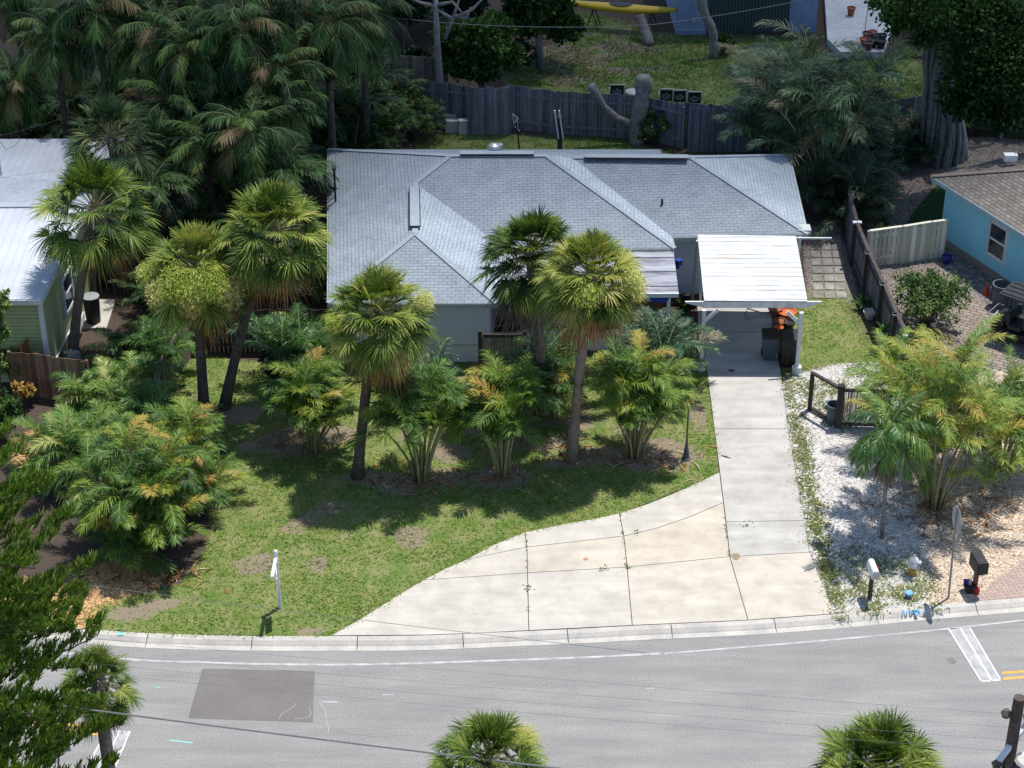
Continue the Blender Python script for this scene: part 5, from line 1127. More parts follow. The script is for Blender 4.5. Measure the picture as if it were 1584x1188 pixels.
for i, (x_, y_, c_, r_) in enumerate([(1341, 60, 2, .24), (1349, 58, 0, .22), (1337, 69, 0, .24), (1349, 70, 1, .26), (1357, 63, 3, .2), (1364, 63, 1, .22), (1362, 72, 1, .24), (1343, 75, 2, .2)]):
    pot(x_, y_ + 2, r_, .38, PC[c_], ['back maroon pot of the crowd at the patio corner', 'back terracotta pot of the crowd at the patio corner', 'leftmost terracotta pot of the patio crowd', 'black pot in the middle of the patio crowd', 'navy blue pot right of the middle of the patio crowd', 'rightmost back black pot of the patio crowd', 'front right black pot of the patio crowd', 'front left maroon pot of the patio crowd'][i], group='glazed pots at the patio corner', z0=.35)
v = MB(); p = G(1337, 55, .35); v.tube([p, p + (.08, .1, 2.2)], .02, 6); v.lathe(p + (.08, .1, 2.0), [(.02, 0), (.1, .1), (.02, .35)], 6); tag(v.build('parasol_pole', M['galv']), 'thin grey pole with a folded top on the patio', 'pole')
# kayak on trestles
ka, kb2 = G(873, 6, 1.1), G(1047, 19, 1.1); t = thing('kayak', 'long yellow kayak resting on two dark trestles', 'kayak', (ka + kb2) / 2)
u = unit(kb2 - ka); Lk = np.linalg.norm(kb2 - ka); sd = np.array((-u[1], u[0], 0)); V = []; n = 22; k = 10
for i in range(n):
    f = i / (n - 1); w_ = .36 * (math.sin(math.pi * min(.98, max(.02, f))) ** .55); c_ = ka + u * Lk * f; up = .14 * (abs(f - .5) * 2) ** 3
    for j in range(k): th = 2 * math.pi * j / k; V.append(c_ + sd * math.cos(th) * w_ + (0, 0, .20 * math.sin(th) * (0.35 + .65 * w_ / .36) + up))
v = MB(); v.add(V, [[i * k + j, i * k + (j + 1) % k, (i + 1) * k + (j + 1) % k, (i + 1) * k + j] for i in range(n - 1) for j in range(k)] + [list(range(k))[::-1], [(n - 1) * k + j for j in range(k)]])
M['yellow'] = surf('kayak_yellow', (.62, .42, .01), (.55, .36, .01), 2, .35, .5, 0); v.build('hull', M['yellow'], t, True)
v = MB(); c_ = (ka + kb2) / 2 + (0, 0, .17)
v.add([c_ + u * .55 * math.cos(a_) + sd * .25 * math.sin(a_) + (0, 0, .04 + .03 * 0) for a_ in np.linspace(0, 6.2, 16)], [list(range(16))]); v.build('cockpit', M['bin_dark'], t)
for i, f in enumerate((.26, .78)):
    c_ = ka + u * Lk * f; c_[2] = 0; v = MB()
    for s_ in (-1, 1):
        for w_ in (-.32, .32): v.bar(c_ + sd * w_ + u * s_ * .32, c_ + sd * w_ + (0, 0, .92), .05, .05)
    v.bar(c_ - sd * .38 + (0, 0, .9), c_ + sd * .38 + (0, 0, .9), .08, .08); tag(v.build('trestle', M['wood_dark']), ('left' if i == 0 else 'right') + ' dark trestle under the yellow kayak', 'trestle', 'trestles under the kayak')
# square black planters with white scroll fronts beyond the fence
M['offwhite'] = plain('off_white', (.55, .54, .5))
for i, (x0, x1, y_) in enumerate([(944, 966, 131), (1021, 1041, 138), (1042, 1062, 139.5), (1064, 1085, 142)]):
    a, b2 = G(x0, y_, .95), G(x1, y_ + .8, .95); w_ = np.linalg.norm(b2 - a); c_ = (a + b2) / 2
    lab = ['lone black lawn chair back with a white scroll beyond the fence', 'left black chair back of the row of three beyond the fence', 'middle black chair back of the row of three beyond the fence', 'right black chair back of the row of three beyond the fence'][i]
    t = thing('lawn_chair', lab, 'chair', (c_[0], c_[1], 0), 'lawn chairs beyond the back fence')
    v = MB(); v.box((c_[0], c_[1], .68), (w_ * .96, .04, .52)); v.build('backrest', M['bin_dark'], t)
    v = MB()
    for P, Q in (((-.5, .96), (.5, .96)), ((-.5, .4), (-.5, .96)), ((.5, .4), (.5, .96))): v.bar((c_[0] + P[0] * w_, c_[1] - .01, P[1]), (c_[0] + Q[0] * w_, c_[1] - .01, Q[1]), .05, .05)
    for s_ in (-1, 1): v.bar((c_[0] + s_ * w_ * .5, c_[1] + .05, .62), (c_[0] + s_ * w_ * .5, c_[1] + .55, .6), .05, .04)
    v.build('frame', M['offwhite'], t)
    v = MB(); v.tube([(c_[0] + w_ * .28 * math.cos(a_), c_[1] - .04, .66 + .12 * math.sin(a_)) for a_ in np.linspace(2.6, 6.9, 9)], .02, 5); v.tube([(c_[0] + w_ * .12 * math.cos(a_), c_[1] - .04, .7 + .07 * math.sin(a_)) for a_ in np.linspace(3, 9, 9)], .015, 5); v.build('scroll', M['offwhite'], t)
    v = MB(); v.box((c_[0], c_[1] + .28, .42), (w_ * .9, .5, .06)); v.build('seat', M['bin_dark'], t)
    for s_ in (-1, 1):
        for d_ in (.05, .5): v = MB(); v.box((c_[0] + s_ * w_ * .42, c_[1] + d_, .2), (.05, .05, .4)); v.build('leg', M['offwhite'], t)
v = MB(); p = G(979, 143, .5); v.lathe((p[0], p[1], 0), [(.2, 0), (.25, .3), (.35, .55), (.2, .62), (0, .62)], 12); tag(v.build('garden_ornament', M['offwhite']), 'rounded white garden ornament behind the pollarded stump', 'ornament')
# stumps and dead wood
def stump(name, pts, rad, label, cat='tree stump', mat='deadwood', branches=(), bname='branch'):
    pts = [np.array(p_, float) for p_ in pts]; t = thing(name, label, cat, pts[0]); v = MB(); P = smooth_line([tuple(p_) for p_ in pts], 4) if len(pts) > 2 else np.array(pts)
    rr = np.interp(np.linspace(0, 1, len(P)), np.linspace(0, 1, len(rad)), rad) * rng.uniform(.9, 1.1, len(P)); v.tube(P, rr, 12); v.build('trunk', M[mat], t, True)
    for bp, br in branches: v = MB(); v.tube(np.array(bp, float), br, 8); v.build(bname, M[mat], t, True)
    return t
stump('log_stump', [G(1006, 70, 0), G(996, 45, .55), G(988, 24, 1.1)], [.26, .24, .24], 'leaning grey log stump in front of the kayak', 'log')
b_ = G(1104, 88, 0); p1 = G(1098, 55, .9); p1[1] = b_[1] + .1; p2 = b_ + (-.75, .1, 2.6)
def up(b_, px, py, dy=0.0):
    """point above the base line at the given picture place"""
    lo, hi = 0.0, 14.0
    for _ in range(50):
        mid = (lo + hi) / 2; P_ = G(px, py, mid)
        if P_[1] > b_[1] + dy: lo = mid
        else: hi = mid
    return G(px, py, (lo + hi) / 2)
stump('cut_tree', [b_, up(b_, 1103, 50), up(b_, 1090, 22), up(b_, 1083, -5)], [.24, .2, .2, .24], 'bare leaning cut trunk in front of the periwinkle wall', 'tree trunk', 'deadwood', [([up(b_, 1088, 20), up(b_, 1079, 8)], [.12, .1])])
b_ = G(1128, 45, 0); stump('cut_tree', [b_, up(b_, 1131, 22), up(b_, 1132, 8)], [.16, .15, .2], 'thin cut trunk with a flat pale top before the dark garage door', 'tree trunk', 'trunk_dark', [([up(b_, 1133, 20), up(b_, 1146, 14), up(b_, 1150, 9)], [.08, .08, .1])])
b_ = G(985, 222, 0); stump('pollarded_tree', [b_, up(b_, 985, 190), up(b_, 992, 160), up(b_, 996, 118)], [.34, .3, .34, .30], 'pollarded grey tree with two sawn limbs in front of the back fence', 'tree', 'deadwood',
   [([up(b_, 982, 195), up(b_, 955, 183), up(b_, 935, 165), up(b_, 922, 145), up(b_, 914, 132)], [.2, .15, .13, .17, .2]), ([up(b_, 992, 160), up(b_, 1003, 140), up(b_, 1005, 124)], [.16, .14, .15]), ([up(b_, 988, 150), up(b_, 982, 130)], [.07, .06])])
b_ = G(866, 262, 0); t = thing('timber_post', 'dark timber post with two white boards nailed to it behind the roof ridge', 'post', b_); v = MB(); v.bar(b_, up(b_, 866, 180), .22, .2); v.build('post', M['wood_dark'], t)
for dx in (-4, 3): v = MB(); v.bar(up(b_, 868 + dx, 214, -.15), up(b_, 862 + dx, 171 + dx * .0, -.15), .12, .05); v.build('board', M['white'], t)
b_ = G(807, 262, 0); t = thing('antenna_stand', 'thin dark pole with a bent white metal bracket behind the roof', 'antenna', b_); v = MB(); v.tube([b_, up(b_, 799, 190)], .035, 6); v.build('pole', M['black'], t)
v = MB()
for a_, c_ in (((793, 176), (802, 184)), ((793, 176), (795, 192)), ((795, 192), (800, 183)), ((796, 195), (804, 203)), ((800, 183), (801, 200))): v.tube([up(b_, *a_), up(b_, *c_)], .022, 5)
v.build('bracket', M['offwhite'], t)
b_ = G(899, 205, 0); v = MB(); v.tube([b_, up(b_, 899, 165), up(b_, 897, 150)], .05, 6); v.tube([up(b_, 896, 156), up(b_, 900, 149)], .09, 6); tag(v.build('standpipe', M['deadwood']), 'thin pipe with a pale tied top against the long back fence', 'pipe')
for i, (x_, y_, w_, h_, d_) in enumerate([(697, 196, .55, .4, .3), (703, 203, .8, .35, .35), (716, 206, .4, .45, .3)]):
    v = MB(); p = G(x_, y_, 0); v.box(p + (0, 0, h_ / 2), (w_, d_, h_), .1 * i); v.box(p + (0, 0, h_ + .09), (w_ * .9, d_ * .9, .18), .1 * i + .04)
    tag(v.build('concrete_block', M['kerb']), ['back left stacked pale blocks at the dark fence post', 'wide stacked pale blocks in front of the dark fence post', 'small pale block stack beside the bleached panel'][i], 'block', 'stacked blocks by the back fence')
# ================================================================== STREET FURNITURE
wb = G(433, 940, 0); t = thing('yard_sign_post', 'white real estate sign post with a blank hanging panel seen edge on', 'sign', wb)
v = MB(); v.bar(wb, wb + (0, 0, 2.05), .095, .095); v.lathe(wb + (0, 0, 2.05), [(.07, 0), (.05, .05), (0, .06)], 8); v.build('post', M['white'], t)
v = MB(); v.bar(wb + (0, .05, 1.86), wb + (-.02, -.98, 1.86), .09, .09); v.build('arm', M['white'], t)
v = MB(); a, b2 = wb + (-.0, -.16, 1.36), wb + (.09, -.88, 1.36); v.bar(a, b2, .022, .72); v.build('sign_panel', M['white'], t)
for f in (.15, .85): v = MB(); p = a * (1 - f) + b2 * f; v.tube([p + (0, 0, .36), p + (0, 0, .44)], .01, 4); v.build('hanger', M['galv'], t)
M['steel'] = surf('galvanised_post', (.30, .30, .31), (.20, .20, .21), 8, .5, .4, 0)
sb = G(1467, 925, 0); t = thing('stop_sign', 'octagonal stop sign seen from behind on a thin steel post', 'stop sign', sb)
top = up(sb, 1481, 784); v = MB(); v.bar(sb, top, .05, .05); v.build('post', M['steel'], t)
cc = up(sb, 1478, 804); ax = np.array((math.cos(R(97)), math.sin(R(97)), 0)); nn_ = np.array((ax[1], -ax[0], 0)); v = MB(); rr_ = .44
P = [cc + nn_ * .035 + ax * rr_ * math.cos(R(22.5 + 45 * i)) + (0, 0, rr_ * math.sin(R(22.5 + 45 * i))) for i in range(8)]; Q = [p_ + nn_ * .008 for p_ in P]
v.add([*P, *Q], [list(range(8)), [8 + i for i in range(8)][::-1]] + [[i, 8 + i, 8 + (i + 1) % 8, (i + 1) % 8] for i in range(8)]); M['signback'] = surf('bare_aluminium', (.50, .50, .47), (.40, .40, .38), 3, .5, .4, 0); sg = v.build('sign_plate', M['signback'], t)
M['red'] = plain('sign_red', (.45, .02, .02)); v = MB(); P2 = [cc + nn_ * .046 + ax * rr_ * .97 * math.cos(R(22.5 + 45 * i)) + (0, 0, rr_ * .97 * math.sin(R(22.5 + 45 * i))) for i in range(8)]; v.add(P2, [list(range(8))]); v.build('red_face', M['red'], sg)
v = MB(); c2 = cc - (0, 0, .62); v.add([c2 + nn_ * .035 + ax * x_ + (0, 0, z_) for x_, z_ in ((-.2, -.1), (.2, -.1), (.2, .1), (-.2, .1))] + [c2 + nn_ * .043 + ax * x_ + (0, 0, z_) for x_, z_ in ((-.2, -.1), (.2, -.1), (.2, .1), (-.2, .1))], [[0, 1, 2, 3], [7, 6, 5, 4], [0, 4, 5, 1], [1, 5, 6, 2], [2, 6, 7, 3], [3, 7, 4, 0]]); v.build('plaque', M['signback'], t)
# white mailbox
b_ = G(1345, 926, 0); t = thing('mailbox', 'white dome topped mailbox on a dark wooden post', 'mailbox', b_)
v = MB(); v.bar(b_, b_ + (0, 0, .95), .11, .11); v.build('post', M['wood_dark'], t)
fd = unit(np.array((.10, -1, 0))); sd = np.array((-fd[1], fd[0], 0)); bc = b_ + (0, 0, .98) + fd * .02; V = []; prof_ = [(-.11, 0), (-.11, .17), (-.09, .25), (-.05, .29), (0, .305), (.05, .29), (.09, .25), (.11, .17), (.11, 0)]
for s_ in (-.3, .34):
    for x_, z_ in prof_: V.append(bc + fd * s_ + sd * x_ + (0, 0, z_))
k = len(prof_); v = MB(); v.add(V, [[i, i + 1, k + i + 1, k + i] for i in range(k - 1)] + [list(range(k)), [k + i for i in range(k)][::-1], [0, k, 2 * k - 1, k - 1]]); v.build('box', M['white'], t)
v = MB(); v.add([bc + fd * .345 + sd * x_ * .9 + (0, 0, z_ * .93 + .01) for x_, z_ in prof_], [list(range(k))]); v.box(bc + fd * .36 + (0, 0, .24), (.05, .03, .04)); v.build('door', M['offwhite'], t)
v = MB(); v.box(bc + sd * .12 + fd * .1 + (0, 0, .2), (.015, .05, .16)); v.build('flag', M['red'], t)
# black mailbox
M['mbx'] = surf('black_mailbox', (.025, .027, .03), None, 4, .45, .5, 0); M['postwood'] = surf('post_wood', (.20, .13, .07), (.13, .085, .05), 6, .9, .1, .2)
b_ = G(1507, 912, 0); t = thing('mailbox', 'large square black mailbox on a brown post with a small flag beneath', 'mailbox', b_)
v = MB(); v.bar(b_, b_ + (0, 0, .85), .13, .13); v.build('post', M['postwood'], t)
def cub(v, c_, l_, w_, h_, ch=.04):
    P = [(-w_ / 2, 0), (-w_ / 2, h_ - ch), (-w_ / 2 + ch, h_), (w_ / 2 - ch, h_), (w_ / 2, h_ - ch), (w_ / 2, 0)]; V = [c_ + fd * s_ + sd * x_ + (0, 0, z_) for s_ in (-l_ / 2, l_ / 2) for x_, z_ in P]; k = 6
    v.add(V, [[i, i + 1, k + i + 1, k + i] for i in range(k - 1)] + [list(range(k)), [k + i for i in range(k)][::-1], [0, k, 2 * k - 1, k - 1]])
fd = unit(np.array((.17, -1, 0))); sd = np.array((-fd[1], fd[0], 0)); c_ = b_ + (0, 0, .82) + fd * .06
v = MB(); cub(v, c_, .62, .36, .42); v.build('box', M['mbx'], t); v = MB(); v.box(c_ + fd * .33 + (0, 0, .2), (.30, .02, .34), math.atan2(sd[1], sd[0])); v.box(c_ + fd * .35 + (0, 0, .3), (.16, .02, .05), math.atan2(sd[1], sd[0])); v.build('door', M['bin_dark'], t)
v = MB(); v.box(c_ + (0, 0, -.03), (.2, .5, .06)); v.build('bracket', M['mbx'], t)
m, nt, b = base_mat('striped_flag', .8, .1); tc = nd(nt, 'ShaderNodeTexCoord').outputs['Object']; sx = nd(nt, 'ShaderNodeSeparateXYZ'); nt.links.new(tc, sx.inputs[0])
f = math_(nt, 'LESS_THAN', math_(nt, 'FRACT', math_(nt, 'DIVIDE', sx.outputs[2], .05)), .5); c = mixc(nt, f, (.55, .04, .05), (.65, .62, .6)); cn = math_(nt, 'MULTIPLY', math_(nt, 'LESS_THAN', sx.outputs[0], -.0), math_(nt, 'GREATER_THAN', sx.outputs[2], .14)); c = mixc(nt, cn, c, (.03, .04, .18)); nt.links.new(c, b.inputs['Base Color']); M['flag'] = m
fl = b_ + (-.22, -.1, 0); t2 = thing('garden_flag', 'small red and white striped flag with a blue corner by the black mailbox', 'flag', fl); v = MB(); v.tube([fl, fl + (.1, 0, .62)], .008, 4); v.build('stick', M['steel'], t2)
v = MB(); P = [fl + (-.16 + .03 * i, .01 * math.sin(i * 1.5), 0) for i in range(9)]; v.add([p_ + (0, 0, .2 + .03 * math.sin(i)) for i, p_ in enumerate(P)] + [p_ + (0, 0, .48) for p_ in P], [[i, i + 1, 9 + i + 1, 9 + i] for i in range(8)]); v.build('cloth', M['flag'], t2)
v = MB(); v.lathe(b_ + (.02, -.16, 0), [(.10, 0), (.12, .1), (.09, .2), (0, .22)], 12); tag(v.build('marker', M['red']), 'small red rounded marker at the foot of the black mailbox post', 'marker')
v = MB(); v.lathe(G(1499, 915, 0), [(.12, 0), (.2, .25), (.18, .27), (.0, .22)], 12); tag(v.build('plant_pot', M['bin_dark']), 'dark low pot beside the striped flag', 'pot')
# hydrant
b_ = G(1411, 888, 0); t = thing('fire_hydrant', 'short fire hydrant with yellow barrel and white bonnet on the gravel', 'fire hydrant', b_); M['hyd'] = surf('hydrant_yellow', (.55, .36, .09), (.42, .26, .08), 6, .6, .3, 0)
v = MB(); v.lathe(b_, [(.15, 0), (.15, .04), (.11, .05), (.11, .30), (.0, .30)], 14); v.build('barrel', M['hyd'], t)
v = MB(); v.lathe(b_ + (0, 0, .3), [(.13, 0), (.14, .03), (.12, .05), (.115, .2), (.15, .21), (.15, .24), (.11, .3), (.04, .36), (.035, .42), (0, .42)], 14); v.build('bonnet', M['white'], t)
for d_ in ((.2, 0, 0), (-.2, 0, 0), (0, -.2, 0)): v = MB(); p = b_ + (0, 0, .42); v.tube([p, p + np.array(d_)], .055, 10); v.tube([p + np.array(d_) * .9, p + np.array(d_) * 1.1], .07, 8); v.build('outlet', M['white'], t)
v = MB(); p = G(1405, 924, 0); v.lathe(p, [(.06, 0), (.05, .12), (.13, .16), (.12, .19), (0, .2)], 10); tag(v.build('marker_disc', M['mark_blue']), 'low blue disc marker in the weeds near the kerb', 'marker')
# lamp post in the yard
b_ = G(1061, 710, 0); t = thing('lamp_post', 'slim dark garden lamp post with a glass lantern beside the driveway', 'lamp post', b_); M['lampmetal'] = surf('dark_lamp_metal', (.08, .10, .125), None, 5, .5, .4, 0)
v = MB(); v.lathe(b_, [(.15, 0), (.15, .05), (.11, .08), (.085, .3), (.05, .55), (.032, .75), (.028, 1.95), (.06, 2.0), (.03, 2.05), (0, 2.05)], 12); v.build('pole', M['lampmetal'], t)
m, nt, b = base_mat('lantern_glass', .2, .5); b.inputs['Base Color'].default_value = (.55, .6, .6, 1); M['lglass'] = m
v = MB(); v.lathe(b_ + (0, 0, 2.06), [(.06, 0), (.12, .24), (0, .24)], 6); v.build('lantern', M['lglass'], t); v = MB(); v.lathe(b_ + (0, 0, 2.3), [(.15, 0), (.09, .08), (.02, .13), (0, .16)], 6); v.build('cap', M['lampmetal'], t)
# left street sign seen edge on
b_ = up(G(90, 1290, -.1), 90, 1290); b_ = G(90, 1235, 0); t = thing('street_sign', 'grey sign on a thin post near the left stop line', 'sign', b_); tp = up(b_, 91, 1138); v = MB(); v.bar(b_, tp, .05, .05); v.build('post', M['steel'], t)
v = MB(); P = [tp + (0, .04, 0) + (.02 * 0, 0, 0)]; v.box(tp + (-.08, .05, -.3), (.62, .012, .62), .15); v.build('sign_plate', M['signback'], t)
# utility pole and wires
ptop = G(1577, 1079, 9.6); pb = np.array((ptop[0], ptop[1], -.1)); t = thing('utility_pole', 'dark wooden utility pole with transformer at the lower right corner', 'utility pole', pb)
v = MB(); v.tube([pb, ptop], [.17, .12], 12); v.build('pole', M['trunk_dark'], t)
v = MB(); v.bar(ptop + (-.35, -.35, -1.5), ptop + (.9, .8, -.55), .1, .12); v.build('crossarm', M['white'], t)
for i, (dx, dy, dz) in enumerate(((-.22, 0, -.45), (-.35, -.35, -1.55), (.35, .3, -.8))): v = MB(); v.lathe(ptop + (dx, dy, dz - .1), [(.02, 0), (.09, .04), (.09, .1), (.12, .12), (.05, .22), (.0, .22)], 10); v.build('insulator', M['trunk_dark'], t)
v = MB(); v.lathe(ptop + (.38, -.1, -2.75), [(.26, 0), (.28, .05), (.28, .95), (.3, 1.0), (.15, 1.08), (0, 1.08)], 18); tr_ = v.build('transformer', M['bin_grey2'] if 'bin_grey2' in M else M['bin_grey'], t); v = MB(); v.lathe(ptop + (.38, -.1, -1.67), [(.29, 0), (.24, .06), (.06, .1), (.05, .25), (0, .25)], 14); v.build('lid', M['offwhite'], tr_)
for k_ in range(5): v = MB(); z0_ = -1.2 - .35 * k_; v.tube([ptop + (0, 0, z0_), ptop + (-.14, -.12, z0_ - .25), ptop + (-.1, -.1, z0_ - .9)], .012, 4); v.build('cable', M['black'], t)
def wire(p, q_, sag, r_, label, name='power_line', group='power lines'):
    p, q_ = np.array(p, float), np.array(q_, float); v = MB(); v.tube([p + (q_ - p) * s_ - (0, 0, 4 * sag * s_ * (1 - s_)) for s_ in np.linspace(0, 1, 25)], r_, 5); return tag(v.build(name, M['wirem']), label, 'power line', group)
M['wirem'] = plain('wire_grey', (.20, .20, .21), .7); 
labs = ['highest of the four thin power lines crossing above the road', 'second highest thin power line crossing above the road', 'third thin power line crossing above the road', 'lowest of the four thin power lines crossing above the road']
for i, (yl_, yr_) in enumerate(((962, 1098), (985, 1118), (1001, 1138), (1016, 1156))):
    zt = 9.0 - i * .35; wire(G(-120, yl_, zt), G(1720, yr_ + 18, zt), .12, .003, labs[i])
wire(G(-100, 1066, 6.3), G(1575, 1268, 6.3), .12, .022, 'thick black cable sagging across the road near the bottom')
wire(G(120, 903, 6), G(1000, 1010, 6), .05, .007, 'faint service wire above the lawn and driveway apron')
wire(G(400, -5, 6.5), G(1010, 38, 6.5), .55, .016, 'dark cable strung above the back yard trees'); wire(G(1010, 38, 6.5), G(1300, -12, 6.5), .1, .016, 'dark cable rising to the right above the garage door')
# pots along the side fence
pot(1366, 533, .26, .34, M['white'], 'white pot holding a spiky plant nearest the frame fence'); pot(1345, 492, .24, .3, M['offwhite'], 'white pot in the middle of the side fence row'); pot(1339, 477, .24, .28, M['bin_grey'], 'grey pot farthest along the side fence row')
# debris pile on gravel edge
v = MB()
for i in range(7):
    p = G(1362 + rng.uniform(-9, 9), 575 + rng.uniform(-4, 5), .03 + .03 * i * .5); v.box(p, (rng.uniform(.3, .9), rng.uniform(.12, .3), .05), rng.uniform(-.8, 1.2))
tag(v.build('board_pile', M['kerb']), 'small pile of pale boards and stones on the gravel by the fence', 'board pile')
v = MB(); p = G(1407, 532, 0); 
for i in range(9): v.tube([p + (-.6 + .12 * i, 0, .02), p + (-.55 + .12 * i, rng.normal(0, .1), .75 + rng.normal(0, .1))], .09, 6)
tag(v.build('log_stack', M['trunk_dark']), 'dark charred logs standing at the end of the side fence', 'logs')
# ================================================================== SABAL PALMS
CAB = 'cabbage palms'
def sab(label, bx, by, tx, ty, rpx, **kw):
    b_ = G(bx, by, 0); tp = up(b_, tx, ty); r_ = rpx / S(tx, ty, tp[2]); return sabal('cabbage_palm', label, b_, tp, r_, **kw)
sab('cabbage palm with long leaning trunk in front of the green house roof', 112, 552, 146, 322, 100, tonel=.45, ndead=5, plumes=(), group=CAB, nlive=34)
sab('bluish cabbage palm crown rising behind the green house', 205, 400, 172, 212, 82, leaf='sabal_blue', dead='deadgrey', ndead=4, nlive=34, trunkm='trunk_dark', tonel=.5)
sab('cabbage palm loaded with cream and yellow flower plumes, dark slanting trunk', 316, 638, 304, 418, 92, nlive=52, tonel=.58, ndead=12, plumes=((-2.3, -.25, .72, 1.2), (-.75, -.2, .78, 1.3), (-1.6, -.45, .98, .9), (-.15, .3, .3, 1.5), (-1.15, .35, .2, 1.5), (-1.9, .3, .25, 1.4), (-2.8, .1, .4, 1.1), (-1.5, .1, .35, 1.4)), trunkm='trunk_dark')
sab('tall cabbage palm with brown skirt, its trunk leaning right behind the plumed one', 347, 630, 424, 355, 94, nlive=50, tonel=.50, ndead=18, trunkm='trunk_dark')
sab('cabbage palm with straight dark trunk in the middle of the front lawn', 553, 737, 583, 485, 92, nlive=54, tonel=.56, ndead=18, plumes=((-.1, .55, .6, .8), (-2.6, .1, .3, .7)), trunkm='trunk_dark')
sab('cabbage palm with rusty skirt and pale trunk beside the arecas', 884, 712, 914, 425, 88, nlive=56, tonel=.62, ndead=26, plumes=((-.25, -.25, .75, 1.0), (-.5, .2, .55, .9), (-1.7, .1, .3, 1.0)))
sab('darker cabbage palm with a grey skirt partly behind the rusty skirted one', 842, 640, 822, 392, 88, nlive=52, tonel=.30, ndead=36, dead='deadgrey', skirt=1.25)
def sabfree(label, tx, ty, z_, rpx, dxy=(0, 0), **kw):
    tp = G(tx, ty, z_); return sabal('cabbage_palm', label, (tp[0] + dxy[0], tp[1] + dxy[1], -.15), tp, rpx / S(tx, ty, z_), **kw)
sabfree('cabbage palm crown cut by the bottom edge left of centre', 757, 1180, 5.5, 100, tonel=.44, nlive=50, ndead=4, plumes=((-1.3, .1, .3, 1.0), (-1.0, .0, .35, .8)))
sabfree('cabbage palm crown cut by the bottom edge near the right corner', 1358, 1195, 5.5, 116, tonel=.44, nlive=56, ndead=5)
sabfree('cabbage palm with tan dead skirt half hidden behind the lower left conifer', 150, 1050, 5.2, 66, tonel=.4, nlive=26, ndead=22, dead='deadgrey')
# small palm on the gravel
b_ = G(1364, 832, 0); feather_palm('young_palm', 'young palm with thin grey trunk and hanging dead thatch on the white gravel', b_, up(b_, 1376, 668), nf=26, L=1.7, leaf='bright', tone=.5, ndead=0, tr=.065, trunkm='deadwood', lf=.5, elr=(-20, 75), wid=.018, lod=30)
y_ = bpy.data.objects['young_palm']; dm = MB(); tp = up(b_, 1374, 690)
for i in range(26): fan_leaf(dm, tp - (0, 0, .1), i * 2.4, R(rng.uniform(-88, -62)), rng.uniform(.2, .5), rng.uniform(.45, .7), rng.uniform(.2, .8), .5, 8, None, .8, 35)
dm.build('dead_thatch', M['deadgrey'], y_)
# ================================================================== ARECA CLUMPS
def arc(label, bx, by, hpx, spx, **kw):
    b_ = G(bx, by, 0); s_ = S(bx, by); return areca('areca_palm', label, b_, hpx / s_ / .85, spx / s_, **kw)
AR = 'areca palms in the front yard'
arc('areca clump with many thin canes at the left of the lawn', 487, 698, 160, 34, ncane=16, nf=5, L=1.25, tone=.50, group=AR, low=.6)
arc('areca clump with arching canes behind the centre of the lawn', 652, 742, 195, 50, ncane=17, nf=5, L=1.45, tone=.42, group=AR)
arc('areca clump right of centre, close to the pale palm trunk', 778, 735, 190, 38, ncane=13, nf=5, L=1.45, tone=.47, group=AR)
arc('broad yellow green areca clump beside the driveway lamp post', 982, 706, 185, 44, ncane=20, nf=5, L=1.4, tone=.54, group=AR, low=.65, brown=.1)
arc('tall dark areca behind the clump nearest the pale palm trunk', 835, 640, 130, 40, ncane=9, nf=6, L=2.0, tone=.3, group=AR, leaf='areca')
arc('grey green areca before the porch with tall upright fronds', 1020, 600, 120, 40, ncane=9, nf=6, L=2.0, tone=.4, group=AR, brown=.12, leaf='teal')
arc('small arching areca in front of the house front wall', 662, 625, 90, 22, ncane=5, nf=5, L=1.5, tone=.4, group=AR, leaf='teal')
arc('shaded areca between the tall brown skirted palm and the lawn palm', 460, 590, 120, 40, ncane=10, nf=6, L=1.7, tone=.28, group=AR, leaf='bright')
arc('large golden areca clump on the gravel at the right', 1445, 785, 285, 80, ncane=20, nf=5, L=2.0, tone=.60, group='areca palms on the gravel', low=.4, brown=.13, lf=.55)
arc('darker areca clump at the far right behind the golden one', 1550, 725, 165, 45, ncane=15, nf=6, L=2.1, tone=.42, group='areca palms on the gravel', brown=.12)
arc('sunlit areca top reaching above the gravel yard shrub', 1420, 690, 185, 45, ncane=10, nf=6, L=2.1, tone=.6, group='areca palms on the gravel', brown=.05, low=.7)
LG = 'palm clumps at the left of the lawn'
arc('huge dense palm clump at the left edge of the lawn', 222, 850, 215, 58, ncane=32, nf=6, L=1.5, tone=.44, group=LG, low=.12, lf=.5, brown=.05, elr=(25, 80))
arc('olive palm clump joined to the right side of the huge one', 290, 775, 170, 34, ncane=14, nf=6, L=1.6, tone=.5, group=LG, low=.25, brown=.08)
arc('bright green spiky palm beside the orange mulch', 115, 740, 120, 55, ncane=12, nf=8, L=1.5, tone=.5, group=LG, low=.2, leaf='bright', lf=.6)
arc('bright green palm thicket in front of the board fence', 175, 668, 105, 60, ncane=16, nf=7, L=1.4, tone=.55, group=LG, low=.3, leaf='bright', lf=.55)
arc('dark green palm beside the black barrel and the picket fence', 225, 590, 110, 45, ncane=12, nf=7, L=1.5, tone=.33, group=LG, low=.3, leaf='bright', lf=.5)
arc('bright low palm between the thicket and the lawn palms', 255, 700, 95, 40, ncane=9, nf=6, L=1.5, tone=.52, group=LG, low=.3, leaf='bright')
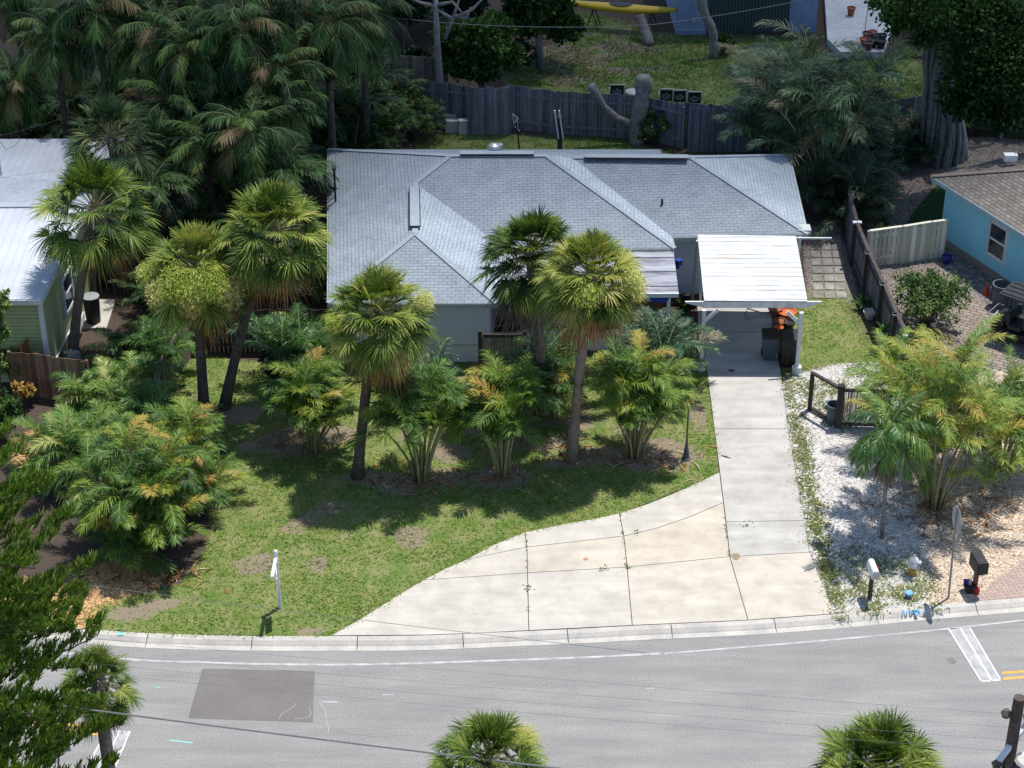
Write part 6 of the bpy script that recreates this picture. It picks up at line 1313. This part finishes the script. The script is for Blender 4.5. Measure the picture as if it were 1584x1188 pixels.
# blue green palms behind the house on the right
TG = 'blue green palms behind the house'
arc('large blue green palm clump behind the right end of the roof', 1275, 300, 285, 72, ncane=22, nf=6, L=2.7, tone=.5, tv=.2, group=TG, leaf='teal', lf=.75, wid=.018, brown=.05, low=.25)
arc('blue green palm leaning over the pale fence panel', 1195, 235, 170, 45, ncane=12, nf=6, L=2.7, tone=.58, tv=.2, group=TG, leaf='teal', lf=.75, wid=.018, brown=.05, low=.4)
arc('dark blue green palm in front of the white patio', 1300, 250, 130, 50, ncane=12, nf=6, L=2.3, tone=.4, group=TG, leaf='teal', lf=.65, wid=.018, brown=.05, low=.3)
arc('low dark palm between the clump and the banyan', 1395, 245, 80, 40, ncane=10, nf=6, L=1.6, tone=.2, group=TG, leaf='teal', low=.2)
arc('dark skirted palm at the foot of the blue green clump', 1310, 335, 110, 45, ncane=12, nf=7, L=2.0, tone=.22, group=TG, leaf='teal', low=.15)
# ================================================================== BACKGROUND JUNGLE
JG = 'palms in the shaded grove behind the green house'
protos = []
for k_, (L_, tn, lf_) in enumerate(((3.0, .38, .75), (2.6, .48, .6), (2.8, .55, .65))):
    tops = 6.5; protos.append(None)
JP = [
 (35, 300, 20, 130, 0, 'drooping palm at the far left edge above the green house roof'), (95, 290, 85, 60, 1, 'bright topped palm near the top left above the metal roof'),
 (150, 285, 150, 20, 0, 'palm crown at the top edge left of the bluish cabbage palm'), (215, 300, 245, 60, 2, 'green crowned palm right of the bluish cabbage palm'),
 (60, 200, 20, -10, 2, 'far palm in the top left corner'), (290, 330, 290, 85, 1, 'palm with bright centre in the middle of the grove'),
 (330, 320, 345, 120, 2, 'palm above the tall brown skirted crown'), (250, 350, 262, 165, 0, 'low palm between the bluish crown and the grove middle'),
 (380, 330, 375, 50, 0, 'tall palm at the top above the tall skirted crown'), (430, 300, 420, 20, 1, 'tan fringed palm at the top of the grove'),
 (425, 340, 432, 115, 2, 'palm with a lime heart left of the roof corner'), (385, 390, 385, 205, 0, 'palm above the roof corner with pale hanging fronds'),
 (490, 290, 505, 40, 2, 'palm with orange dead fronds near the tan board fence'), (430, 350, 432, 165, 1, 'broad palm right beside the roof corner'),
 (540, 250, 560, 20, 0, 'palm at the top before the bare grey tree'), (320, 380, 320, 225, 1, 'shaded palm directly behind the plumed palm'),
 (370, 260, 300, 0, 2, 'upper palm at the top edge of the grove'), (220, 240, 200, -20, 1, 'highest palm above the bluish cabbage palm'),
 (240, 420, 235, 290, 0, 'dark palm behind the plumed crown and the leaning palm'), (435, 400, 436, 268, 0, 'dark palm hugging the left side of the roof')]
first = [None, None, None]
for (bx, by, tx, ty, k_, lab) in JP:
    b_ = G(bx, by, 0); tp = up(b_, tx, ty); hgt = tp[2]
    if first[k_] is None:
        L_, tn, lf_ = ((2.7, .45, .7), (2.4, .55, .55), (2.5, .60, .6))[k_]
        first[k_] = (feather_palm('grove_palm', lab, b_, b_ + (0, 0, 6.0), nf=32, L=L_ * .88, leaf='jungle', tone=tn, tv=.24, ndead=6, group=JG, lod=38, lf=lf_, wid=.021, elr=(-30, 85)), 6.0)
        o = first[k_][0]; o.scale = (1, 1, 1) ; o.location = (tp[0], tp[1], max(-.5, tp[2] - 6.0)) if False else (tp[0], tp[1], min(0, tp[2] - 6.0))
        sc_ = max(.75, min(1.6, tp[2] / 6.0)); o.scale = (sc_ if sc_ < 1.15 else 1.15, sc_ if sc_ < 1.15 else 1.15, tp[2] / 6.0); o.location = (tp[0], tp[1], 0)
    else:
        o = copy_tree(first[k_][0], (tp[0], tp[1], 0), rng.uniform(0, 6.28), 1, lab, JG); sx_ = rng.uniform(.85, 1.15); o.scale = (sx_, sx_, tp[2] / 6.0)
# understory filling the grove
uf = None; UL = ['low dark palm under the grove near the top left', 'low dark palm behind the metal roof', 'low palm thicket at the centre of the grove', 'low palm thicket left of the tall skirted crown', 'low palm thicket behind the roof corner', 'low thicket palm by the tan board fence', 'understory palm above the bluish crown', 'understory palm beneath the lime hearted palm', 'understory palm left of the lady palms', 'understory palm at the top centre left', 'understory palm behind the plumed palm trunk', 'understory palm between house wall and grove', 'understory palm at the upper left edge', 'understory palm beside the dark brown fence']
for i, (x_, y_) in enumerate([(120, 215), (60, 205), (300, 260), (350, 330), (460, 300), (540, 190), (190, 180), (440, 240), (520, 240), (380, 150), (300, 400), (440, 450), (20, 185), (270, 470)]):
    b_ = G(x_, y_, 0)
    if uf is None: uf = areca('understory_palm', UL[i], b_, 3.4, 1.4, ncane=14, nf=6, L=1.9, leaf='jungle', tone=.35, group='understory palms in the grove', lod=18, low=.2, wid=.03, lf=.55)
    else: copy_tree(uf, b_, rng.uniform(0, 6.28), rng.uniform(.8, 1.25), UL[i])
RL = ['lady palm clump left of the bare branches', 'lady palm clump under the tan fence', 'lady palm clump beside the grey back fence', 'yellow green lady palm clump nearest the roof edge', 'small lady palm clump in front of the dark fence post', 'lady palm clump beside the roof corner palms']
r0 = None
for i, (x_, y_, s_) in enumerate([(545, 195, 1.0), (585, 200, 1.0), (620, 195, 1.0), (600, 240, 1.0), (655, 215, .8), (520, 240, .9)]):
    b_ = G(x_, y_, 0)
    if r0 is None: r0 = rhapis('lady_palm', RL[i], b_, 2.0, 1.1, 30, tone=.66, group='lady palms behind the house')
    else: copy_tree(r0, b_, i * 1.1, s_, RL[i])
# broadleaf trees
def bt(label, bx, by, tx, ty, rpx, **kw):
    b_ = G(bx, by, 0); tp = up(b_, tx, ty); return broad_tree('shade_tree', label, b_, tp[2], rpx / S(tx, ty, tp[2]), **kw)
bt('glossy green tree leaning over the grey back fence', 742, 160, 742, 22, 66, nblob=20, nl=1300, size=.22, leaf='broad', low=.25, tone=.55)
bt('dark green tree left of the kayak', 835, 105, 838, -60, 62, nblob=18, nl=1200, size=.2, leaf='broad', tone=.38, low=.1)
bt('dark tree in the top centre behind the bare trunk', 700, 40, 690, -70, 80, nblob=18, nl=1000, size=.24, leaf='broad_dark', low=.1)
bt('dark tree at the top between the grove and the bare trunk', 610, 60, 600, -60, 80, nblob=16, nl=900, size=.24, leaf='broad_dark', low=.1)
bt('small shrubby tree beside the bare trunk foot', 640, 125, 640, 75, 26, nblob=8, nl=600, size=.2, leaf='broad_dark', tone=.7)
# banyan
b_ = G(1455, 246, 0); t = thing('banyan_tree', 'huge banyan with a pale fluted trunk of hanging roots', 'tree', b_); v = MB()
for i in range(38):
    az = i * 2.4; k_ = math.sqrt((i + .5) / 38) * .66; h0 = 0.0; tpz = rng.uniform(5.0, 7.6); tw = .5 + rng.normal(0, .12); P = []
    for q_ in np.linspace(0, 1, 7): a2 = az + tw * q_ * 1.6; rr2 = k_ * (1.45 - .75 * q_ + .35 * max(0, q_ - .6)) + rng.normal(0, .03); P.append(b_ + (math.cos(a2) * rr2 * 1.1 - .55 * q_ + .1 * math.sin(q_ * 7), math.sin(a2) * rr2 * .9, tpz * q_ - .08))
    v.tube(smooth_line([tuple(p_) for p_ in P], 3), rng.uniform(.06, .19) * np.linspace(1.1, .9, 19) * rng.uniform(.85, 1.15, 19), 7)
for i in range(9): az = i * .7; a = b_ + (-.55, .6, 0) + (math.cos(az) * .35, math.sin(az) * .35, 0); v.tube([a, a + (.1, 0, 3), a + (-.1, 0, 6.2)], rng.uniform(.08, .16), 6)
v.build('trunk', M['bark'], t, True)
for (dx, dy, dz, zz0) in ((-1.6, .5, 8.6, 6), (1.9, .3, 8.6, 5.2), (3.6, 1, 8.0, 6), (-.5, 2, 9.5, 6.5), (.8, -.6, 7.5, 4.2)):
    v = MB(); v.tube(smooth_line([tuple(b_ + (-.3, 0, zz0 - 1)), tuple(b_ + (dx * .4 - .2, dy * .4, zz0 + .6)), tuple(b_ + (dx, dy, dz))], 4), np.linspace(.32, .12, 9), 8); v.build('limb', M['bark'], t, True)
cr = MB()
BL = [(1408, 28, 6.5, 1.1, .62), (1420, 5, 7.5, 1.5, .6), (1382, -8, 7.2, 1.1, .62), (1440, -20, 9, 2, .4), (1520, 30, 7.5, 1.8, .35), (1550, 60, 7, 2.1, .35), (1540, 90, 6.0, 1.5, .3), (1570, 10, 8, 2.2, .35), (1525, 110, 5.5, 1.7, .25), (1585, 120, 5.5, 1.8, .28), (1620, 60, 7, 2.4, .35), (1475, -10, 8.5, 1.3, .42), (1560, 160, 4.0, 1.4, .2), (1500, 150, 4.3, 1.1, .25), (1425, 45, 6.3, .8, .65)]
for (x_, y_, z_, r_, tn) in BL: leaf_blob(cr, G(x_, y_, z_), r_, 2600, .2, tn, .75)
cr.build('crown', M['broad'], t)
for i, (x_, y_) in enumerate([(1530, 190), (1560, 200), (1500, 190), (1575, 185), (1548, 215)]):
    b_ = G(x_, y_, 0); v = MB(); v.tube([b_, b_ + (rng.normal(0, .2), 0, 2.5), b_ + (rng.normal(0, .4), 0, 5)], .07, 6); tag(v.build('aerial_root', M['bark']), ['second pale aerial root right of the banyan trunk', 'pale aerial root just left of the rightmost one', 'pale aerial root nearest the banyan trunk', 'rightmost pale aerial root under the banyan', 'pale aerial root standing nearest the roof of the blue house'][i], 'root', 'aerial roots under the banyan')
copy_tree(uf, G(1490, 190, 0), 1.0, .9, 'dark low palm right of the banyan trunk'); copy_tree(uf, G(1560, 185, 0), 2.0, .9, 'dark low palm at the right edge under the banyan'); copy_tree(uf, G(1520, 140, 0), 3.0, 1.1, 'dark palm deeper under the banyan crown')
fence('wooden_fence', [T(1482, 140, 2), T(1600, 150, 2)], 2.0, M['wood_dark'], 'dark fence in the shade right of the banyan trunk', pw=.15)
# bare grey tree
b_ = G(684, 188, 0); t = thing('bare_tree', 'bare pale grey tree with forked leafless branches at the top', 'tree', b_); v = MB(); k0 = up(b_, 676, 60); k1 = up(b_, 673, -10); v.tube([b_, up(b_, 680, 120), k0, k1], [.17, .15, .13, .1], 9); v.build('trunk', M['bark'], t, True)
for seg_ in ([(688, 60), (700, 30), (712, -6)], [(700, 30), (730, 15), (745, 0)], [(676, 10), (650, 4), (622, -8)], [(700, 30), (672, 12)], [(705, 25), (722, 28), (728, 12)], [(676, 8), (700, 3), (715, 20)]):
    v = MB(); pts_ = [up(b_, x_, y_, -.1 * i) for i, (x_, y_) in enumerate(seg_)]; v.tube(pts_, np.linspace(.10, .035, len(pts_)), 7); v.build('branch', M['bark'], t, True)
b_ = G(683, 185, 0); v = MB(); v.tube([up(b_, 683, 130), up(b_, 690, 60)], [.12, .1], 8)
b_ = G(612, 140, 0); t = thing('dead_branches', 'tangle of bare twisted pale branches above the left back fence', 'dead shrub', b_)
for i in range(12):
    v = MB(); p = up(b_, 612 + rng.uniform(-6, 10), 125); P = [p]
    d_ = np.array((rng.normal(0, .3), rng.normal(0, .2), .6))
    for _ in range(5): d_ = d_ + rng.normal(0, .28, 3); P.append(P[-1] + d_ * .42)
    v.tube(P, np.linspace(.035, .012, 6), 5); v.build('branch', M['deadwood'], t)
# shrubs
def sh(label, bx, by, hpx, rpx, **kw):
    b_ = G(bx, by, 0); s_ = S(bx, by); kw.setdefault('n', 1200); return shrub('shrub', label, b_, hpx / s_ / .85, rpx / s_, **kw)
sh('loose green shrub on the gravel beside the side fence', 1432, 505, 82, 62, n=8500, size=.10, leaf='broad_pale', tone=.45, nst=30)
sh('small green shrub against the cream fence', 1374, 395, 45, 24, n=1300, size=.12, leaf='broad_pale', tone=.3)
sh('pale leafy tree at the left edge above the orange fence', 0, 640, 235, 42, n=5500, size=.14, leaf='broad_pale', tone=.75, nst=16)
sh('green shrub below the pale tree at the left edge', 25, 600, 60, 34, n=2200, size=.13, leaf='broad_pale', tone=.5, nst=12)
sh('mixed green shrub left of the orange croton', 5, 690, 75, 42, n=3200, size=.14, leaf='broad', tone=.6, nst=14)
sh('yellow orange croton shrub before the board fence', 42, 628, 38, 17, n=900, size=.13, leaf='croton', tone=.6)
sh('green shrub right of the pollarded stump', 1010, 222, 46, 36, n=1700, size=.14, leaf='broad_pale', tone=.2)
sh('small dark shrub at the foot of the periwinkle wall', 1118, 84, 34, 16, n=900, size=.16, leaf='broad', tone=.4)
sh('dark bushy edge below the dark tree left of the kayak', 800, 110, 40, 34, n=2000, size=.16, leaf='broad_dark', tone=.8)
sh('dark shrub hedge beside the house left wall', 440, 600, 60, 32, n=2200, size=.15, leaf='broad_dark', tone=.6)
sh('low plant against the wall behind the carport left post', 1062, 478, 12, 14, n=500, size=.1, leaf='broad', tone=.4)
for i, (x_, y_, z_, lab) in enumerate([(1361, 322, .0, 'spiky agave on the brown gravel behind the cream fence'), (1366, 345, .0, 'dark agave just behind the cream fence'), (1366, 533, .3, 'spiky dracaena growing in the white pot by the side fence'), (1337, 472, .2, 'spiky plant in the grey pot by the side fence')]):
    b_ = G(x_, y_, z_); t = thing('spiky_plant', lab, 'plant', b_); lv = MB(); n = 34; az = np.arange(n) * 2.4; el = np.radians(rng.uniform(10, 80, n)); D_ = np.stack([np.cos(az) * np.cos(el), np.sin(az) * np.cos(el), np.sin(el)], 1)
    bb = b_ + (0, 0, .55 if i == 2 else .05); L_ = rng.uniform(.35, .6, n); r_ = np.array((0, .5, 1.0)); P = bb[None, None] + D_[:, None] * (L_[:, None] * r_)[:, :, None]; P[:, :, 2] -= .12 * r_[None] ** 2; sdv = np.stack([-np.sin(az), np.cos(az), 0 * az], 1); lv.strips(P, sdv[:, None] * (np.array((.6, 1, .1)) * .035)[None, :, None], .35 + rng.normal(0, .1, n)); lv.build('leaves', M['bright'], t)
    v = MB(); v.tube([b_, bb], .04, 6); v.build('stem', M['deadwood'], t)
# ================================================================== FOREGROUND CONIFER (left)
pb_ = G(-35, 1400, 0); ptp = up(pb_, -22, 470)
t = thing('norfolk_pine', 'dark green foreground conifer with upswept brushy branches at the left edge', 'conifer', (pb_[0], pb_[1], -.15))
v = MB(); v.tube([(pb_[0], pb_[1], -.15), tuple(ptp)], [.28, .04], 10); v.build('trunk', M['trunk_dark'], t)
nd_ = MB(); Hh = ptp[2]; lev = np.arange(1.2, Hh - .1, .62); ntot = 0
PP = []; DD = []; LL = []; TT = []
bm_ = MB()
for li, zl in enumerate(lev):
    f = (Hh - zl) / Hh; Lb = min(3.85, .9 + 5.4 * f ** .52) * rng.uniform(.9, 1.05); nb = 8
    for j in range(nb):
        az = j * 2 * math.pi / nb + li * .9 + rng.normal(0, .15); h_ = np.array((math.cos(az), math.sin(az), 0))
        if h_[0] < -.55: continue
        ts = np.linspace(0, 1, 8); cpts = np.array([(pb_[0], pb_[1], zl)]) + h_ * (Lb * ts)[:, None] + np.array((0, 0, 1.0)) * ((.02 - .25 * ts + .42 * ts ** 2) * Lb * .45)[:, None]
        bm_.tube(cpts, np.linspace(.045, .012, 8), 5)
        side = np.array((-h_[1], h_[0], 0))
        # side branchlets, upturned, each a brush
        for q_ in range(int(12 + Lb * 21)):
            s_ = rng.uniform(.18, 1.0); i0 = min(6, int(s_ * 7)); fr = s_ * 7 - i0; base_ = cpts[i0] * (1 - fr) + cpts[i0 + 1] * fr
            lat = rng.choice((-1, 1)) * rng.uniform(.2, 1) * .55 * (1.15 - s_) * min(1, Lb / 2); dirb = unit(h_ * .55 + side * lat * .8 + np.array((0, 0, rng.uniform(.6, 1.1))))
            Ls = rng.uniform(.2, .42); tn_ = .50 + rng.normal(0, .13) + .10 * (s_ > .8)
            nn2 = 20; u_ = rng.uniform(0, 1, nn2)[:, None]; o_ = base_ + side * lat * .8 + dirb * Ls * u_
            dn_ = unit(dirb[None] * 1.0 + rng.normal(0, .42, (nn2, 3)) + np.array((0, 0, .55)))
            PP.append(o_); DD.append(dn_); LL.append(rng.uniform(.12, .24, nn2)); TT.append(np.full(nn2, tn_) + .12 * u_[:, 0])
P0 = np.concatenate(PP); D0 = np.concatenate(DD); L0 = np.concatenate(LL)[:, None]; T0 = np.concatenate(TT)
W0 = unit(np.cross(D0, rng.normal(0, 1, D0.shape))) * .0125
nd_.strips(np.stack([P0, P0 + D0 * L0 * .6, P0 + D0 * L0], 1), np.stack([W0, W0, W0 * .15], 1), T0)
nd_.build('crown', M['pine'], t); bm_.build('branches', M['trunk_dark'], t)
# ================================================================== GRASS AND LITTER
def grass(name, regions, label, hmul=1.0, mat='grass', tonef=None):
    v = MB(); PX = []; Tn = []
    for poly_px, dens, tn in regions:
        P = pxpoly(poly_px); mnx, mxx, mny, mxy = P[:, 0].min(), P[:, 0].max(), P[:, 1].min(), P[:, 1].max(); n = int((mxx - mnx) * (mxy - mny) * dens)
        X = rng.uniform(mnx, mxx, n); Y = rng.uniform(mny, mxy, n); ok = sdf(X, Y, P) > -.03 + rng.normal(0, .05, n); X, Y = X[ok], Y[ok]
        # thin out over dirt
        dm_ = np.zeros(len(X))
        for (a, b2, rx, ry) in DIRT:
            c = G(a, b2); s_ = S(a, b2); d = ((X - c[0]) / (rx / s_)) ** 2 + ((Y - c[1]) / (ry / s_ / SP)) ** 2; dm_ = np.maximum(dm_, np.clip(1.2 - d, 0, 1) * (.55 if rx > 65 and (a, b2) not in ((985, 705), (645, 745)) else 1))
        patch = np.array([mnoise.noise(Vector((x * 1.1, y * 1.1, 0))) for x, y in zip(X, Y)]); patch2 = np.array([mnoise.noise(Vector((x * .38, y * .38, 9))) for x, y in zip(X, Y)]); keep = (rng.random(len(X)) > dm_ * .88) & (patch + 0.8 * patch2 + rng.random(len(X)) * 1.2 > .38)
        X, Y, patch = X[keep], Y[keep], patch[keep]; PX.append(np.stack([X, Y, np.zeros_like(X)], 1)); Tn.append(tn + patch * .35 + rng.normal(0, .1, len(X)))
    P = np.concatenate(PX); T_ = np.concatenate(Tn); n = len(P); az = rng.uniform(0, 6.28, n); tilt = rng.uniform(.6, 2.2, n); h_ = rng.uniform(.03, .085, n) * hmul
    D_ = np.stack([np.cos(az) * tilt, np.sin(az) * tilt, np.ones(n)], 1) * h_[:, None]; sdv = np.stack([-np.sin(az + .6), np.cos(az + .6), 0 * az], 1) * .016
    v.strips(np.stack([P, P + D_ * (1, 1, .75)], 1), np.stack([sdv, sdv * .35], 1), T_)
    return tag(v.build(name, M[mat], origin=(0, 60, 0)), label, 'grass', kind='stuff')
grass('lawn_grass', [(LAWN, 300, .47), (STRIP, 150, .4)], 'sunlit patchy green lawn grass in front of the house')
grass('back_grass', [(BACK, 200, .05), (BEHIND, 180, .38)], 'rough grass behind the house and in the rear neighbour yard', 1.6)
# weeds along the gravel edges, in loose tufts
v = MB(); cs = []
def tuft(px, py, n=16, r=.14, h=.13, tn=.4):
    c = G(px, py, 0); cs.append((c, n, r, h, tn))
for _ in range(200): f = rng.random(); tuft(1210 + 78 * f + abs(rng.normal(0, 8)), 580 + 370 * f, 14, .13, .08, .62 + rng.normal(0, .12))
wp = pxpoly(WEED); wp2 = pxpoly(WEED2)
for P, k_ in ((wp, 210), (wp2, 170)):
    c0 = 0
    while c0 < k_:
        x, y = rng.uniform(P[:, 0].min(), P[:, 0].max()), rng.uniform(P[:, 1].min(), P[:, 1].max())
        if sdf(np.array([x]), np.array([y]), P)[0] > 0 and mnoise.noise(Vector((x * .9, y * .9, 3))) > -.12: cs.append((np.array((x, y, 0)), 14, .13, .09, .68 + rng.normal(0, .12))); c0 += 1
for xj, y0, y1, x1 in ((813, 825, 976, 818), (959, 796, 878, 970), (1120, 800, 862, 1129)):
    for _ in range(13): f = rng.random() ** 1.6; cs.append((G(xj + (x1 - xj) * f, y0 + (y1 - y0) * f, .02), 5, .02, .035, .6))
for x_, y_ in ((935, 880), (970, 878), (985, 824), (815, 910), (1252, 802), (1155, 812)): cs.append((G(x_, y_, .02), 16, .08, .06, .45))
P = np.concatenate([c + np.column_stack([rng.normal(0, r, n), rng.normal(0, r, n), np.zeros(n)]) for c, n, r, h, tn in cs]); hh_ = np.concatenate([np.full(n, h) for c, n, r, h, tn in cs]); T_ = np.concatenate([np.full(n, tn) for c, n, r, h, tn in cs])
n = len(P); az = rng.uniform(0, 6.28, n); D_ = np.stack([np.cos(az) * 1.3, np.sin(az) * 1.3, np.full(n, .6)], 1) * (hh_ * rng.uniform(.5, 1.2, n))[:, None]; sdv = np.stack([-np.sin(az), np.cos(az), 0 * az], 1) * .018
v.strips(np.stack([P, P + D_], 1), np.stack([sdv, sdv * .3], 1), T_ + rng.normal(0, .08, n)); tag(v.build('weeds', M['weed'], origin=(12, 55, 0)), 'weeds and grass tufts sprouting along the gravel and driveway joints', 'weeds', kind='stuff')
# fallen palm debris under the arecas and on the gravel
v = MB(); ds = []
for (x_, y_, rx, ry, k_) in ((470, 690, 60, 20, 60), (650, 745, 80, 20, 90), (985, 712, 90, 24, 110), (1445, 790, 110, 40, 150), (880, 700, 60, 20, 50), (770, 738, 50, 20, 50), (230, 890, 90, 20, 120), (1340, 400, 60, 90, 0), (1500, 800, 60, 30, 60), (870, 95, 90, 40, 160), (1370, 300, 60, 60, 60)):
    for _ in range(k_): ds.append(G(x_ + rng.normal(0, rx * .5), y_ + rng.normal(0, ry * .5), .02))
ds = np.array(ds); n = len(ds); az = rng.uniform(0, 6.28, n); D_ = np.stack([np.cos(az), np.sin(az), rng.uniform(0, .15, n)], 1); L_ = rng.uniform(.15, .5, n)[:, None]; W_ = np.stack([-np.sin(az), np.cos(az), 0 * az], 1) * rng.uniform(.01, .03, (n, 1))
v.strips(np.stack([ds, ds + D_ * L_ * .5 + (0, 0, .02), ds + D_ * L_], 1), np.stack([W_, W_, W_ * .3], 1), rng.uniform(0, 1, n)); tag(v.build('fallen_leaves', M['dead'], origin=(0, 60, 0)), 'scattered dry brown palm leaflets lying under the clumps', 'leaf litter', kind='stuff')
# fallen fronds
FF = [(1380, 770, .4, 'curved fallen brown frond left of the golden areca'), (1520, 770, -.5, 'long reddish fallen frond right of the golden areca'), (1405, 815, .9, 'fallen brown frond below the golden areca'), (425, 690, .3, 'reddish fallen frond beside the left areca'), (1375, 752, .1, 'short dark fallen frond on the white gravel')]
for (x_, y_, az, lab) in FF:
    b_ = G(x_, y_, .05); t = thing('fallen_frond', lab, 'palm frond', b_, 'fallen palm fronds'); v = MB(); st = MB(); pin_frond(v, st, b_, az, R(22), 1.8, .3, 16, .3, curve=40, vee=.1, tipd=.2, wid=.014); v.build('leaflets', M['dead'], t); st.build('stalk', M['trunk_dark'], t)
